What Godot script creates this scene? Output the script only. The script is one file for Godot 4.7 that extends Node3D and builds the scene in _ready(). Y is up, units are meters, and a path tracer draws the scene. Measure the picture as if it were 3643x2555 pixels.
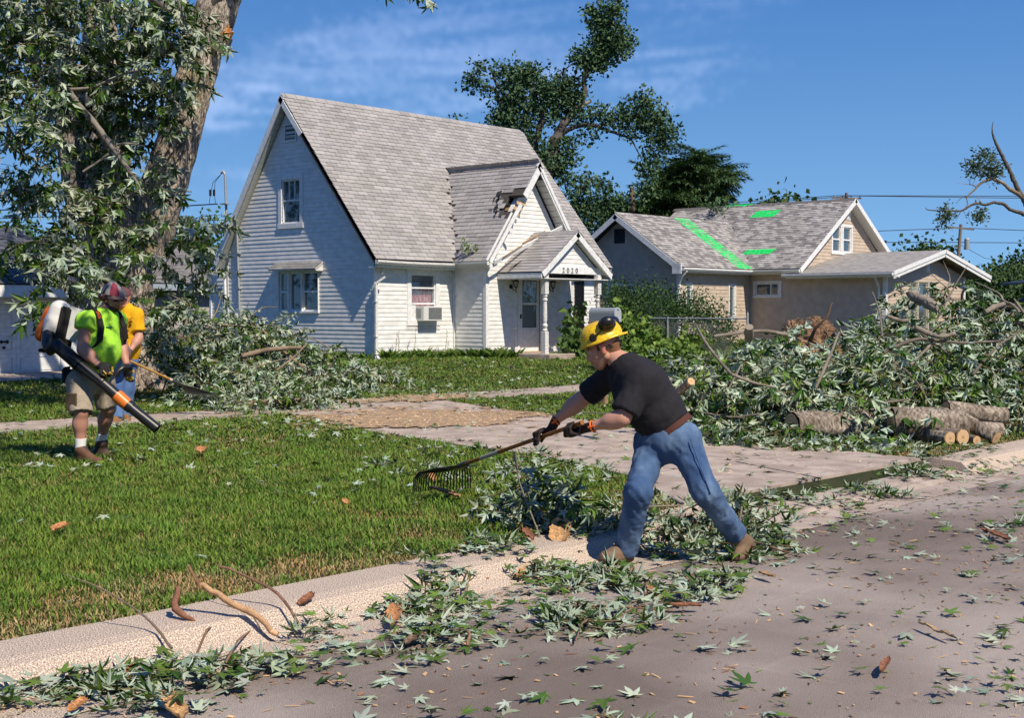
extends Node3D
# World axes: +x runs along the street, -z leads from the street to the houses, y is up, metres. The camera stands in the street.

class MB:
	var v := PackedVector3Array()
	var n := PackedVector3Array()
	var c := PackedColorArray()
	var uv := PackedVector2Array()
	var col := Color(1, 1, 1)
	func tri(a: Vector3, b: Vector3, d: Vector3) -> void:
		var m := (b - a).cross(d - a).normalized()
		v.append(a); v.append(d); v.append(b)
		n.append(m); n.append(m); n.append(m)
		c.append(col); c.append(col); c.append(col)
		uv.append(Vector2.ZERO); uv.append(Vector2.ZERO); uv.append(Vector2.ZERO)
	func trin(a: Vector3, b: Vector3, d: Vector3, na: Vector3, nb: Vector3, nd: Vector3) -> void:
		v.append(a); v.append(d); v.append(b)
		n.append(na); n.append(nd); n.append(nb)
		c.append(col); c.append(col); c.append(col)
		uv.append(Vector2.ZERO); uv.append(Vector2.ZERO); uv.append(Vector2.ZERO)
	func quad(a: Vector3, b: Vector3, d: Vector3, e: Vector3) -> void:
		tri(a, b, d); tri(a, d, e)
	func quad_uv(a: Vector3, b: Vector3, d: Vector3, e: Vector3) -> void:
		quad(a, b, d, e)
		var k := uv.size() - 6
		uv[k] = Vector2(0, 1); uv[k + 1] = Vector2(1, 0); uv[k + 2] = Vector2(1, 1)
		uv[k + 3] = Vector2(0, 1); uv[k + 4] = Vector2(0, 0); uv[k + 5] = Vector2(1, 0)
	# eight corners: bottom ring a0..a3 counter-clockwise seen from above, top ring b0..b3
	func hexa(p: Array) -> void:
		quad(p[3], p[2], p[1], p[0]); quad(p[4], p[5], p[6], p[7])
		quad(p[0], p[1], p[5], p[4]); quad(p[1], p[2], p[6], p[5])
		quad(p[2], p[3], p[7], p[6]); quad(p[3], p[0], p[4], p[7])
	func obox(t: Transform3D, s: Vector3, ch := 0.0) -> void:
		var h := s * 0.5
		if ch <= 0.0:
			hexa([t * Vector3(-h.x, -h.y, h.z), t * Vector3(h.x, -h.y, h.z), t * Vector3(h.x, -h.y, -h.z), t * Vector3(-h.x, -h.y, -h.z), t * Vector3(-h.x, h.y, h.z), t * Vector3(h.x, h.y, h.z), t * Vector3(h.x, h.y, -h.z), t * Vector3(-h.x, h.y, -h.z)])
			return
		# chamfered along all edges
		var f := func(ax: int, sg: float) -> Array:
			var a1 := (ax + 1) % 3
			var a2 := (ax + 2) % 3
			var out := []
			for q in [[-1, -1], [1, -1], [1, 1], [-1, 1]]:
				var p := Vector3.ZERO
				p[ax] = sg * h[ax]
				p[a1] = q[0] * (h[a1] - ch)
				p[a2] = q[1] * (h[a2] - ch)
				out.append(t * p)
			return out
		for ax in 3:
			for sg in [-1.0, 1.0]:
				var r: Array = f.call(ax, sg)
				if sg > 0: quad(r[0], r[1], r[2], r[3])
				else: quad(r[3], r[2], r[1], r[0])
		for ax in 3:
			var a1 := (ax + 1) % 3
			var a2 := (ax + 2) % 3
			for s1 in [-1.0, 1.0]:
				for s2 in [-1.0, 1.0]:
					var e := []
					for w in [-1.0, 1.0]:
						var p := Vector3.ZERO
						p[ax] = w * (h[ax] - ch); p[a1] = s1 * h[a1]; p[a2] = s2 * (h[a2] - ch)
						var q := p
						q[a1] = s1 * (h[a1] - ch); q[a2] = s2 * h[a2]
						e.append(t * p); e.append(t * q)
					if s1 * s2 > 0: quad(e[0], e[2], e[3], e[1])
					else: quad(e[1], e[3], e[2], e[0])
	func box(a: Vector3, b: Vector3, ch := 0.0) -> void:
		obox(Transform3D(Basis(), (a + b) * 0.5), (b - a).abs(), ch)
	# a bar from a to b with a cross-section w (across) by h (along up)
	func bar(a: Vector3, b: Vector3, w: float, h: float, up := Vector3.UP, ch := 0.0) -> void:
		var d := (b - a).normalized()
		var s := d.cross(up).normalized()
		var u := s.cross(d)
		obox(Transform3D(Basis(s, u, -d), (a + b) * 0.5), Vector3(w, h, a.distance_to(b)), ch)
	func tube(p: Array, r: Array, seg := 8, caps := true, cols := []) -> void:
		var nrm := Vector3.ZERO
		var rings := []
		var dirs := []
		for i in p.size():
			var d: Vector3 = (p[mini(i + 1, p.size() - 1)] - p[maxi(i - 1, 0)]).normalized()
			if i == 0:
				nrm = d.cross(Vector3(0.31, 0.17, 0.93)).normalized()
				if nrm.length() < 0.1: nrm = d.cross(Vector3.RIGHT).normalized()
			else:
				nrm = (nrm - d * d.dot(nrm)).normalized()
			var bn := d.cross(nrm)
			var ring := []
			var dr := []
			for k in seg:
				var an := TAU * k / seg
				var q := nrm * cos(an) + bn * sin(an)
				ring.append(p[i] + q * r[i]); dr.append(q)
			rings.append(ring); dirs.append(dr)
		for i in p.size() - 1:
			if cols.size() > 0: col = cols[i]
			for k in seg:
				var k2 := (k + 1) % seg
				trin(rings[i][k], rings[i][k2], rings[i + 1][k2], dirs[i][k], dirs[i][k2], dirs[i + 1][k2])
				trin(rings[i][k], rings[i + 1][k2], rings[i + 1][k], dirs[i][k], dirs[i + 1][k2], dirs[i + 1][k])
		if caps:
			for k in seg:
				var k2 := (k + 1) % seg
				tri(p[0], rings[0][k2], rings[0][k])
				var e := p.size() - 1
				tri(p[e], rings[e][k], rings[e][k2])
	# profile of (radius, height) turned about the y axis of t
	func lathe(t: Transform3D, pr: Array, seg := 16) -> void:
		for i in pr.size() - 1:
			var a: Vector2 = pr[i]
			var b: Vector2 = pr[i + 1]
			var nn := Vector2(b.y - a.y, a.x - b.x).normalized()
			for k in seg:
				var t0 := TAU * k / seg
				var t1 := TAU * (k + 1) / seg
				var d0 := Vector3(cos(t0), 0, -sin(t0))
				var d1 := Vector3(cos(t1), 0, -sin(t1))
				var n0: Vector3 = t.basis * (d0 * nn.x + Vector3.UP * nn.y)
				var n1: Vector3 = t.basis * (d1 * nn.x + Vector3.UP * nn.y)
				var p0 := t * (d0 * a.x + Vector3.UP * a.y)
				var p1 := t * (d1 * a.x + Vector3.UP * a.y)
				var p2 := t * (d1 * b.x + Vector3.UP * b.y)
				var p3 := t * (d0 * b.x + Vector3.UP * b.y)
				if a.x > 1e-5: trin(p0, p1, p2, n0, n1, n1)
				if b.x > 1e-5: trin(p0, p2, p3, n0, n1, n0)
	func append(o: MB, t: Transform3D, tint := Color(1, 1, 1)) -> void:
		for i in o.v.size():
			v.append(t * o.v[i]); n.append((t.basis * o.n[i]).normalized()); c.append(o.c[i] * tint); uv.append(o.uv[i])
	func mesh() -> ArrayMesh:
		var a := []
		a.resize(Mesh.ARRAY_MAX)
		a[Mesh.ARRAY_VERTEX] = v; a[Mesh.ARRAY_NORMAL] = n; a[Mesh.ARRAY_COLOR] = c; a[Mesh.ARRAY_TEX_UV] = uv
		var m := ArrayMesh.new()
		m.add_surface_from_arrays(Mesh.PRIMITIVE_TRIANGLES, a)
		return m

var M := {}
var T := {}
var used := {}
var rng := RandomNumberGenerator.new()
var nz := FastNoiseLite.new()

func V3(x: float, y: float, z: float) -> Vector3: return Vector3(x, y, z)
func rf(a: float, b: float) -> float: return rng.randf_range(a, b)
func srgb(r: float, g: float, b: float) -> Color: return Color(r, g, b).linear_to_srgb()

func numbered(called: String) -> String:
	if not used.has(called):
		used[called] = 0
		return called
	used[called] += 1
	return "%s_%03d" % [called, used[called]]

func tag(o: Node3D, label := "", category := "", group := "", kind := "") -> Node3D:
	if label: o.set_meta("label", label)
	if category: o.set_meta("category", category)
	if group: o.set_meta("group", group)
	if kind: o.set_meta("kind", kind)
	return o

func put(called: String, mesh: Mesh, mat: Material, parent: Node3D = self) -> MeshInstance3D:
	var o := MeshInstance3D.new()
	o.mesh = mesh
	o.material_override = mat
	o.name = numbered(called) if parent == self else called
	parent.add_child(o, true)
	return o

func mbput(called: String, mb: MB, mat: Material, parent: Node3D = self) -> MeshInstance3D:
	return put(called, mb.mesh(), mat, parent)

func thing(called: String, label: String, category: String, group := "", at := Vector3.ZERO) -> Node3D:
	var o := Node3D.new()
	o.name = numbered(called)
	add_child(o)
	o.position = at
	tag(o, label, category, group)
	return o

func multi(called: String, mesh: Mesh, mat: Material, xf: Array, cols: Array, parent: Node3D = self) -> MultiMeshInstance3D:
	var mm := MultiMesh.new()
	mm.transform_format = MultiMesh.TRANSFORM_3D
	mm.use_colors = cols.size() > 0
	mm.mesh = mesh
	mm.instance_count = xf.size()
	for i in xf.size():
		mm.set_instance_transform(i, xf[i])
		if cols.size() > 0: mm.set_instance_color(i, cols[i])
	var o := MultiMeshInstance3D.new()
	o.multimesh = mm
	o.material_override = mat
	o.name = numbered(called) if parent == self else called
	parent.add_child(o, true)
	o.set_meta("kind", "stuff")
	return o

func noise_tex(key: String, sd: int, freq: float, lo: Color, hi: Color, oct := 4, size := 512, typ := FastNoiseLite.TYPE_SIMPLEX_SMOOTH, nrm := 0.0) -> NoiseTexture2D:
	if T.has(key): return T[key]
	var f := FastNoiseLite.new()
	f.seed = sd; f.frequency = freq; f.fractal_octaves = oct; f.noise_type = typ
	var t := NoiseTexture2D.new()
	t.width = size; t.height = size; t.seamless = true; t.noise = f
	if nrm > 0.0:
		t.as_normal_map = true; t.bump_strength = nrm
	else:
		var g := Gradient.new()
		g.offsets = PackedFloat32Array([0.25, 0.75])
		g.colors = PackedColorArray([lo, hi])
		t.color_ramp = g
	T[key] = t
	return t

# d: tex, scale, world, ntex, nscale, vc, rough, metal, back, spec, tex2 (second layer multiplied in), scale2
func mat(key: String, lin: Color, d := {}) -> StandardMaterial3D:
	if M.has(key): return M[key]
	var m := StandardMaterial3D.new()
	m.resource_name = key
	m.albedo_color = srgb(lin.r, lin.g, lin.b)
	m.roughness = d.get("rough", 0.85)
	m.metallic = d.get("metal", 0.0)
	m.metallic_specular = d.get("spec", 0.4)
	m.vertex_color_use_as_albedo = d.get("vc", false)
	if d.has("tex"):
		m.albedo_texture = d.tex
	if d.has("tex") or d.has("ntex"):
		m.uv1_triplanar = true
		m.uv1_world_triplanar = d.get("world", false)
		var s = d.get("scale", 1.0)
		m.uv1_scale = s if s is Vector3 else V3(s, s, s)
	if d.has("ntex"):
		m.normal_enabled = true
		m.normal_texture = d.ntex
		m.normal_scale = d.get("nscale", 1.0)
	if d.has("tex2"):
		m.detail_enabled = true
		m.detail_blend_mode = BaseMaterial3D.BLEND_MODE_MUL
		m.detail_albedo = d.tex2
		m.detail_uv_layer = BaseMaterial3D.DETAIL_UV_2
		m.uv2_triplanar = true
		m.uv2_world_triplanar = d.get("world", false)
		var s2 = d.get("scale2", 0.2)
		m.uv2_scale = s2 if s2 is Vector3 else V3(s2, s2, s2)
	if d.has("back"):
		m.backlight_enabled = true
		m.backlight = d.back
	M[key] = m
	return m

func glass(key: String, lin: Color, a: float) -> StandardMaterial3D:
	if M.has(key): return M[key]
	var m := StandardMaterial3D.new()
	m.resource_name = key
	m.albedo_color = Color(lin.r, lin.g, lin.b, a)
	m.transparency = BaseMaterial3D.TRANSPARENCY_ALPHA
	m.roughness = 0.03
	m.metallic_specular = 0.6
	M[key] = m
	return m

# height of the ground
func gy(x: float, z: float) -> float:
	var h := 0.0
	if z < -5.45: h = 0.10 + 0.012 * sin(x * 0.9) * sin(z * 0.7)
	h += 0.2 * smoothstep(-17.0, -24.5, z)
	return h

func _ready() -> void:
	rng.seed = 20200713
	nz.seed = 7; nz.frequency = 1.0; nz.noise_type = FastNoiseLite.TYPE_SIMPLEX_SMOOTH; nz.fractal_octaves = 3
	setup_camera_light()
	make_materials()
	build_ground()
	build_white_house()
	build_tan_house()
	build_garage_shed()
	build_trees()
	build_far()
	build_yard_things()
	build_brush_and_logs()
	build_people()
	build_litter()

func setup_camera_light() -> void:
	var cam := Camera3D.new()
	cam.name = "camera"
	add_child(cam)
	cam.position = V3(0, 1.6, 0)
	cam.rotation = V3(-atan2(174.5, 4700.0), -atan2(0.751, 0.660), 0)
	cam.fov = rad_to_deg(2.0 * atan(1277.5 / 4703.0))
	cam.near = 0.1
	cam.far = 3000.0
	cam.current = true
	var we := WorldEnvironment.new()
	we.name = "world_environment"
	var e := Environment.new()
	e.background_mode = Environment.BG_SKY
	var sm := ProceduralSkyMaterial.new()
	sm.sky_top_color = Color(0.09, 0.36, 0.68)
	sm.sky_horizon_color = Color(0.54, 0.74, 0.91)
	sm.sky_curve = 0.12
	sm.ground_bottom_color = Color(0.30, 0.33, 0.25)
	sm.ground_horizon_color = Color(0.45, 0.5, 0.45)
	sm.sky_cover = cirrus()
	sm.sky_cover_modulate = Color(1, 1, 1, 1)
	sm.sun_angle_max = 12.0
	sm.sun_curve = 0.15
	var sky := Sky.new()
	sky.sky_material = sm
	e.sky = sky
	e.tonemap_mode = Environment.TONE_MAPPER_LINEAR
	e.tonemap_exposure = 1.15
	e.sdfgi_enabled = true
	e.ssao_enabled = true
	e.ssil_enabled = true
	we.environment = e
	add_child(we)
	var sun := DirectionalLight3D.new()
	sun.name = "sun"
	sun.light_color = Color(1.0, 0.95, 0.87)
	sun.light_energy = 1.6
	sun.light_angular_distance = 0.5
	sun.shadow_enabled = true
	add_child(sun)
	sun.look_at_from_position(V3(-0.21, 1.2, 1.0), Vector3.ZERO)

# thin wind-drawn cirrus over the whole upper sky, as an RGBA panorama
func cirrus() -> ImageTexture:
	var w := 2048
	var h := 1024
	var im := Image.create(w, h, false, Image.FORMAT_RGBA8)
	im.fill(Color(0.72, 0.78, 0.9, 0.0))
	var f := FastNoiseLite.new()
	f.seed = 31; f.noise_type = FastNoiseLite.TYPE_SIMPLEX_SMOOTH; f.fractal_octaves = 6; f.frequency = 1.0
	f.domain_warp_enabled = true; f.domain_warp_amplitude = 0.6; f.domain_warp_frequency = 1.2
	var g := FastNoiseLite.new()
	g.seed = 12; g.noise_type = FastNoiseLite.TYPE_SIMPLEX_SMOOTH; g.fractal_octaves = 3; g.frequency = 1.0
	for y in range(0, h / 2):
		var el := (0.5 - (y + 0.5) / h) * PI
		if el > 1.35: continue
		for x in w:
			var az := (x + 0.5) / w * TAU - 0.33
			# wisps drawn out along the wind; they widen with height
			var k := 1.0 / (0.25 + el)
			var cx := cos(az) * 1.6; var cy := sin(az) * 1.6
			var a := f.get_noise_3d(cx, cy, el * 5.5 * k * 1.1 + 0.35 * sin(az * 2.0 + 0.6))
			var b := g.get_noise_3d(cx * 0.8 + 3.0, cy * 0.8, el * 2.2)
			var d := clampf((a + 0.6 * b + 0.02) * 2.2, 0.0, 1.0)
			d *= d * (3.0 - 2.0 * d) * smoothstep(0.06, 0.15, el) * smoothstep(1.3, 0.9, el)
			if d > 0.0: im.set_pixel(x, y, Color(0.60, 0.60, 0.64, d * 0.62))
	return ImageTexture.create_from_image(im)

func make_materials() -> void:
	var fine := noise_tex("fine", 3, 0.11, Color(0.72, 0.72, 0.72), Color(1, 1, 1), 3)
	var patch := noise_tex("patch", 5, 0.012, Color(0.86, 0.85, 0.84), Color(1, 1, 1), 5)
	var softp := noise_tex("softp", 15, 0.010, Color(0.93, 0.93, 0.92), Color(1, 1, 1), 5)
	var grit := noise_tex("grit", 8, 0.35, Color(0.6, 0.59, 0.58), Color(1, 0.98, 0.97), 2)
	var nfine := noise_tex("nfine", 4, 0.12, Color.WHITE, Color.WHITE, 3, 512, FastNoiseLite.TYPE_SIMPLEX_SMOOTH, 5.0)
	var ngrit := noise_tex("ngrit", 9, 0.30, Color.WHITE, Color.WHITE, 2, 512, FastNoiseLite.TYPE_SIMPLEX_SMOOTH, 7.0)
	var streak := noise_tex("streak", 6, 0.02, Color(0.70, 0.68, 0.66), Color(1, 1, 1), 4)
	mat("siding", Color(0.80, 0.80, 0.79), {"rough": 0.55, "tex": softp, "scale": V3(0.5, 0.9, 0.5), "world": true})
	mat("siding_worn", Color(0.66, 0.68, 0.68), {"rough": 0.6, "tex": patch, "scale": V3(0.7, 1.6, 0.7), "world": true})
	mat("white", Color(0.80, 0.81, 0.81), {"rough": 0.5, "tex": softp, "scale": 1.1, "world": true})
	mat("white_peeling", Color(0.76, 0.75, 0.72), {"rough": 0.7, "tex": noise_tex("peel", 22, 0.045, Color(0.38, 0.35, 0.32), Color(1, 1, 1), 4), "scale": V3(2.0, 1.2, 2.0), "world": true})
	M["white_peeling"].albedo_texture.color_ramp.offsets = PackedFloat32Array([0.28, 0.36])
	mat("tan", Color(0.56, 0.455, 0.36), {"rough": 0.6, "tex": softp, "scale": 0.5, "world": true})
	mat("tan_shed", Color(0.40, 0.39, 0.37), {"rough": 0.7, "tex": softp, "scale": 0.5, "world": true})
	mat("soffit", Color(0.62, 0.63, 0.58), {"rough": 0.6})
	mat("shingle", Color(1, 1, 1), {"rough": 0.95, "vc": true, "tex": fine, "scale": 2.4, "world": true, "tex2": softp, "scale2": 0.22, "ntex": ngrit, "nscale": 0.5})
	mat("deck", Color(0.10, 0.095, 0.09), {"rough": 0.95, "tex": grit, "scale": 2.0, "world": true})
	mat("flatroof", Color(0.34, 0.325, 0.31), {"rough": 0.95, "tex": patch, "scale": V3(0.5, 0.5, 0.5), "world": true, "ntex": ngrit, "nscale": 0.4})
	mat("wood", Color(0.42, 0.28, 0.16), {"rough": 0.8, "tex": streak, "scale": V3(6, 1, 6)})
	mat("rawwood", Color(0.66, 0.46, 0.27), {"rough": 0.8, "tex": streak, "scale": V3(8, 1.5, 8)})
	mat("black", Color(0.012, 0.012, 0.014), {"rough": 0.5})
	mat("room_shade", Color(0.02, 0.02, 0.022), {"rough": 0.9})  # near-black colour that stands in for the shade of unlit rooms
	mat("metal", Color(0.42, 0.43, 0.44), {"rough": 0.45, "metal": 0.6})
	mat("galv", Color(0.40, 0.42, 0.43), {"rough": 0.5, "metal": 0.3, "tex": softp, "scale": 2.0})
	mat("concrete", Color(0.80, 0.69, 0.595), {"rough": 0.95, "tex": grit, "scale": 1.3, "world": true, "tex2": patch, "scale2": 0.35, "ntex": ngrit, "nscale": 0.5})
	mat("kerb", Color(0.92, 0.80, 0.69), {"rough": 0.95, "tex": noise_tex("pebble", 11, 0.16, Color(0.5, 0.46, 0.43), Color(1, 0.99, 0.97), 2), "scale": 1.3, "world": true, "ntex": ngrit, "nscale": 0.6})
	mat("asphalt", Color(0.84, 0.75, 0.66), {"rough": 0.93, "tex": noise_tex("agg", 13, 0.33, Color(0.42, 0.41, 0.42), Color(1, 0.98, 0.97), 2), "scale": 1.5, "world": true, "tex2": noise_tex("road", 17, 0.007, Color(0.72, 0.70, 0.69), Color(1, 1, 1), 5), "scale2": 0.09, "ntex": ngrit, "nscale": 0.8})
	mat("soil", Color(0.085, 0.095, 0.04), {"rough": 1.0, "tex": fine, "scale": 1.6, "world": true, "tex2": noise_tex("lawnp", 19, 0.012, Color(0.6, 0.66, 0.5), Color(1, 1, 1), 5), "scale2": 0.14, "ntex": ngrit, "nscale": 1.5})
	mat("grass", Color(1, 1, 1), {"rough": 0.6, "vc": true, "spec": 0.25, "back": Color(0.30, 0.36, 0.10)})
	mat("leaf", Color(1, 1, 1), {"rough": 0.55, "vc": true, "spec": 0.3, "back": Color(0.42, 0.46, 0.22)})
	mat("vc", Color(1, 1, 1), {"rough": 0.85, "vc": true})
	mat("vcwood", Color(1, 1, 1), {"rough": 0.85, "vc": true, "tex": streak, "scale": V3(5, 3, 5), "ntex": nfine, "nscale": 0.6})
	mat("vcgloss", Color(1, 1, 1), {"rough": 0.35, "vc": true, "spec": 0.5})
	mat("bark", Color(1, 1, 1), {"rough": 0.95, "vc": true, "tex": noise_tex("barkt", 23, 0.030, Color(0.42, 0.40, 0.38), Color(1, 1, 1), 5), "scale": V3(1.6, 0.45, 1.6), "ntex": noise_tex("barkn", 24, 0.035, Color.WHITE, Color.WHITE, 5, 512, FastNoiseLite.TYPE_SIMPLEX_SMOOTH, 9.0), "nscale": 1.0})
	mat("limb", Color(1, 1, 1), {"rough": 0.9, "vc": true, "tex": fine, "scale": 2.0})
	glass("pane", Color(0.6, 0.68, 0.72), 0.12)

func build_ground() -> void:
	# one sheet to the horizon, finer near the lots
	var xs := []
	var zs := []
	for q in [-1500, -600, -250, -100, -40, -15]: xs.append(float(q))
	var a := -10.0
	while a < 60.0:
		xs.append(a); a += 0.8 if a < 25.0 else 2.0
	for q in [70, 100, 180, 350, 700, 1500]: xs.append(float(q))
	for q in [-1500, -700, -350, -180, -110, -80]: zs.append(float(q))
	a = -60.0
	while a < -5.8:
		zs.append(a); a += 2.0 if a < -30.0 else 0.8
	for q in [-5.6, -5.35]: zs.append(q)
	for q in [5.0, 15, 60, 300, 1500]: zs.append(float(q))
	var mb := MB.new()
	var h := func(x: float, z: float) -> float: return gy(x, z) if z < -5.5 else (-0.06 if z < 4.9 else 0.02)
	for i in xs.size() - 1:
		for k in zs.size() - 1:
			var x0: float = xs[i]; var x1: float = xs[i + 1]
			var z0: float = zs[k]; var z1: float = zs[k + 1]
			mb.quad(V3(x0, h.call(x0, z1), z1), V3(x1, h.call(x1, z1), z1), V3(x1, h.call(x1, z0), z0), V3(x0, h.call(x0, z0), z0))
	tag(mbput("ground", mb, M.soil), "", "", "", "structure")
	# street: gently crowned asphalt
	mb = MB.new()
	var x := -60.0
	var rows := [-4.72, -3.0, -1.0, 1.0, 3.0, 5.2]
	for r in rows.size() - 1:
		mb.quad(V3(-80, crown(rows[r + 1]), rows[r + 1]), V3(200, crown(rows[r + 1]), rows[r + 1]), V3(200, crown(rows[r]), rows[r]), V3(-80, crown(rows[r]), rows[r]))
	tag(mbput("road", mb, M.asphalt), "", "", "", "structure")
	# concrete gutter and kerb, cast in lengths with joints; dropped at the driveway
	var kerb := Node3D.new()
	kerb.name = "kerb"
	add_child(kerb)
	tag(kerb, "", "", "", "structure")
	var kx := -8.0
	while kx < 60.0:
		var k1 := kx + 3.0
		if absf(kx - 7.0) < 0.1: k1 = 8.3
		var drop := kx > 8.0 and kx < 12.0
		if drop: k1 = kx + 2.15
		var face := 0.03 if drop else 0.115
		mb = MB.new()
		var s := 0.004
		var pr := [Vector2(-4.70, 0.006), Vector2(-5.06, -0.004), Vector2(-5.14, 0.02 if drop else 0.035), Vector2(-5.22, face - 0.012), Vector2(-5.30, face), Vector2(-5.58, face + 0.004), Vector2(-5.58, -0.1)]
		var n := 6
		for j in n:
			var a0 := lerpf(kx + s, k1 - s, float(j) / n)
			var a1 := lerpf(kx + s, k1 - s, float(j + 1) / n)
			for q in pr.size() - 1:
				var p: Vector2 = pr[q]; var r: Vector2 = pr[q + 1]
				var w := func(xx: float, pp: Vector2) -> Vector3: return V3(xx, pp.y + 0.006 * nz.get_noise_2d(xx * 2.0, pp.x * 9.0), pp.x + 0.008 * nz.get_noise_2d(xx * 1.3 + 5.0, pp.y * 8.0))
				mb.quad(w.call(a0, p), w.call(a1, p), w.call(a1, r), w.call(a0, r))
		for e in [[kx + s, -1], [k1 - s, 1]]:
			for q in range(0, pr.size() - 1):
				var A := V3(e[0], -0.1, -5.5)
				if e[1] < 0: mb.tri(A, V3(e[0], pr[q].y, pr[q].x), V3(e[0], pr[q + 1].y, pr[q + 1].x))
				else: mb.tri(A, V3(e[0], pr[q + 1].y, pr[q + 1].x), V3(e[0], pr[q].y, pr[q].x))
		mbput("kerb_segment", mb, M.kerb if not drop else M.concrete, kerb)
		kx = k1
	# driveway apron and drive: separate concrete slabs
	var drive := Node3D.new()
	drive.name = "driveway"
	add_child(drive)
	tag(drive, "", "", "", "structure")
	var L := [[-5.62, 8.35, 12.62], [-6.9, 9.45, 12.85], [-8.4, 10.15, 13.05], [-9.9, 10.45, 13.4], [-11.5, 10.8, 14.2], [-13.2, 11.4, 14.75], [-14.96, 12.0, 15.4]]
	for i in L.size() - 1:
		var a0: Array = L[i]
		var a1: Array = L[i + 1]
		for hlf in 2:
			var f0 := 0.5 * hlf
			var f1 := f0 + 0.5
			var g := 0.009
			mb = MB.new()
			slab(mb, Vector2(lerpf(a0[1], a0[2], f0) + g, a0[0] - g), Vector2(lerpf(a0[1], a0[2], f1) - g, a0[0] - g), Vector2(lerpf(a1[1], a1[2], f1) - g, a1[0] + g), Vector2(lerpf(a1[1], a1[2], f0) + g, a1[0] + g), 0.022 + rf(-0.004, 0.006))
			mbput("concrete_slab", mb, M.concrete, drive)
	var walk := Node3D.new()
	walk.name = "sidewalk"
	add_child(walk)
	tag(walk, "", "", "", "structure")
	var wx := 2.0
	while wx < 42.0:
		mb = MB.new()
		slab(mb, Vector2(wx + 0.008, -15.0), Vector2(wx + 1.392, -15.0), Vector2(wx + 1.392, -16.35), Vector2(wx + 0.008, -16.35), 0.014 + rf(-0.004, 0.008))
		mbput("concrete_slab", mb, M.concrete, walk)
		wx += 1.4

func crown(z: float) -> float: return 0.0 + 0.05 * (1.0 - pow((z - 0.2) / 4.95, 2.0))

func slab(mb: MB, a: Vector2, b: Vector2, c: Vector2, d: Vector2, up: float) -> void:
	# a b near edge, c d far edge
	var n := 6
	var P := func(u: float, w: float) -> Vector3:
		var p := a.lerp(b, u).lerp(d.lerp(c, u), w)
		return V3(p.x, gy(p.x, p.y) + up + 0.004 * nz.get_noise_2d(p.x * 1.1, p.y * 1.1), p.y)
	for i in n:
		for k in n:
			mb.quad(P.call(float(i) / n, float(k) / n), P.call(float(i + 1) / n, float(k) / n), P.call(float(i + 1) / n, float(k + 1) / n), P.call(float(i) / n, float(k + 1) / n))
	var dn := V3(0, -0.12, 0)
	for i in n:
		var u0 := float(i) / n
		var u1 := float(i + 1) / n
		for e in [[Vector2(u0, 0), Vector2(u1, 0)], [Vector2(u1, 1), Vector2(u0, 1)], [Vector2(1, u0), Vector2(1, u1)], [Vector2(0, u1), Vector2(0, u0)]]:
			var p: Vector3 = P.call(e[0].x, e[0].y)
			var q: Vector3 = P.call(e[1].x, e[1].y)
			mb.quad(p + dn, q + dn, q, p)

# ---------- walls, boards, shingles ----------
# a wall: corner O (lower left seen from outside), U to the right, N outward; gable top over u at (au, ay), eaves at he
func span(w: Dictionary, y: float) -> Vector2:
	if y <= w.he: return Vector2(0, w.W)
	var f: float = clampf((y - w.he) / maxf(w.ay - w.he, 0.001), 0.0, 1.0)
	return Vector2(w.au * f, lerpf(w.W, w.au, f))

func pieces(w: Dictionary, y0: float, y1: float) -> Array:
	# intervals [u at y0, u at y1] pairs left by the openings
	var s0 := span(w, y0)
	var s1 := span(w, y1)
	var cuts := []
	for o in w.open:
		if y0 >= o[1] - 0.02 and y1 <= o[3] + 0.02: cuts.append(o)
	cuts.sort_custom(func(a, b): return a[0] < b[0])
	var out := []
	var l0 := s0.x
	var l1 := s1.x
	for o in cuts:
		out.append([l0, o[0], l1, o[0]])
		l0 = o[2]; l1 = o[2]
	out.append([l0, s0.y, l1, s1.y])
	return out.filter(func(q): return q[1] - q[0] > 0.015)

func wall_core(called: String, w: Dictionary, m: Material, parent: Node3D, th := 0.13) -> MeshInstance3D:
	var ys := [0.0, w.he]
	for o in w.open:
		ys.append(o[1]); ys.append(o[3])
	if w.ay > w.he: ys.append(w.ay)
	ys.sort()
	var mb := MB.new()
	var O: Vector3 = w.O
	var U: Vector3 = w.U
	var N: Vector3 = w.N
	for i in ys.size() - 1:
		if ys[i + 1] - ys[i] < 0.005: continue
		for q in pieces(w, ys[i] + 0.0001, ys[i + 1] - 0.0001):
			var P := func(u: float, y: float, d: float) -> Vector3: return O + U * u + Vector3.UP * y + N * d
			mb.hexa([P.call(q[0], ys[i], 0), P.call(q[1], ys[i], 0), P.call(q[1], ys[i], -th), P.call(q[0], ys[i], -th), P.call(q[2], ys[i + 1], 0), P.call(q[3], ys[i + 1], 0), P.call(q[3], ys[i + 1], -th), P.call(q[2], ys[i + 1], -th)])
	return mbput(called, mb, m, parent)

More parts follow.
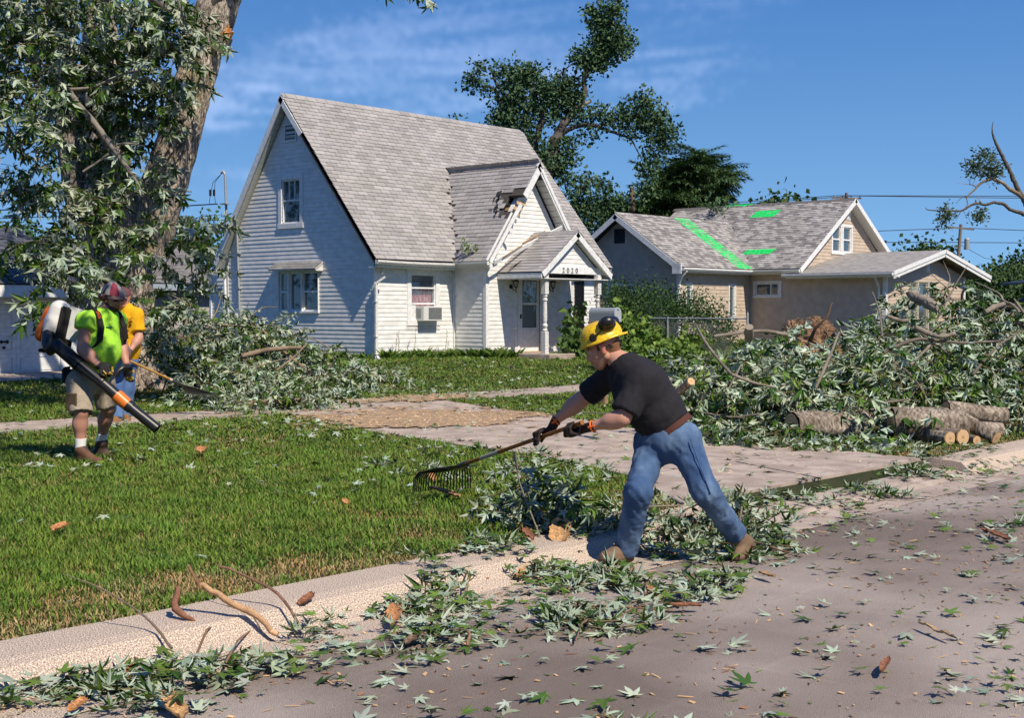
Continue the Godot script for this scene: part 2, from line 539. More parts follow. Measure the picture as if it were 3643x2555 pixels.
func boards(w: Dictionary, m: Material, parent: Node3D, expo := 0.114, dep := 0.016, y_from := 0.0, clip = null, m2: Material = null) -> void:
	var y := y_from
	var top: float = maxf(w.ay, w.he)
	var O: Vector3 = w.O
	var U: Vector3 = w.U
	var N: Vector3 = w.N
	while y < top - 0.02:
		var y1 := minf(y + expo, top)
		# boards that an opening cuts part-way are split at its edge
		var yc := [y, y1]
		for o in w.open:
			for e in [o[1], o[3]]:
				if e > y + 0.015 and e < y1 - 0.015: yc.append(e)
		yc.sort()
		for j in yc.size() - 1:
			for q in pieces(w, yc[j], yc[j + 1]):
				var d0: float = lerpf(dep, 0.003, (yc[j] - y) / expo)
				var d1: float = lerpf(dep, 0.003, (yc[j + 1] - y) / expo)
				var wob := rf(-0.001, 0.0015)
				var mb := MB.new()
				var P := func(u: float, yy: float, d: float) -> Vector3: return O + U * u + Vector3.UP * yy + N * d
				# long boards are slightly wavy
				var k := int(clampf((q[1] - q[0]) / 0.9, 1, 8))
				for s in k:
					var a0: float = lerpf(q[0], q[1], float(s) / k); var a1: float = lerpf(q[0], q[1], float(s + 1) / k)
					var b0: float = lerpf(q[2], q[3], float(s) / k); var b1: float = lerpf(q[2], q[3], float(s + 1) / k)
					var h0 := wob + 0.0022 * nz.get_noise_2d(a0 * 0.8 + O.x, y * 7.0)
					var h1 := wob + 0.0022 * nz.get_noise_2d(a1 * 0.8 + O.x, y * 7.0)
					mb.quad(P.call(a0, yc[j], d0 + h0), P.call(a1, yc[j], d0 + h1), P.call(b1, yc[j + 1], d1 + 0.001), P.call(b0, yc[j + 1], d1 + 0.001))
					mb.quad(P.call(a0, yc[j], 0), P.call(a1, yc[j], 0), P.call(a1, yc[j], d0 + h1), P.call(a0, yc[j], d0 + h0))
				mb.tri(P.call(q[0], yc[j], 0), P.call(q[0], yc[j], d0), P.call(q[2], yc[j + 1], 0.002))
				mb.tri(P.call(q[1], yc[j], d0), P.call(q[1], yc[j], 0), P.call(q[3], yc[j + 1], 0.002))
				mbput("siding_board", mb, m2 if m2 and rng.randf() < 0.12 else m, parent)
		y += expo

# window or door casing on a wall: rect [u0,y0,u1,y1] of the opening
func casing(mb: MB, w: Dictionary, o: Array, wd: float, out: float, sill := 0.0, head := 0.0) -> void:
	var O: Vector3 = w.O; var U: Vector3 = w.U; var N: Vector3 = w.N
	var B := func(u0: float, y0: float, u1: float, y1: float, d0: float, d1: float) -> void:
		var c := O + U * (u0 + u1) * 0.5 + Vector3.UP * (y0 + y1) * 0.5 + N * (d0 + d1) * 0.5
		mb.obox(Transform3D(Basis(U, Vector3.UP, N), c), V3(u1 - u0, y1 - y0, d1 - d0), 0.003)
	var hd := maxf(head, wd)
	var sl := maxf(sill, wd)
	B.call(o[0] - wd, o[1], o[0], o[3], -0.02, out)
	B.call(o[2], o[1], o[2] + wd, o[3], -0.02, out)
	B.call(o[0] - wd - 0.01, o[3], o[2] + wd + 0.01, o[3] + hd, -0.02, out + 0.004)
	B.call(o[0] - wd - 0.015, o[1] - sl, o[2] + wd + 0.015, o[1], -0.02, out + 0.012)

func wbox(mb: MB, w: Dictionary, u0: float, y0: float, u1: float, y1: float, d0: float, d1: float, ch := 0.0) -> void:
	var O: Vector3 = w.O; var U: Vector3 = w.U; var N: Vector3 = w.N
	var c := O + U * (u0 + u1) * 0.5 + Vector3.UP * (y0 + y1) * 0.5 + N * (d0 + d1) * 0.5
	mb.obox(Transform3D(Basis(U, Vector3.UP, N), c), V3(absf(u1 - u0), absf(y1 - y0), absf(d1 - d0)), ch)

# a sash window: frame, sash bars, panes; split = heights of the meeting rails as shares
func sash(parent: Node3D, w: Dictionary, o: Array, rails: Array, m: Material, bar := 0.045, casw := 0.09, out := 0.03, head := 0.0, sill := 0.0, cm: Material = null) -> MeshInstance3D:
	var mb := MB.new()
	casing(mb, w, o, casw, out, sill, head)
	var win := mbput("window", mb, cm if cm else m, parent)
	mb = MB.new()
	wbox(mb, w, o[0], o[1], o[0] + bar, o[3], -0.07, 0.0); wbox(mb, w, o[2] - bar, o[1], o[2], o[3], -0.07, 0.0)
	wbox(mb, w, o[0] + bar, o[1], o[2] - bar, o[1] + bar, -0.07, 0.0); wbox(mb, w, o[0] + bar, o[3] - bar, o[2] - bar, o[3], -0.07, 0.0)
	var last: float = o[1] + bar
	var tops := []
	for r in rails:
		var y: float = lerpf(o[1], o[3], r)
		wbox(mb, w, o[0] + bar, y - bar * 0.5, o[2] - bar, y + bar * 0.5, -0.06, 0.002)
		tops.append([last, y - bar * 0.5]); last = y + bar * 0.5
	tops.append([last, o[3] - bar])
	mbput("sash", mb, m, win)
	for t in tops:
		mb = MB.new()
		wbox(mb, w, o[0] + bar - 0.005, t[0] - 0.005, o[2] - bar + 0.005, t[1] + 0.005, -0.045, -0.042)
		mbput("pane", mb, M.pane, win)
	return win

func shingle_mesh(wd: float, ln: float, th: float, tone: Color) -> ArrayMesh:
	var mb := MB.new()
	mb.col = tone
	var h := wd * 0.5
	# butt edge at +z, runs up the slope towards -z
	var a := V3(-h, 0, 0); var b := V3(h, 0, 0)
	var t := V3(0, th, 0)
	var bk := V3(0, 0.001, -ln)
	mb.quad(a + t, b + t, b + bk, a + bk)
	mb.col = tone * 0.4  # shadow of the gaps and dirt between courses, put into the edge colour
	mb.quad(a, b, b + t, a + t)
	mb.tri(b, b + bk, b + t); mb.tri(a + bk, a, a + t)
	return mb.mesh()

# E: lower left corner of the slope seen from outside, U along the eave, Vv up the slope (unit). list collects [distance, node, transform, tone]
func shingle_slope(list: Array, parent: Node3D, E: Vector3, U: Vector3, Vv: Vector3, wid: float, length: float, expo: float, tab: float, ok = null, taper = null) -> void:
	var N := U.cross(Vv).normalized()
	var rows := int(length / expo)
	for r in rows + 1:
		var y := r * expo
		var off := (0.5 if r % 2 else 0.0) * tab + rf(-0.02, 0.02)
		var u := -off
		while u < wid:
			var u0 := maxf(u, 0.0)
			var u1 := minf(u + tab, wid)
			if u1 - u0 > 0.05:
				var p := E + U * ((u0 + u1) * 0.5) + Vv * (y + 0.012 * nz.get_noise_2d(u * 0.25 + E.x, r * 0.7)) + N * 0.004
				if ok == null or ok.call(p):
					var b := Basis(U, N, -Vv)
					b = Basis(N, rf(-0.012, 0.012)) * b
					b = Basis(U, rf(-0.012, 0.03)) * b
					b.x *= (u1 - u0 - 0.011) / tab
					list.append([p.distance_to(V3(0, 1.6, 0)), parent, Transform3D(b, p), rng.randi() % 6])
			u += tab

func finish_shingles(list: Array, tab: float, expo: float, th: float, tones: Array, keep := 300) -> void:
	list.sort_custom(func(a, b): return a[0] < b[0])
	var ms := []
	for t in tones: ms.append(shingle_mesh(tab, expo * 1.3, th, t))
	var rest := {}
	for i in list.size():
		var q: Array = list[i]
		if i < keep:
			var o := put("shingle", ms[q[3]], M.shingle, q[1])
			o.transform = q[2]
		else:
			if not rest.has(q[1]): rest[q[1]] = [[], [], [], [], [], []]
			rest[q[1]][q[3]].append(q[2])
	for p in rest:
		var mb := MB.new()
		for k in 6:
			var src := MB.new()
			src.v = ms[k].surface_get_arrays(0)[Mesh.ARRAY_VERTEX]; src.n = ms[k].surface_get_arrays(0)[Mesh.ARRAY_NORMAL]
			src.c = ms[k].surface_get_arrays(0)[Mesh.ARRAY_COLOR]; src.uv = ms[k].surface_get_arrays(0)[Mesh.ARRAY_TEX_UV]
			for t in rest[p][k]: mb.append(src, t)
		mbput("shingle_courses", mb, M.shingle, p).set_meta("kind", "stuff")

# a roof slab between eave line and ridge line (both left to right seen from outside)
func roof_slab(mb: MB, e0: Vector3, e1: Vector3, r1: Vector3, r0: Vector3, th: float) -> void:
	var n := (e1 - e0).cross(r0 - e0).normalized() * th
	mb.hexa([e0 - n, e1 - n, r1 - n, r0 - n, e0, e1, r1, r0])

func gutter(mb: MB, a: Vector3, b: Vector3, out: Vector3, sag := 0.0) -> void:
	# open trough of K shape
	var pr := [Vector2(0.0, 0.11), Vector2(0.0, 0.0), Vector2(0.07, 0.0), Vector2(0.115, 0.06), Vector2(0.115, 0.11), Vector2(0.10, 0.11), Vector2(0.10, 0.065), Vector2(0.062, 0.012), Vector2(0.012, 0.012), Vector2(0.012, 0.11)]
	var n := 8
	for i in n:
		var t0 := float(i) / n; var t1 := float(i + 1) / n
		var p0 := a.lerp(b, t0) + Vector3.DOWN * sag * sin(t0 * PI); var p1 := a.lerp(b, t1) + Vector3.DOWN * sag * sin(t1 * PI)
		for k in pr.size():
			var q: Vector2 = pr[k]; var s: Vector2 = pr[(k + 1) % pr.size()]
			var A := p0 + out * q.x + Vector3.UP * q.y; var B := p1 + out * q.x + Vector3.UP * q.y
			var C := p1 + out * s.x + Vector3.UP * s.y; var D := p0 + out * s.x + Vector3.UP * s.y
			if (b - a).cross(Vector3.UP).dot(out) > 0: mb.quad(A, B, C, D)
			else: mb.quad(D, C, B, A)
	for p in [a, b]:
		var dn := Vector3.DOWN * 0
		mb.bar(p + Vector3.UP * 0.055, p + Vector3.UP * 0.055 + out * 0.11, 0.006, 0.10)

func downspout(mb: MB, pts: Array, w := 0.075, d := 0.06) -> void:
	for i in pts.size() - 1:
		var a: Vector3 = pts[i]; var b: Vector3 = pts[i + 1]
		var dir := (b - a).normalized()
		var up := V3(0.02, 0, 1) if absf(dir.y) > 0.8 else Vector3.UP
		mb.bar(a - dir * 0.012, b + dir * 0.012, w, d, up, 0.008)

func build_white_house() -> void:
	var H := thing("white_house", "white clapboard house with steep grey shingle roof, storm-torn gable and number 2020 porch", "house", "", Vector3.ZERO)
	var g := 0.28
	var S: Material = M.siding
	var list := []
	# --- walls
	var wg := {"O": V3(23.4, g, -31.5), "U": V3(0, 0, 1), "N": V3(-1, 0, 0), "W": 6.2, "he": 2.86, "au": 2.88, "ay": 7.02, "open": [[2.47, 3.70, 3.25, 4.90], [2.34, 1.28, 4.00, 2.36]]}
	var o1 := wall_core("gable_wall", wg, S, H)
	boards(wg, S, o1, 0.114, 0.015)
	var wf := {"O": V3(23.4, g, -25.3), "U": V3(1, 0, 0), "N": V3(0, 0, 1), "W": 2.95, "he": 2.45, "au": 1.0, "ay": 2.45, "open": [[1.30, 1.04, 2.24, 2.28]]}
	var o2 := wall_core("front_wall", wf, S, H)
	boards(wf, S, o2, 0.114, 0.015)
	var ws := {"O": V3(26.35, g, -25.3), "U": V3(0, 0, 1), "N": V3(-1, 0, 0), "W": 1.21, "he": 2.50, "au": 0.5, "ay": 2.50, "open": []}
	var o3 := wall_core("bay_side_wall", ws, S, H)
	boards(ws, S, o3, 0.114, 0.016)
	var wc := {"O": V3(26.35, g, -24.09), "U": V3(1, 0, 0), "N": V3(0, 0, 1), "W": 3.62, "he": 2.62, "au": 1.81, "ay": 5.10, "open": [[1.36, 0.15, 2.24, 2.36]]}
	var o4 := wall_core("entrance_wall", wc, S, H)
	boards(wc, S, o4, 0.114, 0.015)
	var we := {"O": V3(29.97, g, -24.09), "U": V3(0, 0, -1), "N": V3(1, 0, 0), "W": 1.21, "he": 2.5, "au": 0.5, "ay": 2.5, "open": []}
	wall_core("bay_side_wall", we, S, H)
	var wr := {"O": V3(30.1, g, -25.3), "U": V3(1, 0, 0), "N": V3(0, 0, 1), "W": 2.72, "he": 2.45, "au": 1.0, "ay": 2.45, "open": []}
	var o5 := wall_core("front_wall", wr, S, H)
	boards(wr, S, o5, 0.114, 0.015)
	var wx := {"O": V3(32.82, g, -25.3), "U": V3(0, 0, -1), "N": V3(1, 0, 0), "W": 6.2, "he": 2.86, "au": 3.32, "ay": 7.02, "open": []}
	wall_core("gable_wall", wx, S, H)
	var wb := {"O": V3(32.82, g, -31.5), "U": V3(-1, 0, 0), "N": V3(0, 0, -1), "W": 9.42, "he": 2.6, "au": 1.0, "ay": 2.6, "open": []}
	wall_core("rear_wall", wb, S, H)
	# low rear addition
	var wa := {"O": V3(23.43, g, -32.35), "U": V3(0, 0, 1), "N": V3(-1, 0, 0), "W": 0.83, "he": 2.35, "au": 0.5, "ay": 2.35, "open": []}
	var o6 := wall_core("rear_addition_wall", wa, S, H)
	boards(wa, S, o6)
	var mb := MB.new()
	mb.box(V3(23.5, g, -32.3), V3(31, g + 2.3, -31.65))
	mb.box(V3(23.38, g, -32.39), V3(23.46, g + 2.4, -32.31))
	mbput("rear_addition", mb, S, H)
	# dark walls added behind the windows; the room shade is their colour
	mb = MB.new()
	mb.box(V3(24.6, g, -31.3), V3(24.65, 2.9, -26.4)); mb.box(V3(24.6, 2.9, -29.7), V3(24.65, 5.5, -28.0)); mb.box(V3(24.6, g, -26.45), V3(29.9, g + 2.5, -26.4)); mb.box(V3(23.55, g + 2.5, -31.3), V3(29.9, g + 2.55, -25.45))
	mbput("added_dark_wall", mb, M.room_shade, H)
	# foundation
	mb = MB.new()
	mb.box(V3(23.44, 0.0, -31.4), V3(32.7, g + 0.004, -25.36)); mb.box(V3(26.4, 0.0, -25.3), V3(30.05, g + 0.002, -24.15))
	mbput("foundation", mb, M.concrete, H)
	# corner boards
	mb = MB.new()
	mb.box(V3(23.38, g, -25.38), V3(23.47, g + 2.5, -25.278), 0.004)
	mb.box(V3(26.328, g, -24.18), V3(26.345 + 0.09, g + 2.68, -24.068), 0.004)
	mb.box(V3(26.31, g, -25.285), V3(26.345, g + 2.45, -25.24), 0.004)
	mb.box(V3(29.88, g, -24.15), V3(29.99, g + 2.6, -24.066), 0.004)
	mb.box(V3(32.76, g, -25.36), V3(32.85, g + 2.5, -25.278), 0.004)
	mb.box(V3(23.376, g, -31.53), V3(23.44, g + 2.6, -31.47), 0.004)
	mbput("corner_trim", mb, M.white, H)
	# --- main roof
	var rz := -28.74; var ry := 7.46; var ez := -24.98; var ey := 2.90; var bz := -31.84; var by := 2.96
	var xl := 23.15; var xr := 33.12
	mb = MB.new()
	roof_slab(mb, V3(xl, ey, ez), V3(xr, ey, ez), V3(xr, ry, rz), V3(xl, ry, rz), 0.12)
	roof_slab(mb, V3(xr, by, bz), V3(xl, by, bz), V3(xl, ry, rz), V3(xr, ry, rz), 0.12)
	var roof := mbput("roof", mb, M.deck, H)
	# cross gable planes (needed to leave out hidden shingles)
	var cx := 28.16; var cy := 5.66; var cl := 26.12; var cr := 30.20; var ce := 2.92; var cz := -23.74
	var hl := func(p: Vector3) -> float: return ce + (cy - ce) * (1.0 - absf(p.x - cx) / (cx - cl))
	var main_h := func(p: Vector3) -> float: return ey + (ry - ey) * (ez - p.z) / (ez - rz)
	var vm := V3(0, ry - ey, rz - ez).normalized()
	shingle_slope(list, roof, V3(xl - 0.02, ey, ez + 0.03), V3(1, 0, 0), vm, xr - xl + 0.04, (V3(0, ry - ey, rz - ez)).length(), 0.142, 0.36, func(p: Vector3) -> bool: return hl.call(p) < p.y + 0.08)
	# ridge caps
	for i in 34:
		mb = MB.new()
		var x0 := xl + 0.02 + i * 0.295
		var x1 := x0 + 0.33
		var lift := 0.028
		mb.col = Color(0.450, 0.427, 0.420) * rf(0.85, 1.15)
		var f := 0.20
		var A := func(x: float, s: float, up: float) -> Vector3: return V3(x, ry + up - absf(s) * 1.10 * f, rz + s * f * (1.0 if s > 0 else 0.85))
		mb.quad(A.call(x0, 1, lift), A.call(x1, 1, 0.012), A.call(x1, 0, 0.02), A.call(x0, 0, lift + 0.01))
		mb.quad(A.call(x1, -1, 0.012), A.call(x0, -1, lift), A.call(x0, 0, lift + 0.01), A.call(x1, 0, 0.02))
		mb.col = mb.col * 0.5
		mb.quad(A.call(x0, 1, 0.004), A.call(x0, 1, lift), A.call(x0, 0, lift + 0.01), A.call(x0, 0, 0.0))
		mbput("ridge_cap", mb, M.shingle, roof)
	# --- cross gable roof: left slope with a torn hole near the rake, built as a deck of strips
	mb = MB.new()
	var vl := V3(cx - cl, cy - ce, 0).normalized()
	var ll := Vector2(cx - cl, cy - ce).length()
	var E := V3(cl, ce, -27.6)
	var hole := [[1.72, 2.42, -24.30, -23.70], [1.92, 2.22, -24.52, -24.30]]
	for i in 12:
		var t0 := i * ll / 12; var t1 := (i + 1) * ll / 12
		var zcut := cz
		if t0 > 1.70 and t1 < 2.35: zcut = -24.34 + 0.06 * (i % 2)
		var n := V3(-vl.y, vl.x, 0) * 0.10
		var p0 := E + vl * t0; var p1 := E + vl * t1
		var q0 := V3(p0.x, p0.y, zcut); var q1 := V3(p1.x, p1.y, zcut)
		mb.hexa([p0 - n, q0 - n, q1 - n, p1 - n, p0, q0, q1, p1])
	roof_slab(mb, V3(cr, ce, cz), V3(cr, ce, -27.9), V3(cx, cy, -27.9), V3(cx, cy, cz), 0.10)
	var croof := mbput("cross_gable_roof", mb, M.deck, H)
	var keepm := func(p: Vector3) -> bool:
		if main_h.call(p) > p.y + 0.05: return false
		if p.x < cx:
			var t: float = (p.y - ce) / vl.y
			if t > 1.58 and t < 2.32 and p.z > -24.42 - 0.14 * sin(t * 9.0): return false
			if t > 1.3 and t < 2.5 and p.z > -24.05: return false
		return true
	shingle_slope(list, croof, E + V3(-0.02, -0.02, 0), V3(0, 0, 1), vl, cz - E.z + 0.03, ll + 0.02, 0.142, 0.36, keepm)
	var vr := V3(cx - cr, cy - ce, 0).normalized()
	shingle_slope(list, croof, V3(cr + 0.02, ce - 0.02, cz + 0.03), V3(0, 0, -1), vr, 3.9, ll + 0.02, 0.142, 0.36, keepm)
	for i in 11:
		mb = MB.new()
		mb.col = Color(0.435, 0.413, 0.405) * rf(0.85, 1.15)
		var z0 := cz + 0.03 - i * 0.26
		var z1 := z0 - 0.3
		if z0 < -26.9: break
		var sl := vl.y / vl.x
		var w := 0.13
		mb.quad(V3(cx - w, cy + 0.03 - w * sl, z1), V3(cx - w, cy + 0.036 - w * sl, z0), V3(cx, cy + 0.045, z0), V3(cx, cy + 0.035, z1))
		mb.quad(V3(cx + w, cy + 0.036 - w * sl, z0), V3(cx + w, cy + 0.03 - w * sl, z1), V3(cx, cy + 0.035, z1), V3(cx, cy + 0.045, z0))
		mbput("ridge_cap", mb, M.shingle, croof)
	# torn shingles round the hole
	for i in 16:
		mb = MB.new()
		var tone := rf(0.03, 0.12) if i < 8 else rf(0.16, 0.26)
		mb.col = Color(tone, tone * 0.97, tone * 0.95)
		var t := rf(1.45, 2.35)
		var p := E + vl * t
		p.z = rf(-24.75, -24.1)
		var U := V3(0, 0, 1).rotated(vl, rf(-0.7, 0.7)).rotated(V3(0, 0, 1), rf(-0.3, 0.3))
		var nrm := V3(-vl.y, vl.x, 0)
		var w := rf(0.1, 0.26); var hh := rf(0.05, 0.15)
		var c0 := p + nrm * 0.015
		var c1 := c0 + U * w
		var c2 := c1 + vl * hh * rf(0.5, 1.2) + nrm * rf(0.0, 0.09)
		var c3 := c0 + vl * hh + nrm * rf(0.0, 0.05)
		var th := nrm * 0.006
		mb.hexa([c0 - th, c1 - th, c2 - th, c3 - th, c0 + th, c1 + th, c2 + th, c3 + th])
		mbput("torn_shingle", mb, M.shingle, croof)
	# exposed board under the hole, dark attic boards
	mb = MB.new()
	for i in 4:
		var p := E + vl * (1.62 + i * 0.19)
		mb.bar(V3(p.x + 0.16, p.y - 0.14, -24.75), V3(p.x + 0.16, p.y - 0.14, -23.86), 0.11, 0.02, V3(-vl.y, vl.x, 0))
	mbput("roof_boards", mb, M.wood, croof)
	# --- rakes, fascia and soffits
	mb = MB.new()
	rake(mb, V3(xl, ry - 0.01, rz), V3(xl, lerpf(ry, ey, 0.24), lerpf(rz, ez, 0.24)), V3(-1, 0, 0), 0.15, 0.03)
	rake(mb, V3(xl, ry - 0.01, rz), V3(xl, by, bz), V3(-1, 0, 0), 0.17, 0.03)
	mbput("rake_board", mb, M.white, H)
	mb = MB.new()
	rake(mb, V3(xl + 0.02, lerpf(ry, ey, 0.24), lerpf(rz, ez, 0.24)), V3(xl + 0.02, ey, ez), V3(-1, 0, 0), 0.07, 0.02)
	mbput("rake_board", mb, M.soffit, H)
	mb = MB.new()
	rake(mb, V3(xr, ry, rz), V3(xr, ey, ez), V3(1, 0, 0), 0.16, 0.03); rake(mb, V3(xr, ry, rz), V3(xr, by, bz), V3(1, 0, 0), 0.16, 0.03)
	mbput("rake_board", mb, M.white, H)
	# left rake soffit: separate panels under the overhang
	var sv := V3(0, by - ry, bz - rz)
	for i in 30:
		var t0 := 0.02 + i * 0.0325
		var t1 := t0 + 0.0305
		mb = MB.new()
		var dn := V3(0, -0.135, 0)
		var a := V3(xl + 0.02, ry, rz) + sv * t0 + dn * 1.6
		var b := V3(xl + 0.02, ry, rz) + sv * t1 + dn * 1.6
		var k := V3(0.34, 0, 0)
		var lift := V3(0, 0.018, 0)
		mb.hexa([b, b + k, a + k, a, b + lift, b + k + lift, a + k + lift, a + lift])
		mbput("soffit_panel", mb, M.soffit, H)
	# gable rake trim of the cross gable: right one whole, left one broken
	mb = MB.new()
	rake(mb, V3(cx, cy + 0.03, cz), V3(cr + 0.05, ce + 0.0, cz), V3(0, 0, 1), 0.17, 0.03)
	rake(mb, V3(cx + 0.02, cy - 0.10, cz + 0.03), V3(cr + 0.03, ce - 0.1, cz + 0.03), V3(0, 0, 1), 0.05, 0.02)
	mbput("rake_board", mb, M.white, H)
	mb = MB.new()
	rake(mb, V3(cx, cy + 0.03, cz), V3(lerpf(cx, cl, 0.34), lerpf(cy, ce, 0.34) + 0.03, cz), V3(0, 0, 1), 0.19, 0.03)
	mbput("rake_board", mb, M.white, H)
	mb = MB.new()
	rake(mb, V3(lerpf(cx, cl, 0.42), lerpf(cy, ce, 0.42) + 0.0, cz + 0.02), V3(cl - 0.04, ce - 0.02, cz + 0.0), V3(0, 0, 1), 0.11, 0.03)
	rake(mb, V3(lerpf(cx, cl, 0.52) - 0.10, lerpf(cy, ce, 0.52) + 0.02, cz - 0.02), V3(cl - 0.10, ce + 0.02, cz - 0.05), V3(0, 0, 1), 0.06, 0.02)
	var bk := mbput("broken_rake_board", mb, M.white, H)
	mb = MB.new()
	for i in 5:
		var f := 0.40 + i * 0.055
		var p := V3(lerpf(cx, cl, f) + 0.13, lerpf(cy, ce, f) - 0.05, cz - 0.10)
		mb.bar(p + V3(-0.1, 0.02, -0.05), p + V3(0.20 - 0.03 * i, -0.015, 0.02), 0.09, 0.015, V3(0, 0.2, 1))
	mbput("splintered_lath", mb, M.rawwood, bk)
	mb = MB.new()
	mb.bar(V3(lerpf(cx, cl, 0.60), lerpf(cy, ce, 0.60) - 0.2, cz - 0.05), V3(lerpf(cx, cl, 0.52), lerpf(cy, ce, 0.52) - 0.58, cz - 0.01), 0.09, 0.008, V3(0, 0.1, 1))
	mb.bar(V3(26.42, 3.16, cz - 0.06), V3(26.62, 3.30, cz - 0.10), 0.16, 0.012, V3(0, 0.2, 1))
	mbput("loose_trim", mb, M.soffit, bk)
	# soffit under right rake of cross gable
	for i in 14:
		mb = MB.new()
		var t0 := 0.10 + i * 0.06
		var t1 := t0 + 0.055
		var a := V3(lerpf(cx, cr, t0), lerpf(cy, ce, t0) - 0.17, cz)
		var b := V3(lerpf(cx, cr, t1), lerpf(cy, ce, t1) - 0.17, cz)
		var k := V3(0, 0, -0.34)
		var lift := V3(0, 0.015, 0)
		mb.hexa([a, b, b + k, a + k, a + lift, b + lift, b + k + lift, a + k + lift])
		mbput("soffit_panel", mb, M.soffit, H)
	# eave fascia and gutters
	mb = MB.new()
	mb.box(V3(xl, ey - 0.20, ez - 0.02), V3(26.2, ey - 0.03, ez), 0.003)
	mb.box(V3(xl + 0.02, ey - 0.21, -25.28), V3(26.2, ey - 0.19, ez - 0.02))
	mb.box(V3(cl - 0.0, ce - 0.17, -25.28), V3(cl + 0.02, ce - 0.03, cz), 0.003)
	mb.box(V3(cl, ce - 0.19, -25.2), V3(26.36, ce - 0.17, cz - 0.01))
	mb.box(V3(cl - 0.02, ce - 0.2, cz - 0.02), V3(26.40, ce - 0.04, cz + 0.02), 0.003)
	mb.box(V3(30.32, ce - 0.19, -25.2), V3(30.36, ce - 0.03, cz), 0.003)
	mb.box(V3(30.1, ey - 0.20, ez - 0.02), V3(xr, ey - 0.03, ez), 0.003)
	mbput("fascia", mb, M.white, H)
	mb = MB.new()
	gutter(mb, V3(xl - 0.02, ey - 0.13, ez + 0.002), V3(26.0, ey - 0.15, ez + 0.002), V3(0, 0, 1), 0.015)
	mbput("gutter", mb, M.white_peeling, H)
	mb = MB.new()
	gutter(mb, V3(cl - 0.002, ce - 0.13, -24.98), V3(cl - 0.002, ce - 0.13, cz), V3(-1, 0, 0), 0.01)
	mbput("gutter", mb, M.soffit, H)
	mb = MB.new()
	mb.bar(V3(23.5, ey - 0.16, -25.02), V3(23.5, ey - 0.36, -25.14), 0.09, 0.06, V3(1, 0, 0), 0.01)
	downspout(mb, [V3(23.46, 2.44, -24.98), V3(23.33, 2.28, -25.16), V3(23.32, 0.45, -25.16), V3(23.30, 0.30, -25.02)])
	for y in [1.8, 0.9]: mb.box(V3(23.27, y, -25.21), V3(23.37, y + 0.03, -25.11))
	mbput("downspout", mb, M.white_peeling, H)
	mb = MB.new()
	downspout(mb, [V3(23.2, 2.80, -32.05), V3(23.32, 2.62, -31.56), V3(23.32, 0.4, -31.5)])
	mbput("downspout", mb, M.white, H)
	# gable vent
	mb = MB.new()
	wbox(mb, wg, 2.62, 5.92, 3.14, 5.98, 0, 0.04); wbox(mb, wg, 2.62, 5.98, 2.66, 6.40, 0, 0.04); wbox(mb, wg, 3.10, 5.98, 3.14, 6.40, 0, 0.04)
	var vent := mbput("gable_vent", mb, M.white, H)
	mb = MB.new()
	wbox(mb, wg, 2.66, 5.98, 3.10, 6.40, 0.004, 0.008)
	mbput("vent_dark_sheet", mb, M.black, vent)  # solid black sheet; the shade behind the louvres is its colour
	mb = MB.new()
	for i in 6: wbox(mb, wg, 2.66, 6.0 + i * 0.07, 3.10, 6.012 + i * 0.07, 0.01, 0.035)
	mbput("vent_louvre", mb, M.galv, vent)
	# upper window, with three slim muntins in the top sash
	var wu := sash(H, wg, wg.open[0], [0.52], M.white, 0.04, 0.14, 0.035, 0.17, 0.10)
	mb = MB.new()
	for f in [0.36, 0.66]:
		var u := lerpf(2.47, 3.25, f)
		wbox(mb, wg, u - 0.012, 4.35, u + 0.012, 4.86, -0.055, -0.02)
	mbput("muntin", mb, M.white, wu)
	# low triple window with small shingled hood
	var lo: Array = wg.open[1]
	var wl := sash(H, wg, [lo[0], lo[1], lo[0] + 0.42, lo[3]], [0.5], M.white, 0.05, 0.03, 0.05, 0.04, 0.05)
	sash(H, wg, [lo[0] + 0.42, lo[1], lo[0] + 0.98, lo[3]], [], M.white, 0.06, 0.03, 0.055, 0.04, 0.05)
	sash(H, wg, [lo[0] + 0.98, lo[1], lo[2], lo[3]], [0.5], M.white, 0.05, 0.03, 0.05, 0.04, 0.05)
	mb = MB.new()
	var hp := func(u: float, y: float, d: float) -> Vector3: return wg.O + wg.U * u + Vector3.UP * y + wg.N * d
	mb.hexa([hp.call(2.22, 2.40, 0.30), hp.call(4.22, 2.40, 0.30), hp.call(4.22, 2.60, 0.005), hp.call(2.22, 2.60, 0.005), hp.call(2.22, 2.42, 0.30), hp.call(4.22, 2.42, 0.30), hp.call(4.22, 2.63, 0.005), hp.call(2.22, 2.63, 0.005)])
	mb.hexa([hp.call(4.14, 2.37, 0.26), hp.call(4.19, 2.37, 0.26), hp.call(4.19, 2.37, 0.01), hp.call(4.14, 2.37, 0.01), hp.call(4.14, 2.42, 0.26), hp.call(4.19, 2.42, 0.26), hp.call(4.19, 2.58, 0.01), hp.call(4.14, 2.58, 0.01)])
	var hood := mbput("window_hood", mb, M.white_peeling, H)
	var hd := []
	var hv := V3(0.29, 0.205, 0).normalized()
	shingle_slope(hd, hood, hp.call(2.20, 2.425, 0.31), V3(0, 0, 1), hv, 2.02, 0.30, 0.12, 0.3)
	for q in hd:
		q[0] = 0.0
	finish_shingles(hd, 0.3, 0.12, 0.01, [Color(0.36, 0.36, 0.35), Color(0.33, 0.33, 0.32), Color(0.38, 0.37, 0.36), Color(0.34, 0.34, 0.34), Color(0.3, 0.3, 0.3), Color(0.36, 0.35, 0.35)])
	# paler patch of replaced panel siding
	# front window: storm sash, curtain, air conditioner
	var fw: Array = wf.open[0]
	var wn := sash(H, wf, fw, [0.36, 0.70], M.white, 0.04, 0.14, 0.03, 0.22, 0.0)
	mb = MB.new()
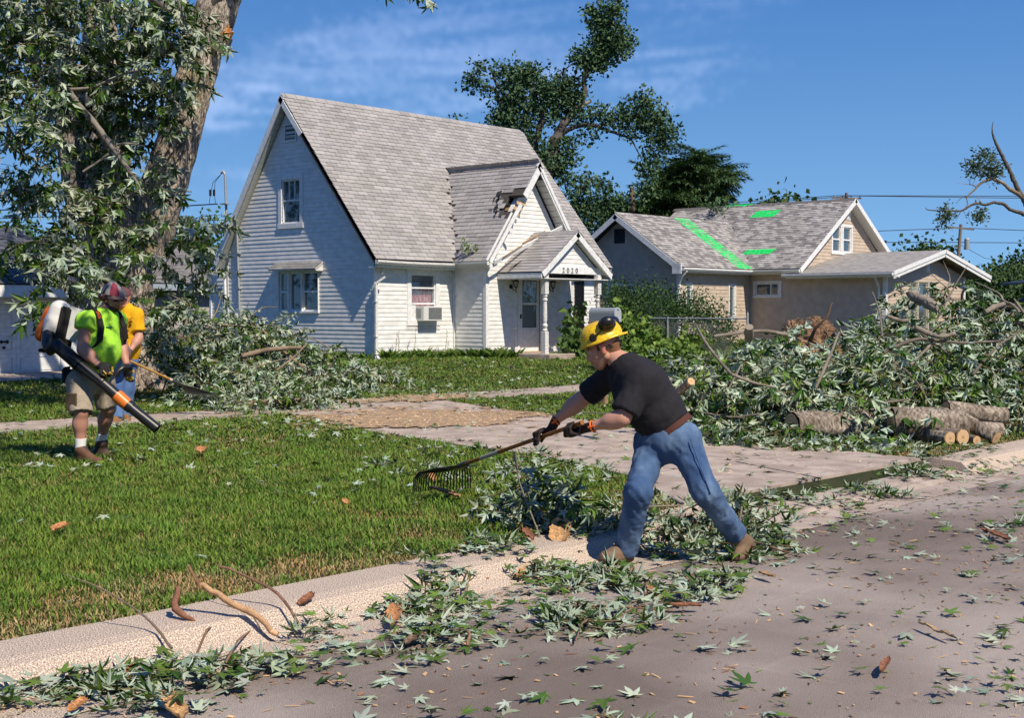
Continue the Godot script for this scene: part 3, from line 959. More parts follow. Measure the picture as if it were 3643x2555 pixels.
	wbox(mb, wf, fw[0] - 0.17, 0.78, fw[2] + 0.17, 1.04, 0.0, 0.022, 0.004)
	mbput("apron_board", mb, M.white_peeling, wn)
	mb = MB.new()
	mb.col = Color(1, 1, 1)
	var cn := 26
	for i in cn:
		var u0 := lerpf(fw[0], fw[2], float(i) / cn); var u1 := lerpf(fw[0], fw[2], float(i + 1) / cn)
		var d0 := -0.13 + 0.018 * sin(i * 1.9); var d1 := -0.13 + 0.018 * sin((i + 1) * 1.9)
		mb.col = Color(0.36, 0.10, 0.13).lerp(Color(0.55, 0.33, 0.35), clampf(0.5 + 0.9 * nz.get_noise_1d(i * 0.9), 0, 1))
		var P := func(u: float, y: float, d: float) -> Vector3: return wf.O + wf.U * u + Vector3.UP * y + wf.N * d
		for s in 7:
			mb.col = Color(0.30, 0.07, 0.10).lerp(Color(0.58, 0.36, 0.38), clampf(0.45 + 1.3 * nz.get_noise_2d(i * 0.45, s * 0.8), 0, 1))
			var y0 := lerpf(1.05, 1.92, s / 7.0); var y1 := lerpf(1.05, 1.92, (s + 1) / 7.0)
			mb.quad(P.call(u0, y0, d0), P.call(u1, y0, d1), P.call(u1, y1, d1), P.call(u0, y1, d0))
	mbput("curtain", mb, M.vc, wn)
	mb = MB.new()
	wbox(mb, wf, 1.50, 1.02, 2.20, 1.42, -0.05, 0.30, 0.015)
	var ac := mbput("air_conditioner", mb, mat("acbody", Color(0.62, 0.62, 0.59), {"rough": 0.5}), H)
	mb = MB.new()
	wbox(mb, wf, 1.68, 1.07, 2.17, 1.38, 0.296, 0.303)
	mbput("grille_dark_sheet", mb, M.black, ac)  # solid black sheet, the shade inside the grille as colour
	mb = MB.new()
	for i in 20: wbox(mb, wf, 1.68, 1.075 + i * 0.0155, 2.17, 1.081 + i * 0.0155, 0.303, 0.309)
	for i in 16: wbox(mb, wf, 1.69 + i * 0.0315, 1.07, 1.694 + i * 0.0315, 1.38, 0.302, 0.311)
	mbput("grille", mb, M.galv, ac)
	mb = MB.new()
	for i in 9:
		var z0 := 0.02 + i * 0.02
		var P: Vector3 = wf.O + V3(1.497, 1.22, z0)
		mb.box(P + V3(0, -0.12, 0), P + V3(-0.004, 0.14, 0.009))
	mbput("side_louvre", mb, M.galv, ac)
	mb = MB.new()
	wbox(mb, wf, fw[0], 1.04, 1.50, 1.46, -0.03, -0.015); wbox(mb, wf, 2.2, 1.04, fw[2], 1.46, -0.03, -0.015)
	for i in 4: wbox(mb, wf, 1.33 + i * 0.045, 1.06, 1.345 + i * 0.045, 1.44, -0.015, -0.006)
	mbput("accordion_panel", mb, M.white, ac)
	# --- door
	var dr: Array = wc.open[0]
	mb = MB.new()
	casing(mb, wc, dr, 0.08, 0.03)
	var door := mbput("door", mb, M.white, H)
	mb = MB.new()
	wbox(mb, wc, dr[0] - 0.1, 0.10, dr[2] + 0.1, 0.16, -0.02, 0.09)
	mbput("threshold", mb, M.rawwood, door)
	mb = MB.new()
	wbox(mb, wc, dr[0], 0.16, dr[2], 0.75, -0.05, -0.01, 0.004)
	wbox(mb, wc, dr[0], 0.75, dr[0] + 0.15, 2.36, -0.05, -0.01, 0.004); wbox(mb, wc, dr[2] - 0.10, 0.75, dr[2], 2.36, -0.05, -0.01, 0.004)
	wbox(mb, wc, dr[0] + 0.15, 2.24, dr[2] - 0.10, 2.36, -0.05, -0.01); wbox(mb, wc, dr[0] + 0.15, 1.46, dr[2] - 0.10, 1.52, -0.05, -0.008); wbox(mb, wc, dr[0] + 0.15, 0.75, dr[2] - 0.10, 0.82, -0.05, -0.01)
	mbput("storm_door", mb, M.white, door)
	mb = MB.new()
	wbox(mb, wc, dr[0] + 0.14, 0.81, dr[2] - 0.09, 1.47, -0.035, -0.031)
	mbput("pane", mb, M.pane, door)
	mb = MB.new()
	wbox(mb, wc, dr[0] + 0.14, 1.51, dr[2] - 0.09, 2.25, -0.035, -0.031)
	mbput("pane", mb, M.pane, door)
	mb = MB.new()
	wbox(mb, wc, dr[0] + 0.02, 0.17, dr[2] - 0.02, 2.34, -0.125, -0.09)
	mbput("inner_door", mb, mat("doorgrey", Color(0.22, 0.23, 0.22), {"rough": 0.5}), door)
	# fan light bars in the upper pane, letter slot, handle
	mb = MB.new()
	var fc: Vector3 = wc.O + wc.U * (dr[0] + 0.46) + Vector3.UP * 1.96 + wc.N * -0.026
	for i in 7:
		var an := PI * i / 6.0
		mb.bar(fc + V3(cos(an), sin(an), 0) * 0.07, fc + V3(cos(an), sin(an), 0) * 0.24, 0.010, 0.010)
	for i in 12:
		var a0 := PI * i / 12.0; var a1 := PI * (i + 1) / 12.0
		for r in [0.07, 0.24]: mb.bar(fc + V3(cos(a0), sin(a0), 0) * r, fc + V3(cos(a1), sin(a1), 0) * r, 0.012, 0.012)
	mbput("fan_light", mb, M.white, door)
	mb = MB.new()
	wbox(mb, wc, dr[0] + 0.38, 1.74, dr[0] + 0.56, 1.765, -0.09, -0.06)
	wbox(mb, wc, dr[0] + 0.05, 1.08, dr[0] + 0.08, 1.2, -0.01, 0.03); 
	mbput("handle", mb, M.black, door)
	# porch lanterns
	for u in [1.02, 2.62]:
		var L := Node3D.new()
		L.name = "porch_lantern"
		H.add_child(L, true)
		L.position = wc.O + wc.U * u + Vector3.UP * 2.0
		mb = MB.new()
		mb.box(V3(-0.14, -0.16, 0.0), V3(0.02, 0.16, 0.02), 0.004)
		mbput("back_plate", mb, M.white, L)
		mb = MB.new()
		mb.lathe(Transform3D(Basis(V3(1, 0, 0), V3(0, 0, 1), V3(0, -1, 0)), V3(-0.04, -0.04, 0.02)), [Vector2(0.0, 0.04), Vector2(0.05, 0.035), Vector2(0.065, 0.0)], 10)
		mb.tube([V3(-0.04, -0.05, 0.03), V3(0.02, -0.13, 0.09), V3(0.06, -0.12, 0.13), V3(0.06, -0.05, 0.13)], [0.012, 0.012, 0.012, 0.012], 6)
		mb.lathe(Transform3D(Basis(), V3(0.06, 0, 0.13)), [Vector2(0, -0.20), Vector2(0.014, -0.18), Vector2(0.01, -0.10), Vector2(0.04, -0.06), Vector2(0.055, -0.05), Vector2(0.05, -0.045), Vector2(0, -0.045)], 6)
		mb.lathe(Transform3D(Basis(), V3(0.06, 0, 0.13)), [Vector2(0.0, 0.10), Vector2(0.088, 0.10), Vector2(0.085, 0.115), Vector2(0.03, 0.17), Vector2(0.012, 0.19), Vector2(0.02, 0.21), Vector2(0.0, 0.23)], 6)
		for i in 6:
			var an := TAU * i / 6
			mb.bar(V3(0.06, 0, 0.13) + V3(cos(an) * 0.05, -0.05, sin(an) * 0.05), V3(0.06, 0, 0.13) + V3(cos(an) * 0.08, 0.10, sin(an) * 0.08), 0.008, 0.008)
		mbput("lantern_frame", mb, M.black, L)
		mb = MB.new()
		mb.lathe(Transform3D(Basis(), V3(0.06, 0, 0.13)), [Vector2(0.045, -0.045), Vector2(0.074, 0.10)], 6)
		mbput("lantern_glass", mb, glass("lglass", Color(0.8, 0.8, 0.75), 0.35), L)
	# --- porch
	var px := 28.30; var pl := 26.80; var pr := 29.84; var pe := 2.62; var py := 3.74; var pz := -22.50
	mb = MB.new()
	roof_slab(mb, V3(pl, pe, -24.08), V3(pl, pe, pz), V3(px, py, pz), V3(px, py, -24.08), 0.07)
	roof_slab(mb, V3(pr, pe, pz), V3(pr, pe, -24.08), V3(px, py, -24.08), V3(px, py, pz), 0.07)
	var proof := mbput("porch_roof", mb, M.deck, H)
	var pv := V3(px - pl, py - pe, 0).normalized()
	shingle_slope(list, proof, V3(pl - 0.02, pe - 0.015, -24.06), V3(0, 0, 1), pv, 1.58, Vector2(px - pl, py - pe).length(), 0.135, 0.30)
	shingle_slope(list, proof, V3(pr + 0.02, pe - 0.015, pz + 0.02), V3(0, 0, -1), V3(px - pr, py - pe, 0).normalized(), 1.58, Vector2(px - pl, py - pe).length(), 0.135, 0.30)
	mb = MB.new()
	for i in 6:
		var z0 := pz + 0.03 - i * 0.25
		mb.col = Color(0.420, 0.405, 0.398) * rf(0.9, 1.1)
		for s: float in [-1.0, 1.0]:
			var a := V3(px + s * 0.13, py + 0.028 - 0.097, z0); var b := V3(px, py + 0.032, z0)
			var a2 := a + V3(0, -0.008, -0.28); var b2 := b + V3(0, -0.008, -0.28)
			if s < 0: mb.quad(a2, a, b, b2)
			else: mb.quad(a, a2, b2, b)
	mbput("ridge_cap", mb, M.shingle, proof)
	mb = MB.new()
	rake(mb, V3(px, py + 0.0, pz), V3(pl - 0.03, pe - 0.02, pz), V3(0, 0, 1), 0.16, 0.03)
	mbput("rake_board", mb, M.white, H)
	mb = MB.new()
	rake(mb, V3(px, py + 0.0, pz), V3(pr + 0.03, pe - 0.02, pz), V3(0, 0, 1), 0.16, 0.03)
	mbput("rake_board", mb, M.white, H)
	mb = MB.new()
	mb.box(V3(pl - 0.02, pe - 0.17, -24.07), V3(pl + 0.01, pe - 0.03, pz), 0.003)
	mb.box(V3(pr - 0.01, pe - 0.17, -24.07), V3(pr + 0.02, pe - 0.03, pz), 0.003)
	mb.box(V3(pl, pe - 0.19, -24.07), V3(pr, pe - 0.17, pz - 0.03))
	mbput("fascia", mb, M.white, H)
	# gable of the porch: name board with number, boards above
	var wp := {"O": V3(27.02, pe - 0.02, -22.70), "U": V3(1, 0, 0), "N": V3(0, 0, 1), "W": 2.56, "he": 0.0, "au": 1.28, "ay": 0.95, "open": []}
	var pg = wall_core("porch_gable", wp, S, H, 0.08)
	boards(wp, S, pg, 0.114, 0.014, 0.16)
	mb = MB.new()
	wbox(mb, wp, -0.06, -0.02, 2.62, 0.17, 0.0, 0.05, 0.004)
	mbput("number_board", mb, M.white, pg)
	var ft := SystemFont.new()
	ft.font_names = PackedStringArray(["Droid Serif"])
	for i in 4:
		var tm := TextMesh.new()
		tm.text = "2020"[i]
		tm.font = ft
		tm.font_size = 40
		tm.pixel_size = 0.0046
		tm.depth = 0.012
		var d := put("house_number", tm, M.black, pg)
		d.position = wp.O + V3(0.86 + i * 0.19, 0.072, 0.058)
	for i in 12:
		mb = MB.new()
		var t0 := 0.10 + i * 0.072
		var t1 := t0 + 0.066
		for s in [1.0]:
			var a := V3(lerpf(px, pr, t0), lerpf(py, pe, t0) - 0.15, pz)
			var b := V3(lerpf(px, pr, t1), lerpf(py, pe, t1) - 0.15, pz)
			var k := V3(0, 0, -0.2)
			var lift := V3(0, 0.012, 0)
			mb.hexa([a, b, b + k, a + k, a + lift, b + lift, b + k + lift, a + k + lift])
		mbput("soffit_panel", mb, M.soffit, H)
	# turned posts
	for x in [27.14, 29.44]:
		mb = MB.new()
		var P := Transform3D(Basis(), V3(x, 0.40, -22.68))
		mb.box(P.origin + V3(-0.075, 0, -0.075), P.origin + V3(0.075, 0.62, 0.075), 0.006)
		mb.box(P.origin + V3(-0.075, 1.62, -0.075), P.origin + V3(0.075, 2.18, 0.075), 0.006)
		mb.lathe(P, [Vector2(0.06, 0.62), Vector2(0.075, 0.66), Vector2(0.05, 0.70), Vector2(0.072, 0.76), Vector2(0.072, 0.80), Vector2(0.045, 0.84), Vector2(0.058, 0.90), Vector2(0.062, 1.05), Vector2(0.055, 1.35), Vector2(0.05, 1.42), Vector2(0.07, 1.45), Vector2(0.07, 1.49), Vector2(0.048, 1.52), Vector2(0.07, 1.56), Vector2(0.06, 1.62)], 16)
		mbput("porch_post", mb, M.white_peeling, H)
	mb = MB.new()
	mb.box(V3(26.95, 0.0, -24.05), V3(30.7, 0.42, -22.35), 0.015)
	mbput("porch_slab", mb, M.concrete, H)
	# dark louvred shutter and its white trim right of the porch
	mb = MB.new()
	wbox(mb, wr, 1.56, 0.35, 1.60, 2.42, 0.0, 0.05); wbox(mb, wr, 1.96, 0.35, 2.0, 2.42, 0.0, 0.05)
	wbox(mb, wr, 1.6, 0.35, 1.96, 2.42, 0.018, 0.026)
	for i in 38: wbox(mb, wr, 1.60, 0.37 + i * 0.054, 1.96, 0.385 + i * 0.054, 0.026, 0.048)
	mbput("shutter", mb, M.black, H)
	mb = MB.new()
	wbox(mb, wr, 1.40, 0.2, 1.53, 2.44, 0.0, 0.03, 0.004)
	mbput("shutter_trim", mb, M.white_peeling, H)
	# torn fascia board lying over the porch roof
	mb = MB.new()
	mb.bar(V3(26.20, 2.86, -23.66), V3(29.45, 4.02, -23.80), 0.03, 0.13, V3(0.1, 1, 0.3), 0.004)
	var fb := mbput("fallen_fascia_board", mb, M.white, H)
	mb = MB.new()
	mb.bar(V3(27.5, 3.42, -23.78), V3(28.55, 3.80, -23.86), 0.02, 0.06, V3(0.2, 1, 0.4))
	mb.bar(V3(26.5, 3.00, -23.62), V3(27.35, 3.36, -23.66), 0.012, 0.05, V3(0.2, 1, 0.4))
	mbput("splintered_lath", mb, M.rawwood, fb)
	mb = MB.new()
	mb.col = Color(0.03, 0.03, 0.032)
	mb.bar(V3(26.75, 2.72, -23.58), V3(29.30, 3.86, -23.62), 0.012, 0.10, V3(0.1, 0.6, 1.0))
	mb.bar(V3(28.6, 3.42, -23.3), V3(29.2, 3.72, -23.45), 0.012, 0.07, V3(0.1, 1, 1.0))
	mbput("torn_felt", mb, M.vc, fb)
	# electric meter, conduit and service mast on the gable
	mb = MB.new()
	mb.tube([V3(23.34, 1.55, -30.90), V3(23.34, 4.05, -30.99)], [0.035, 0.035], 8)
	mb.tube([V3(23.02, 3.85, -31.03), V3(23.02, 5.45, -31.10), V3(23.0, 5.54, -31.15), V3(22.96, 5.50, -31.22)], [0.035, 0.035, 0.05, 0.04], 8)
	mb.tube([V3(23.34, 4.05, -30.99), V3(23.18, 4.02, -31.0), V3(23.02, 3.86, -31.03)], [0.035, 0.04, 0.035], 8)
	for y in [2.2, 3.2]: mb.box(V3(23.30, y, -31.0), V3(23.39, y + 0.03, -30.86))
	mb.box(V3(22.9, 4.60, -31.2), V3(23.06, 4.63, -30.9))
	mbput("service_mast", mb, M.galv, H)
	mb = MB.new()
	mb.box(V3(23.27, 1.15, -31.02), V3(23.385, 1.62, -30.78), 0.01)
	mb.box(V3(23.26, 0.45, -29.12), V3(23.385, 0.86, -28.92), 0.02)
	mb.lathe(Transform3D(Basis(V3(0, 0, 1), V3(-1, 0, 0), V3(0, -1, 0)), V3(23.28, 1.42, -30.95)), [Vector2(0.09, 0.0), Vector2(0.09, 0.08), Vector2(0.07, 0.12), Vector2(0, 0.12)], 14)
	mbput("meter_box", mb, mat("meter", Color(0.33, 0.36, 0.37), {"rough": 0.5}), H)
	mb = MB.new()
	for k in 2:
		var s := V3(22.97, 5.48, -31.2)
		var e := V3(22.88 - 0.1 * k, 4.62, -31.35 - 0.18 * k)
		mb.tube([s, s.lerp(e, 0.3) + V3(-0.05, 0.02, -0.16), s.lerp(e, 0.6) + V3(-0.03, -0.1, -0.14), e], [0.008, 0.008, 0.008, 0.008], 5)
		var c := s.lerp(e, 0.55) + V3(-0.04, -0.06, -0.15)
		mb.tube([c + V3(0, 0.09, 0), c - V3(0, 0.09, 0)], [0.035, 0.035], 7)
	mbput("service_cable", mb, M.black, H)
	finish_shingles(list, 0.36, 0.142, 0.019, [Color(0.540, 0.510, 0.495), Color(0.488, 0.465, 0.450), Color(0.585, 0.555, 0.540), Color(0.510, 0.488, 0.473), Color(0.435, 0.413, 0.405), Color(0.540, 0.517, 0.510)])

func rake(mb: MB, a: Vector3, b: Vector3, out: Vector3, hgt: float, th: float) -> void:
	var d := (b - a).normalized()
	var dn := d.cross(out).normalized()
	if dn.y > 0: dn = -dn
	var o := out * th
	var p := [a + dn * hgt, b + dn * hgt, b, a]
	if (p[1] - p[0]).cross(p[3] - p[0]).dot(out) < 0: p = [p[1], p[0], p[3], p[2]]
	mb.hexa([p[0] + o, p[1] + o, p[1], p[0], p[3] + o, p[2] + o, p[2], p[3]])

func build_tan_house() -> void:
	var H := thing("tan_house", "tan clapboard house with grey patterned shingles and bright green roof patches", "house")
	var g := 0.3
	var Tm: Material = M.tan
	var list := []
	# left wing: gable to the left, front wall towards the street
	var wl := {"O": V3(36.9, g, -29.9), "U": V3(0, 0, 1), "N": V3(-1, 0, 0), "W": 4.9, "he": 2.62, "au": 2.45, "ay": 4.40, "open": [[1.95, 0.75, 2.95, 2.14]]}
	var o1 := wall_core("wing_gable_wall", wl, Tm, H)
	boards(wl, Tm, o1, 0.125, 0.016)
	var wf := {"O": V3(36.9, g, -25.0), "U": V3(1, 0, 0), "N": V3(0, 0, 1), "W": 4.8, "he": 2.62, "au": 1.0, "ay": 2.62, "open": [[0.42, 0.98, 0.72, 2.16], [3.10, 0.98, 3.46, 2.16]]}
	var o2 := wall_core("wing_front_wall", wf, Tm, H)
	boards(wf, Tm, o2, 0.125, 0.016)
	# main part
	var wm := {"O": V3(41.4, g, -30.2), "U": V3(0, 0, 1), "N": V3(-1, 0, 0), "W": 10.40, "he": 2.55, "au": 1.0, "ay": 2.55, "open": [[5.42, 1.80, 6.42, 2.26]]}
	var o3 := wall_core("side_wall", wm, Tm, H)
	var wm2 := {"O": V3(41.4, g, -25.0), "U": V3(0, 0, 1), "N": V3(-1, 0, 0), "W": 5.20, "he": 2.55, "au": 1.0, "ay": 2.55, "open": [[0.22, 1.80, 1.22, 2.26]]}
	boards(wm2, Tm, o3, 0.125, 0.016)
	var wg := {"O": V3(41.4, g, -23.1), "U": V3(1, 0, 0), "N": V3(0, 0, 1), "W": 7.4, "he": 2.6, "au": 3.62, "ay": 5.25, "open": [[2.52, 3.42, 3.14, 4.35], [3.34, 3.42, 3.96, 4.35]]}
	var o4 := wall_core("main_gable_wall", wg, Tm, H)
	boards(wg, Tm, o4, 0.125, 0.016, 2.5)
	var wp := {"O": V3(41.4, g, -19.80), "U": V3(1, 0, 0), "N": V3(0, 0, 1), "W": 6.5, "he": 2.5, "au": 3.25, "ay": 3.22, "open": [[1.85, 0.45, 2.40, 2.26], [2.52, 0.45, 3.25, 2.26], [3.37, 0.45, 3.92, 2.26]]}
	var o5 := wall_core("porch_front_wall", wp, Tm, H)
	boards(wp, Tm, o5, 0.125, 0.016)
	# hidden sides close the volume
	var mb := MB.new()
	mb.box(V3(48.8, g, -30.2), V3(48.9, g + 2.55, -23.1)); mb.box(V3(47.8, g, -23.1), V3(47.9, g + 2.5, -19.9))
	mb.box(V3(36.95, g, -29.9), V3(49.1, g + 2.55, -29.8)); mb.box(V3(41.8, g, -30.2), V3(49.1, g + 4.2, -30.05))
	mbput("rear_wall", mb, Tm, H)
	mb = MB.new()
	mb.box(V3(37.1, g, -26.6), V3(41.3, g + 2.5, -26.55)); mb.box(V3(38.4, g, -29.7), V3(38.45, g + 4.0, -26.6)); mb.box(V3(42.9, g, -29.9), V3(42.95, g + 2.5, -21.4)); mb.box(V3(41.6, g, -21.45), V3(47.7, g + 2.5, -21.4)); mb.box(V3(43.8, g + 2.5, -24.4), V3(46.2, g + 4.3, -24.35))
	mbput("added_dark_wall", mb, M.room_shade, H)  # walls added behind the panes, room shade put into their colour
	mb = MB.new()
	mb.box(V3(36.94, 0.05, -29.85), V3(41.9, g + 0.003, -25.05)); mb.box(V3(41.46, 0.05, -30.1), V3(47.8, g + 0.005, -20.0))
	mbput("foundation", mb, M.concrete, H)
	mb = MB.new()
	mb.box(V3(36.87, g, -25.09), V3(36.98, g + 2.62, -24.975), 0.004)
	mb.box(V3(41.37, g, -19.9), V3(41.50, g + 2.5, -19.77), 0.004); mb.box(V3(47.8, g, -19.9), V3(47.93, g + 2.5, -19.77), 0.004)
	mbput("corner_trim", mb, M.white, H)
	# wing roof
	var rz := -27.4; var ry := 4.90; var ez := -24.68; var ey := 3.02; var xl := 36.55
	mb = MB.new()
	roof_slab(mb, V3(xl, ey, ez), V3(45.3, ey, ez), V3(45.3, ry, rz), V3(xl, ry, rz), 0.1)
	roof_slab(mb, V3(45.3, ey, 2 * rz - ez), V3(xl, ey, 2 * rz - ez), V3(xl, ry, rz), V3(45.3, ry, rz), 0.1)
	var r1 := mbput("wing_roof", mb, M.deck, H)
	# main roof: ridge runs away from the street
	var cx := 45.02; var cy := 5.68; var cl := 40.96; var cr := 49.08; var ce := 3.03; var cz := -22.74; var bz := -30.6
	mb = MB.new()
	roof_slab(mb, V3(cl, ce, bz), V3(cl, ce, cz), V3(cx, cy, cz), V3(cx, cy, bz), 0.1)
	roof_slab(mb, V3(cr, ce, cz), V3(cr, ce, bz), V3(cx, cy, bz), V3(cx, cy, cz), 0.1)
	var r2 := mbput("main_roof", mb, M.deck, H)
	var vw := V3(0, ry - ey, rz - ez).normalized()
	var vm := V3(cx - cl, cy - ce, 0).normalized()
	var hm := func(p: Vector3) -> float: return ce + (cy - ce) * clampf((p.x - cl) / (cx - cl), -1.0, 1.0)
	var hw := func(p: Vector3) -> float: return ey + (ry - ey) * (1.0 - absf(p.z - rz) / (ez - rz))
	shingle_slope(list, r1, V3(xl - 0.01, ey, ez + 0.02), V3(1, 0, 0), vw, 8.8, Vector2(ry - ey, rz - ez).length(), 0.135, 0.24, func(p: Vector3) -> bool: return hm.call(p) < p.y + 0.06)
	shingle_slope(list, r2, V3(cl - 0.01, ce, bz), V3(0, 0, 1), vm, cz - bz + 0.02, Vector2(cx - cl, cy - ce).length(), 0.135, 0.24, func(p: Vector3) -> bool: return hw.call(p) < p.y + 0.06)
	finish_shingles(list, 0.24, 0.135, 0.02, [Color(0.600, 0.570, 0.547), Color(0.375, 0.352, 0.345), Color(0.540, 0.510, 0.495), Color(0.660, 0.630, 0.600), Color(0.315, 0.300, 0.300), Color(0.495, 0.473, 0.450)])
	# ridge caps
	mb = MB.new()
	mb.col = Color(0.25, 0.235, 0.225)
	for i in 34:
		var x := xl + i * 0.24
		if x > 43.9: break
		mb.quad(V3(x, ry + 0.03 - 0.08, rz + 0.13), V3(x + 0.26, ry + 0.018 - 0.08, rz + 0.13), V3(x + 0.26, ry + 0.025, rz), V3(x, ry + 0.037, rz))
	mbput("ridge_cap", mb, M.shingle, r1)
	mb = MB.new()
	mb.col = Color(0.2, 0.19, 0.185)
	for i in 34:
		var z := cz - i * 0.235
		if z < bz: break
		mb.quad(V3(cx - 0.14, cy - 0.06, z - 0.25), V3(cx - 0.14, cy - 0.052, z), V3(cx, cy + 0.04, z), V3(cx, cy + 0.03, z - 0.25))
	mbput("ridge_cap", mb, M.shingle, r2)
	# low front porch roof
	var px := 45.02; var pl := 40.92; var pr := 49.12; var pe := 2.86; var py := 3.70; var pz := -19.30
	mb = MB.new()
	roof_slab(mb, V3(pl, pe, -23.3), V3(pl, pe, pz), V3(px, py, pz), V3(px, py, -23.3), 0.1)
	roof_slab(mb, V3(pr, pe, pz), V3(pr, pe, -23.05), V3(px, py, -23.05), V3(px, py, pz), 0.1)
	mbput("porch_roof", mb, M.flatroof, H)
	# rakes, eaves
	mb = MB.new()
	rake(mb, V3(xl, ry, rz), V3(xl, ey, ez), V3(-1, 0, 0), 0.18, 0.03); rake(mb, V3(xl, ry, rz), V3(xl, ey, 2 * rz - ez), V3(-1, 0, 0), 0.18, 0.03)
	mb.box(V3(xl - 0.03, ey - 0.22, ez - 0.35), V3(xl + 0.02, ey + 0.12, ez + 0.0))
	rake(mb, V3(cx, cy + 0.02, cz), V3(cl - 0.05, ce - 0.01, cz), V3(0, 0, 1), 0.17, 0.03); rake(mb, V3(cx, cy + 0.02, cz), V3(cr + 0.05, ce - 0.01, cz), V3(0, 0, 1), 0.17, 0.03)
	rake(mb, V3(px, py + 0.02, pz), V3(pl - 0.03, pe + 0.01, pz), V3(0, 0, 1), 0.13, 0.03); rake(mb, V3(px, py + 0.02, pz), V3(pr + 0.03, pe + 0.01, pz), V3(0, 0, 1), 0.13, 0.03)
	rake(mb, V3(px, py - 0.11, pz - 0.02), V3(pl, pe - 0.12, pz - 0.02), V3(0, 0, 1), 0.12, 0.02); rake(mb, V3(px, py - 0.11, pz - 0.02), V3(pr, pe - 0.12, pz - 0.02), V3(0, 0, 1), 0.12, 0.02)
	mbput("rake_board", mb, M.white, H)
	mb = MB.new()
	mb.box(V3(xl, ey - 0.17, ez - 0.02), V3(41.4, ey - 0.02, ez)); mb.box(V3(xl, ey - 0.18, -25.0), V3(41.4, ey - 0.16, ez - 0.02))
	mb.box(V3(cl, ce - 0.17, -24.8), V3(cl + 0.02, ce - 0.02, cz)); mb.box(V3(cl + 0.02, ce - 0.18, -25), V3(41.4, ce - 0.16, cz))
	mb.box(V3(pl, pe - 0.17, -23.3), V3(pl + 0.02, pe - 0.02, pz)); mb.box(V3(pl + 0.02, pe - 0.18, -23.3), V3(41.4, pe - 0.16, pz))
	mb.box(V3(pl + 0.02, pe - 0.14, pz - 0.5), V3(pl + 0.4, pe - 0.02, pz - 0.03))
	mbput("fascia", mb, M.white, H)
	mb = MB.new()
	gutter(mb, V3(xl, ey - 0.13, ez + 0.002), V3(41.3, ey - 0.13, ez + 0.002), V3(0, 0, 1))
	mbput("gutter", mb, M.white, H)
	mb = MB.new()
	gutter(mb, V3(cl - 0.002, ce - 0.13, -24.7), V3(cl - 0.002, ce - 0.13, cz), V3(-1, 0, 0))
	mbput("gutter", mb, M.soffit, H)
	mb = MB.new()
	gutter(mb, V3(pl - 0.002, pe - 0.13, -23.4), V3(pl - 0.002, pe - 0.13, pz), V3(-1, 0, 0))
	mbput("gutter", mb, M.white, H)
	mb = MB.new()
	downspout(mb, [V3(36.78, 2.88, -24.62), V3(36.74, 2.72, -24.78), V3(36.80, 2.45, -24.95), V3(36.80, 0.4, -24.95)])
	mbput("downspout", mb, M.white, H)
	mb = MB.new()
	downspout(mb, [V3(40.98, 2.72, -20.0), V3(41.1, 2.6, -20.0), V3(41.32, 2.35, -20.0), V3(41.32, 0.4, -20.0)])
	mbput("downspout", mb, M.white, H)
	# soffits of the gables
	mb = MB.new()
	for s in [cl, cr]:
		mb.quad(V3(cx, cy - 0.16, cz), V3(s, ce - 0.16, cz), V3(s, ce - 0.16, -23.1), V3(cx, cy - 0.16, -23.1))
	mbput("soffit", mb, M.soffit, H)
	# windows
	sash(H, wl, wl.open[0], [], M.white, 0.05, 0.07, 0.03)
	for o in wf.open: sash(H, wf, o, [], M.white, 0.05, 0.06, 0.03)
	var hwin := sash(H, wm2, wm2.open[0], [], M.white, 0.05, 0.07, 0.035)
	mb = MB.new()
	for f in [0.62, 0.92]:
		var u := lerpf(0.22, 1.22, f)
		wbox(mb, wm2, u - 0.02, 1.85, u + 0.02, 2.21, -0.05, -0.01)
	mbput("sash_bar", mb, M.white, hwin)
	for o in wg.open: sash(H, wg, o, [0.5], M.white, 0.05, 0.09, 0.035, 0.1, 0.08)
	var sm := mat("sashtan", Color(0.45, 0.41, 0.32), {"rough": 0.5})
	sash(H, wp, wp.open[0], [0.28, 0.62], sm, 0.05, 0.06, 0.03, 0.06, 0.05)
	sash(H, wp, wp.open[1], [], sm, 0.05, 0.06, 0.03, 0.06, 0.05)
	sash(H, wp, wp.open[2], [0.28, 0.62], sm, 0.05, 0.06, 0.03, 0.06, 0.05)
	# vents
	mb = MB.new()
	wbox(mb, wg, 3.62, 4.62, 3.90, 4.92, 0, 0.03, 0.004)
	wbox(mb, wp, 3.14, 2.62, 3.38, 3.02, 0, 0.03, 0.004)
	for i in 4:
		wbox(mb, wg, 3.65, 4.66 + i * 0.06, 3.87, 4.69 + i * 0.06, 0.03, 0.045); wbox(mb, wp, 3.17, 2.66 + i * 0.085, 3.35, 2.70 + i * 0.085, 0.03, 0.045)
	mbput("gable_vent", mb, M.white, H)
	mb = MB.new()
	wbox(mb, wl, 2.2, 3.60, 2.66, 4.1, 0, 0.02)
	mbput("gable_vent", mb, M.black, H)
	# house number plate
	mb = MB.new()
	wbox(mb, wp, 5.35, 1.42, 6.1, 1.72, 0.015, 0.04, 0.005)
	var pt := mbput("number_plate", mb, mat("plate", Color(0.26, 0.19, 0.13), {"rough": 0.6}), H)
	var ft := SystemFont.new()
	ft.font_names = PackedStringArray(["Droid Serif"])
	var tm := TextMesh.new()
	tm.text = "2018"; tm.font = ft; tm.font_size = 40; tm.pixel_size = 0.005; tm.depth = 0.01
	var d := put("plate_number", tm, mat("platenum", Color(0.5, 0.45, 0.36), {}), pt)
	d.position = wp.O + V3(5.72, 1.57, 0.045)
	# green roofing underlay: a strip down the wing roof and patches on the main roof
	var gm := green_print()
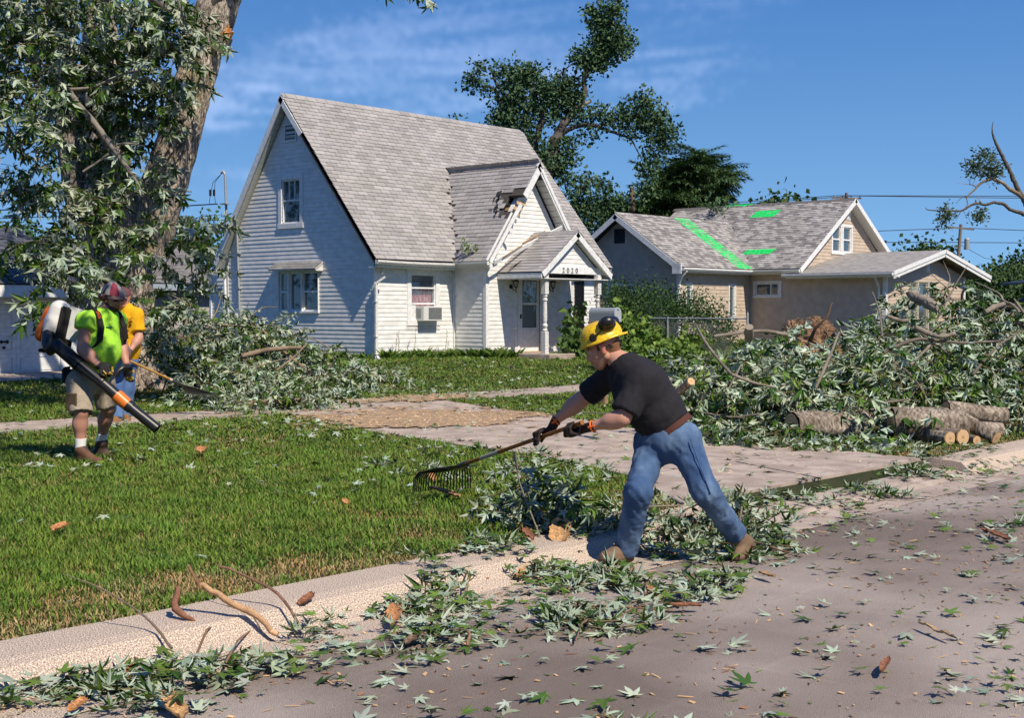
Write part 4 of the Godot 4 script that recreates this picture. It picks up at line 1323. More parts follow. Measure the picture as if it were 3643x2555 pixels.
	var sheet := func(E: Vector3, U: Vector3, V: Vector3, u0: float, u1: float, v0: float, v1: float, skew: float, seed: float) -> void:
		var N := U.cross(V).normalized()
		var mm := MB.new()
		var nu := 6; var nv := 18
		var P := func(a: float, b: float) -> Vector3:
			var v := lerpf(v0, v1, b)
			var u := lerpf(u0, u1, a) + skew * b
			return E + U * u + V * v + N * (0.030 + 0.012 * nz.get_noise_2d(u * 5.0 + seed, v * 5.0))
		for i in nu:
			for k in nv:
				mm.quad(P.call(float(i) / nu, float(k) / nv), P.call(float(i + 1) / nu, float(k) / nv), P.call(float(i + 1) / nu, float(k + 1) / nv), P.call(float(i) / nu, float(k + 1) / nv))
		mbput("green_roof_patch", mm, gm, r1 if seed < 1.0 else r2)
	var lw := Vector2(ry - ey, rz - ez).length()
	sheet.call(V3(xl, ey, ez), V3(1, 0, 0), vw, 3.55, 4.50, 0.02, lw + 0.03, 0.0, 0.0)
	var lm := Vector2(cx - cl, cy - ce).length()
	var Em := V3(cl, ce, cz)
	sheet.call(Em, V3(0, 0, 1), vm, -2.9, -1.7, 1.02, 1.36, 0.12, 2.0)
	sheet.call(Em, V3(0, 0, 1), vm, -3.95, -2.9, 3.78, 4.28, 0.1, 3.0)
	sheet.call(Em, V3(0, 0, 1), vm, -5.5, -4.3, lm - 0.12, lm + 0.05, 0.0, 4.0)

func green_print() -> StandardMaterial3D:
	var im := Image.create(256, 256, false, Image.FORMAT_RGB8)
	im.fill(Color(0.13, 0.82, 0.36))
	var r := RandomNumberGenerator.new()
	r.seed = 5
	# rows of blurred dark lettering
	for row in 5:
		var x := r.randi_range(0, 40)
		while x < 250:
			var w := r.randi_range(8, 20)
			im.fill_rect(Rect2i(x, 14 + row * 50 + r.randi_range(-3, 3), w, 5), Color(0.03, 0.42, 0.30))
			im.fill_rect(Rect2i(x + w / 2 - 2, 10 + row * 50, 5, 24), Color(0.03, 0.42, 0.30))
			if r.randf() < 0.6: im.fill_rect(Rect2i(x, 28 + row * 50, w, 5), Color(0.03, 0.42, 0.30))
			x += w + r.randi_range(4, 30)
	var m := StandardMaterial3D.new()
	m.resource_name = "green_underlay"
	m.albedo_texture = ImageTexture.create_from_image(im)
	m.uv1_triplanar = true
	m.uv1_scale = V3(0.9, 0.9, 0.9)
	m.roughness = 0.55
	return m

func build_garage_shed() -> void:
	var G := thing("garage", "white garage with panelled door and dark blue-grey shingles behind the maple trunk", "garage")
	var g := 0.25
	var w := {"O": V3(6.5, g, -25.6), "U": V3(1, 0, 0), "N": V3(0, 0, 1), "W": 8.75, "he": 1.85, "au": 1.0, "ay": 1.85, "open": [[3.3, 0.0, 8.2, 1.80]]}
	var o := wall_core("front_wall", w, M.white, G)
	var wr := {"O": V3(15.25, g, -25.6), "U": V3(0, 0, -1), "N": V3(1, 0, 0), "W": 7.0, "he": 1.8, "au": 3.5, "ay": 3.0, "open": []}
	var o2 := wall_core("side_wall", wr, M.white, G)
	boards(wr, M.white, o2)
	var wl := {"O": V3(6.5, g, -32.6), "U": V3(0, 0, 1), "N": V3(-1, 0, 0), "W": 7.0, "he": 1.8, "au": 3.5, "ay": 3.0, "open": []}
	wall_core("side_wall", wl, M.white, G)
	# sectional door: rows of panels with recessed fields
	var door := Node3D.new()
	door.name = "garage_door"
	G.add_child(door)
	for r in 4:
		for c in 5:
			var mb := MB.new()
			var u0 := 3.3 + c * 0.98; var u1 := u0 + 0.976
			var y0 := r * 0.45; var y1 := y0 + 0.446
			wbox(mb, w, u0, y0, u1, y1, -0.09, -0.06)
			for q in [[u0 + 0.10, y0 + 0.09, u1 - 0.10, y1 - 0.09]]:
				wbox(mb, w, u0, y0, u1, q[1] - 0.02, -0.06, -0.045); wbox(mb, w, u0, q[3] + 0.02, u1, y1, -0.06, -0.045)
				wbox(mb, w, u0, q[1] - 0.02, q[0] - 0.02, q[3] + 0.02, -0.06, -0.045); wbox(mb, w, q[2] + 0.02, q[1] - 0.02, u1, q[3] + 0.02, -0.06, -0.045)
				wbox(mb, w, q[0], q[1], q[2], q[3], -0.06, -0.046, 0.01)
			mbput("door_panel", mb, M.white, door)
	var mb := MB.new()
	wbox(mb, w, 6.85, 0.68, 7.05, 0.71, -0.045, -0.02); wbox(mb, w, 6.87, 0.66, 6.90, 0.73, -0.02, 0.0); wbox(mb, w, 7.0, 0.66, 7.03, 0.73, -0.02, 0.0); wbox(mb, w, 6.92, 0.55, 6.97, 0.60, -0.045, -0.01)
	mbput("door_handle", mb, M.black, door)
	var rz := -29.1; var ry := 3.48; var ez := -25.05; var ey := 2.12; var xr := 15.6
	mb = MB.new()
	roof_slab(mb, V3(6, ey, ez), V3(xr, ey, ez), V3(xr, ry, rz), V3(6, ry, rz), 0.08)
	roof_slab(mb, V3(xr, ey, 2 * rz - ez), V3(6, ey, 2 * rz - ez), V3(6, ry, rz), V3(xr, ry, rz), 0.08)
	var rf_ := mbput("roof", mb, M.deck, G)
	var list := []
	shingle_slope(list, rf_, V3(10.0, ey, ez + 0.02), V3(1, 0, 0), V3(0, ry - ey, rz - ez).normalized(), xr - 10.0 + 0.01, Vector2(ry - ey, rz - ez).length(), 0.14, 0.3)
	finish_shingles(list, 0.3, 0.14, 0.012, [Color(0.13, 0.14, 0.17), Color(0.09, 0.10, 0.13), Color(0.16, 0.17, 0.2), Color(0.20, 0.21, 0.24), Color(0.1, 0.11, 0.14), Color(0.14, 0.15, 0.18)])
	mb = MB.new()
	mb.box(V3(6, ey - 0.26, ez - 0.03), V3(xr, ey - 0.02, ez), 0.004)
	mb.box(V3(6, ey - 0.27, -25.6), V3(xr, ey - 0.25, ez - 0.03))
	rake(mb, V3(xr, ry, rz), V3(xr, ey, ez), V3(1, 0, 0), 0.16, 0.03)
	mbput("fascia", mb, M.white, G)
	var dw := Node3D.new()
	dw.name = "garage_drive"
	add_child(dw)
	tag(dw, "", "", "", "structure")
	mb = MB.new()
	for k in 3:
		var c := MB.new()
		slab(c, Vector2(9.6 + k * 1.75, -23.2), Vector2(11.33 + k * 1.75, -23.2), Vector2(11.33 + k * 1.75, -25.6), Vector2(9.6 + k * 1.75, -25.6), 0.012)
		mbput("concrete_slab", c, M.concrete, dw)

	# low shed behind
	var S := thing("shed", "low grey-roofed shed behind the white house and beside the maple", "shed")
	# its eave faces the street
	var sw := {"O": V3(24.5, 0.3, -40.9), "U": V3(1, 0, 0), "N": V3(0, 0, 1), "W": 5.0, "he": 2.05, "au": 1.0, "ay": 2.05, "open": []}
	var s1 := wall_core("front_wall", sw, M.tan_shed, S)
	boards(sw, M.tan_shed, s1, 0.25, 0.014)
	var sl := {"O": V3(24.5, 0.3, -46.0), "U": V3(0, 0, 1), "N": V3(-1, 0, 0), "W": 5.1, "he": 2.05, "au": 2.55, "ay": 3.2, "open": []}
	var s2 := wall_core("side_wall", sl, M.tan_shed, S)
	boards(sl, M.tan_shed, s2, 0.25, 0.014)
	mb = MB.new()
	roof_slab(mb, V3(24.1, 2.55, -40.4), V3(30, 2.55, -40.4), V3(30, 3.95, -43.4), V3(24.1, 3.95, -43.4), 0.1)
	roof_slab(mb, V3(30, 2.55, -46.4), V3(24.1, 2.55, -46.4), V3(24.1, 3.95, -43.4), V3(30, 3.95, -43.4), 0.1)
	var sr := mbput("roof", mb, M.deck, S)
	list = []
	shingle_slope(list, sr, V3(24.1, 2.55, -40.38), V3(1, 0, 0), V3(0, 1.4, -3.0).normalized(), 5.9, Vector2(1.4, 3.0).length(), 0.14, 0.3)
	finish_shingles(list, 0.3, 0.14, 0.014, [Color(0.33, 0.31, 0.31), Color(0.27, 0.25, 0.25), Color(0.38, 0.36, 0.36), Color(0.30, 0.29, 0.28), Color(0.25, 0.24, 0.24), Color(0.35, 0.33, 0.33)], 120)
	mb = MB.new()
	mb.box(V3(24.1, 2.30, -40.42), V3(30, 2.52, -40.39))
	rake(mb, V3(24.1, 3.95, -43.4), V3(24.1, 2.55, -40.4), V3(-1, 0, 0), 0.16, 0.03)
	mbput("fascia", mb, mat("fasciablue", Color(0.30, 0.36, 0.42), {}), S)

# ---------- leaves ----------
# a palmate leaf, base at t's origin, midrib along t's +x, upper side t's +y; two skins: green above, silver below
func maple_leaf(mb: MB, t: Transform3D, L: float, droop: float, top: Color, bot: Color, curl := 0.0) -> void:
	var an := [-1.75, -1.2, -0.72, -0.36, 0.0, 0.36, 0.72, 1.2, 1.75]
	var ln := [0.42, 0.20, 0.80, 0.34, 1.0, 0.34, 0.80, 0.20, 0.42]
	var pts := []
	for i in 9:
		var r: float = ln[i] * L
		var a: float = an[i]
		if i % 2 == 0:
			# shoulders on both sides of each lobe
			for s: float in [-1.0, 1.0]:
				if s > 0: pts.append(V3(cos(a) * r, 0, sin(a) * r))
				var b := a + s * 0.20
				var q := r * 0.62
				pts.append(V3(cos(b) * q, 0, sin(b) * q))
		else:
			pts.append(V3(cos(a) * r, 0, sin(a) * r))
	for k in pts.size():
		var p: Vector3 = pts[k]
		var r := p.length() / L
		p.y = -droop * r * r * L - curl * absf(p.z) * absf(p.z) / L * 1.6
		pts[k] = p
	var up := 0.0007
	var c0 := V3(0.02 * L, 0, 0)
	for k in pts.size() - 1:
		var a: Vector3 = pts[k]; var b: Vector3 = pts[k + 1]
		mb.col = top
		mb.tri(t * (c0 + V3(0, up, 0)), t * (b + V3(0, up, 0)), t * (a + V3(0, up, 0)))
		mb.col = bot
		mb.tri(t * (c0 - V3(0, up, 0)), t * (a - V3(0, up, 0)), t * (b - V3(0, up, 0)))

func green(r: RandomNumberGenerator) -> Color:
	var f := r.randf()
	return Color(0.035, 0.085, 0.016).lerp(Color(0.13, 0.215, 0.035), f * f)

func silver(r: RandomNumberGenerator) -> Color:
	return Color(0.26, 0.33, 0.235).lerp(Color(0.43, 0.50, 0.40), r.randf())

# a twig with paired leaves that hang from it
func sprig(sd: int, n: int, L: float, under: float, flat := false) -> ArrayMesh:
	var r := RandomNumberGenerator.new()
	r.seed = sd
	var mb := MB.new()
	var ln := L * (1.1 + 0.28 * n)
	mb.col = Color(0.17, 0.13, 0.07)
	var pts := []
	var bend := r.randf_range(-0.5, 0.5)
	for i in 5:
		var f := i / 4.0
		pts.append(V3(ln * f, (0.0 if flat else -0.35 * f * f * ln), bend * f * f * ln * 0.4))
	mb.tube(pts, [0.005, 0.0045, 0.004, 0.003, 0.002], 4, false)
	for i in n:
		var f := 0.18 + 0.82 * i / maxf(n - 1, 1)
		var b: Vector3 = pts[0].lerp(pts[4], f)
		b = pts[int(f * 3.99)].lerp(pts[int(f * 3.99) + 1], fmod(f * 3.99, 1.0))
		var side := (1.0 if i % 2 else -1.0)
		var yaw := side * r.randf_range(0.4, 1.5)
		var x := V3(cos(yaw), r.randf_range(-0.05, 0.25), sin(yaw))
		var pet := b + x * L * r.randf_range(0.25, 0.5) + V3(0, (0.0 if flat else -0.12 * L), 0)
		mb.col = Color(0.22, 0.25, 0.08)
		mb.tube([b, pet], [0.002, 0.0016], 3, false)
		var dir: Vector3
		var tilt := r.randf_range(0.15, 0.6) if flat else r.randf_range(0.85, 1.5)
		if flat: tilt *= (1.0 if r.randf() < 0.5 else -0.6)
		dir = (V3(cos(yaw), 0, sin(yaw)) * cos(tilt) + Vector3.DOWN * sin(tilt)).normalized()
		var nn := (Vector3.UP * cos(tilt) + V3(cos(yaw), 0, sin(yaw)) * sin(tilt)).normalized()
		if r.randf() < under: nn = -nn
		nn = nn.rotated(dir, r.randf_range(-0.9, 0.9))
		var z := dir.cross(nn).normalized()
		var q := L * r.randf_range(0.75, 1.15)
		maple_leaf(mb, Transform3D(Basis(dir, nn, z), pet), q, r.randf_range(0.05, 0.5), green(r), silver(r), r.randf_range(0.3, 1.8))
	return mb.mesh()

# a clump of small plain leaves
func clump(sd: int, n: int, rad: float, L: float, wd: float, c0: Color, c1: Color, flat := 0.5) -> ArrayMesh:
	var r := RandomNumberGenerator.new()
	r.seed = sd
	var mb := MB.new()
	for i in n:
		var p := V3(r.randfn(), r.randfn() * 0.8, r.randfn()) * rad * 0.5
		var d := V3(r.randf_range(-1, 1), r.randf_range(-0.9, 0.5), r.randf_range(-1, 1)).normalized()
		var s := d.cross(V3(r.randf_range(-1, 1), r.randf_range(-1, 1) * flat, r.randf_range(-1, 1)).normalized()).normalized()
		var q := L * r.randf_range(0.7, 1.2)
		var lift := d.cross(s) * q * 0.12
		mb.col = c0.lerp(c1, r.randf())
		mb.tri(p, p + d * q * 0.5 + s * q * wd + lift, p + d * q)
		mb.tri(p, p + d * q, p + d * q * 0.5 - s * q * wd + lift)
	return mb.mesh()

func frond(sd: int, L: float, c0: Color, c1: Color) -> ArrayMesh:
	var r := RandomNumberGenerator.new()
	r.seed = sd
	var mb := MB.new()
	for b in 7:
		var f := b / 6.0
		var base := V3(L * f, -0.25 * L * f * f, 0)
		for s: float in [-1.0, 1.0]:
			var d := V3(0.75, -0.30, s * 0.65).normalized()
			var q := L * (0.55 - 0.30 * f) * r.randf_range(0.8, 1.2)
			for k in 4:
				var p := base + d * q * k / 4.0
				mb.col = c0.lerp(c1, r.randf())
				for e in 3:
					var dd := (d + V3(r.randf_range(-0.4, 0.4), r.randf_range(-0.5, 0.35), r.randf_range(-0.5, 0.5))).normalized()
					var w := dd.cross(Vector3.UP).normalized() * L * 0.022
					mb.tri(p - w, p + w, p + dd * L * 0.2)
	return mb.mesh()

func rand_basis(up_keep: float) -> Basis:
	var b := Basis(Vector3.UP, rf(0, TAU))
	b = Basis(Vector3.RIGHT, rf(-1, 1) * up_keep) * b
	b = Basis(Vector3.BACK, rf(-1, 1) * up_keep) * b
	return b

# scatter copies in flattened balls; blobs: x y z, radius across, radius up, count
func fill(blobs: Array, depth: float, times: float, s0: float, s1: float, keep_up: float, kinds: int, shell := false) -> Array:
	var out := []
	for k in kinds: out.append([])
	for b in blobs:
		for i in int(ceil(b[5] * times)):
			var q := Vector3.ZERO
			for tr in 20:
				q = V3(rf(-1, 1), rf(-1, 1), rf(-1, 1))
				if q.length() < 1.0 and (not shell or q.length() > 0.55): break
			var p := V3(b[0], b[1], b[2]) + V3(q.x * b[3], q.y * b[4], q.z * b[3] * depth)
			out[rng.randi() % kinds].append(Transform3D(rand_basis(keep_up).scaled(Vector3.ONE * rf(s0, s1)), p))
	return out

func tints(n: int, lo: float, hi: float) -> Array:
	var a := []
	for i in n:
		var f := rf(lo, hi)
		a.append(Color(f * rf(0.92, 1.1), f, f * rf(0.9, 1.05)))
	return a

# trunk or limb with bark relief; path of [x, y, z, radius]
func bark_tube(path: Array, seg: int, step: float, amp: float, sd: float, c0: Color, c1: Color, lichen := 0.0) -> MB:
	var cu := Curve3D.new()
	var rs := []
	for i in path.size():
		var q: Array = path[i]
		var a: Array = path[maxi(i - 1, 0)]
		var b: Array = path[mini(i + 1, path.size() - 1)]
		var tn := (V3(b[0], b[1], b[2]) - V3(a[0], a[1], a[2])) * 0.16
		cu.add_point(V3(q[0], q[1], q[2]), -tn, tn)
	var total := cu.get_baked_length()
	var offs := []
	for i in path.size(): offs.append(cu.get_closest_offset(V3(path[i][0], path[i][1], path[i][2])))
	var n := maxi(2, int(total / step))
	var grid := []
	var cen := []
	var nrm := Vector3.ZERO
	for i in n + 1:
		var o := total * i / n
		var p := cu.sample_baked(o, true)
		var d := (cu.sample_baked(minf(o + 0.02, total), true) - cu.sample_baked(maxf(o - 0.02, 0), true)).normalized()
		if i == 0: nrm = d.cross(V3(0.3, 0.2, 0.9)).normalized()
		else: nrm = (nrm - d * d.dot(nrm)).normalized()
		var bn := d.cross(nrm)
		var k := 0
		while k < offs.size() - 2 and offs[k + 1] < o: k += 1
		var r: float = lerpf(path[k][3], path[k + 1][3], clampf((o - offs[k]) / maxf(offs[k + 1] - offs[k], 0.001), 0, 1))
		var ring := PackedVector3Array()
		for s in seg:
			var an := TAU * s / seg
			var ca := cos(an); var sa := sin(an)
			# furrows run along the trunk
			var f1 := absf(nz.get_noise_3d(ca * r * 5.0 + sd, o * 0.55, sa * r * 5.0))
			var f2 := nz.get_noise_3d(ca * 0.9 + sd, o * 0.45, sa * 0.9 + 3.0)
			var f3 := nz.get_noise_3d(ca * r * 16.0, o * 3.0 + sd, sa * r * 16.0)
			var rr := r * (1.0 + 0.10 * f2) + amp * (clampf(f1 * 3.2, 0.0, 1.0) - 0.6) + amp * 0.35 * f3
			ring.append(p + (nrm * ca + bn * sa) * rr)
		grid.append(ring)
		cen.append(p)
	var mb := MB.new()
	for i in n:
		for s in seg:
			var s2 := (s + 1) % seg
			var g: PackedVector3Array = grid[i]; var h: PackedVector3Array = grid[i + 1]
			var tn := clampf(0.5 + 0.9 * nz.get_noise_3d(g[s].x * 2.2, g[s].y * 0.7, g[s].z * 2.2), 0, 1)
			mb.col = c0.lerp(c1, tn)
			if lichen > 0.0:
				var lf := clampf(nz.get_noise_3d(g[s].x * 1.4 + 9.0, g[s].y * 0.5, g[s].z * 1.4) * 2.5 - 0.3, 0, 1) * lichen
				mb.col = mb.col.lerp(Color(0.58, 0.47, 0.14), lf)
			mb.quad(g[s], g[s2], h[s2], h[s])
	smooth_normals(mb)
	var e: PackedVector3Array = grid[n]
	mb.col = Color(0.5, 0.33, 0.17)
	for s in seg: mb.tri(cen[n], e[s], e[(s + 1) % seg])
	return mb

func smooth_normals(mb: MB) -> void:
	var acc := {}
	for i in mb.v.size():
		var k := Vector3i((mb.v[i] * 2000.0).round())
		acc[k] = acc.get(k, Vector3.ZERO) + mb.n[i]
	for i in mb.v.size():
		mb.n[i] = acc[Vector3i((mb.v[i] * 2000.0).round())].normalized()

func limb(parent: Node3D, called: String, path: Array, c: Color, rough := 0.06) -> void:
	var n := (path.size() - 1) * 4
	var mb := MB.new()
	var pts := []
	var rad := []
	var cu := Curve3D.new()
	for i in path.size():
		var a: Array = path[maxi(i - 1, 0)]; var b: Array = path[mini(i + 1, path.size() - 1)]; var q: Array = path[i]
		var tn := (V3(b[0], b[1], b[2]) - V3(a[0], a[1], a[2])) * 0.16
		cu.add_point(V3(q[0], q[1], q[2]), -tn, tn)
	for i in n + 1:
		var f := float(i) / 4.0
		var k := mini(int(f), path.size() - 2)
		var p := cu.sample(k, f - k)
		var r: float = lerpf(path[k][3], path[k + 1][3], f - k)
		pts.append(p + V3(nz.get_noise_2d(p.y * 2.0, i), nz.get_noise_2d(p.x * 2.0, i + 9.0), nz.get_noise_2d(p.z * 2.0, i + 4.0)) * r * rough * 6.0)
		rad.append(r * (1.0 + 0.25 * nz.get_noise_2d(i * 0.9, p.x)))
	var cols := []
	for i in n + 1: cols.append(c * (1.0 + 0.5 * nz.get_noise_2d(i * 0.7, c.r * 40.0)))
	mb.tube(pts, rad, 9 if path[0][3] > 0.03 else 5, true, cols)
	mbput(called, mb, M.limb, parent)

func build_trees() -> void:
	var maple_blobs := [
		[11.34,6.24,-18.91,1.56,0.64,66], [10.43,6.13,-19.19,0.69,0.62,30], [12.23,6.21,-18.65,0.8,0.65,34], [11.01,5.46,-19.28,0.85,0.64,34], [11.85,5.19,-19.09,0.94,0.8,44], [11.85,5.46,-18.33,0.64,0.64,24],
		[11.8,4.32,-19.14,0.8,0.51,16], [12.97,6.24,-18.57,0.21,0.52,8], [12.88,5.43,-18.67,0.3,0.45,9], [12.86,4.79,-18.7,0.33,0.3,8], [13.01,6.54,-18.53,0.22,0.3,5], [9.96,5.45,-18.2,0.33,0.53,16],
		[9.92,4.73,-18.25,0.39,0.39,16], [10.07,4.2,-18.08,0.36,0.26,8], [10.0,5.08,-18.92,0.27,0.47,8], [10.02,4.27,-18.9,0.27,0.27,5], [10.02,3.59,-18.9,0.3,0.34,9], [10.13,3.32,-18.77,0.27,0.27,6],
		[9.95,2.51,-18.97,0.2,0.34,4], [10.4,3.46,-18.47,0.3,0.34,8], [10.57,3.12,-18.26,0.37,0.41,10], [10.64,2.58,-18.19,0.3,0.34,8], [10.38,2.03,-17.73,0.26,0.33,9], [10.31,1.63,-17.81,0.23,0.2,5],
		[10.75,2.24,-18.06,0.2,0.27,4], [11.3,2.81,-18.2,0.38,0.28,8], [11.39,3.37,-18.1,0.38,0.24,6], [11.64,3.75,-17.81,0.31,0.31,9], [11.57,3.02,-17.89,0.28,0.31,6], [11.73,2.33,-17.71,0.21,0.38,7],
		[11.73,1.7,-17.71,0.21,0.24,5], [11.98,3.02,-17.42,0.31,0.17,5], [12.16,2.54,-17.21,0.28,0.17,4], [12.26,2.26,-17.11,0.17,0.17,3], [12.16,2.88,-17.21,0.21,0.17,3], [10.07,2.59,-18.08,0.23,0.16,4],
		[10.14,2.29,-18.01,0.2,0.13,2], [12.12,3.54,-20.29,0.3,0.46,8], [12.1,4.37,-20.32,0.3,0.46,7], [12.8,4.6,-19.52,0.34,0.46,7],
	]
	var maple_stems := [
		[[13.1,-0.07,-20.85,0.936], [13.1,0.13,-20.85,0.817], [13.1,0.37,-20.85,0.709], [13.09,0.92,-20.86,0.657], [13.07,1.56,-20.88,0.637], [13.05,2.2,-20.91,0.629], [13.05,2.84,-20.91,0.637], [13.07,3.31,-20.88,0.598], [13.07,3.71,-20.88,0.478]],
		[[13.34,2.67,-20.42,0.436], [13.45,3.15,-20.3,0.417], [13.57,3.7,-20.16,0.389], [13.69,4.26,-20.02,0.373], [13.8,4.81,-19.9,0.357], [13.9,5.37,-19.78,0.341], [14.01,5.92,-19.66,0.333], [14.1,6.4,-19.55,0.341], [14.22,6.88,-19.42,0.357], [14.34,7.35,-19.29,0.341], [14.57,8.23,-19.02,0.238], [14.83,9.18,-18.72,0.159]],
		[[13.04,3.16,-20.99,0.439], [13.03,3.72,-21.0,0.399], [13.04,4.28,-20.99,0.367], [13.01,4.91,-21.02,0.359], [12.98,5.55,-21.06,0.335], [12.96,6.27,-21.08,0.311], [12.92,6.99,-21.13,0.279], [12.85,7.87,-21.21,0.24], [12.77,8.99,-21.3,0.16]],
		[[13.09,3.03,-21.76,0.327], [13.02,3.6,-21.84,0.327], [12.97,4.17,-21.9,0.319], [12.91,4.83,-21.96,0.31], [12.85,5.48,-22.04,0.286], [12.78,6.22,-22.11,0.253], [12.71,7.03,-22.19,0.221], [12.58,8.01,-22.35,0.18], [12.42,9.08,-22.53,0.123]],
	]
	var maple_twigs := [
		[[11.23,4.2,-18.13,0.05], [11.08,4.5,-18.3,0.05], [10.92,4.78,-18.47,0.045], [10.83,4.99,-18.58,0.04], [10.7,5.15,-18.73,0.035], [10.47,5.4,-18.99,0.03], [10.36,5.63,-19.11,0.02]],
		[[10.83,4.97,-18.58,0.03], [11.08,5.01,-18.3,0.025], [11.26,5.12,-18.09,0.02], [11.51,5.26,-17.8,0.02], [11.71,5.28,-17.58,0.012]],
		[[11.23,4.2,-18.13,0.05], [11.36,3.91,-17.97,0.04], [11.47,3.68,-17.85,0.03], [11.56,3.45,-17.75,0.025], [11.62,3.17,-17.68,0.015]],
		[[10.64,5.61,-18.8,0.03], [10.74,5.47,-18.68,0.025], [10.95,5.34,-18.44,0.02], [11.17,5.22,-18.2,0.016], [11.3,5.01,-18.04,0.012]],
		[[10.98,3.72,-18.41,0.02], [11.14,3.88,-18.23,0.02], [11.24,4.0,-18.11,0.02]],
		[[11.32,4.14,-18.02,0.02], [11.47,4.15,-17.85,0.016], [11.61,4.11,-17.7,0.01]],
		[[10.54,4.6,-18.9,0.02], [10.6,4.37,-18.84,0.016], [10.65,4.09,-18.78,0.012], [10.54,4.3,-18.9,0.01]],
		[[11.41,3.33,-17.92,0.02], [11.56,3.45,-17.75,0.016], [11.76,3.49,-17.52,0.012]],
		[[10.83,3.24,-18.58,0.016], [10.95,3.17,-18.44,0.016], [11.14,3.01,-18.23,0.012]],
		[[11.95,6.39,-17.3,0.016], [12.0,6.11,-17.25,0.016], [12.06,5.84,-17.18,0.01]],
		[[12.08,3.42,-17.16,0.012], [11.92,3.4,-17.33,0.012], [11.89,3.17,-17.37,0.01]],
	]
	var elm_limbs := [
		[[39.91,5.04,-33.36,0.292], [39.91,6.21,-33.36,0.277], [40.06,7.5,-33.18,0.248], [40.14,8.08,-33.1,0.234], [40.28,8.55,-32.94,0.193], [40.39,8.87,-32.81,0.169], [40.64,9.28,-32.53,0.134], [40.85,9.72,-32.29,0.117], [40.93,10.07,-32.2,0.099], [40.91,10.53,-32.22,0.093], [41.01,11.12,-32.11,0.082], [41.14,11.58,-31.96,0.07], [41.3,12.11,-31.78,0.053], [41.53,12.64,-31.52,0.035], [41.72,13.1,-31.3,0.023]],
		[[39.83,6.21,-33.45,0.234], [39.58,7.38,-33.73,0.175], [39.66,8.08,-33.65,0.158], [39.75,8.61,-33.54,0.14], [39.84,9.13,-33.44,0.117], [39.75,9.54,-33.54,0.088], [39.66,9.77,-33.65,0.076], [39.56,10.07,-33.76,0.058], [39.52,10.3,-33.81,0.053]],
		[[39.6,7.38,-33.71,0.146], [39.14,8.37,-34.24,0.128], [38.85,9.07,-34.57,0.111], [38.77,9.6,-34.65,0.088], [38.68,10.01,-34.76,0.076], [38.6,10.24,-34.85,0.064], [38.41,10.35,-35.07,0.041], [38.21,10.3,-35.29,0.023]],
		[[39.06,9.54,-34.33,0.07], [38.87,9.95,-34.54,0.064], [38.68,10.36,-34.76,0.058], [38.6,10.65,-34.85,0.053], [38.58,10.94,-34.88,0.041]],
		[[39.18,10.07,-34.19,0.047], [39.23,10.53,-34.13,0.041], [39.3,11.0,-34.05,0.029]],
		[[40.29,8.43,-32.92,0.117], [40.53,8.66,-32.66,0.099], [40.8,8.79,-32.35,0.093], [41.1,8.83,-32.0,0.082], [41.45,8.66,-31.61,0.07], [41.76,8.49,-31.25,0.058], [42.11,8.29,-30.86,0.041], [42.3,7.79,-30.64,0.023], [42.41,7.44,-30.51,0.015]],
		[[41.3,8.78,-31.78,0.053], [41.72,9.02,-31.3,0.047], [42.14,9.07,-30.82,0.041], [42.57,9.19,-30.33,0.029]],
		[[40.66,9.31,-32.51,0.088], [40.87,9.57,-32.26,0.07], [41.06,9.76,-32.05,0.058]],
		[[40.93,10.77,-32.2,0.053], [41.22,11.06,-31.87,0.041], [41.45,11.23,-31.61,0.023]],
		[[40.45,10.3,-32.75,0.041], [40.22,10.53,-33.01,0.029], [40.1,10.65,-33.14,0.023]],
		[[40.56,10.53,-32.61,0.041], [40.29,10.77,-32.92,0.029], [40.64,11.23,-32.53,0.023]],
		[[40.83,6.33,-32.31,0.053], [41.07,6.71,-32.04,0.041], [41.22,6.85,-31.87,0.023]],
		[[42.18,5.51,-30.77,0.099], [42.17,6.04,-30.79,0.093], [42.15,6.43,-30.81,0.088]],
	]
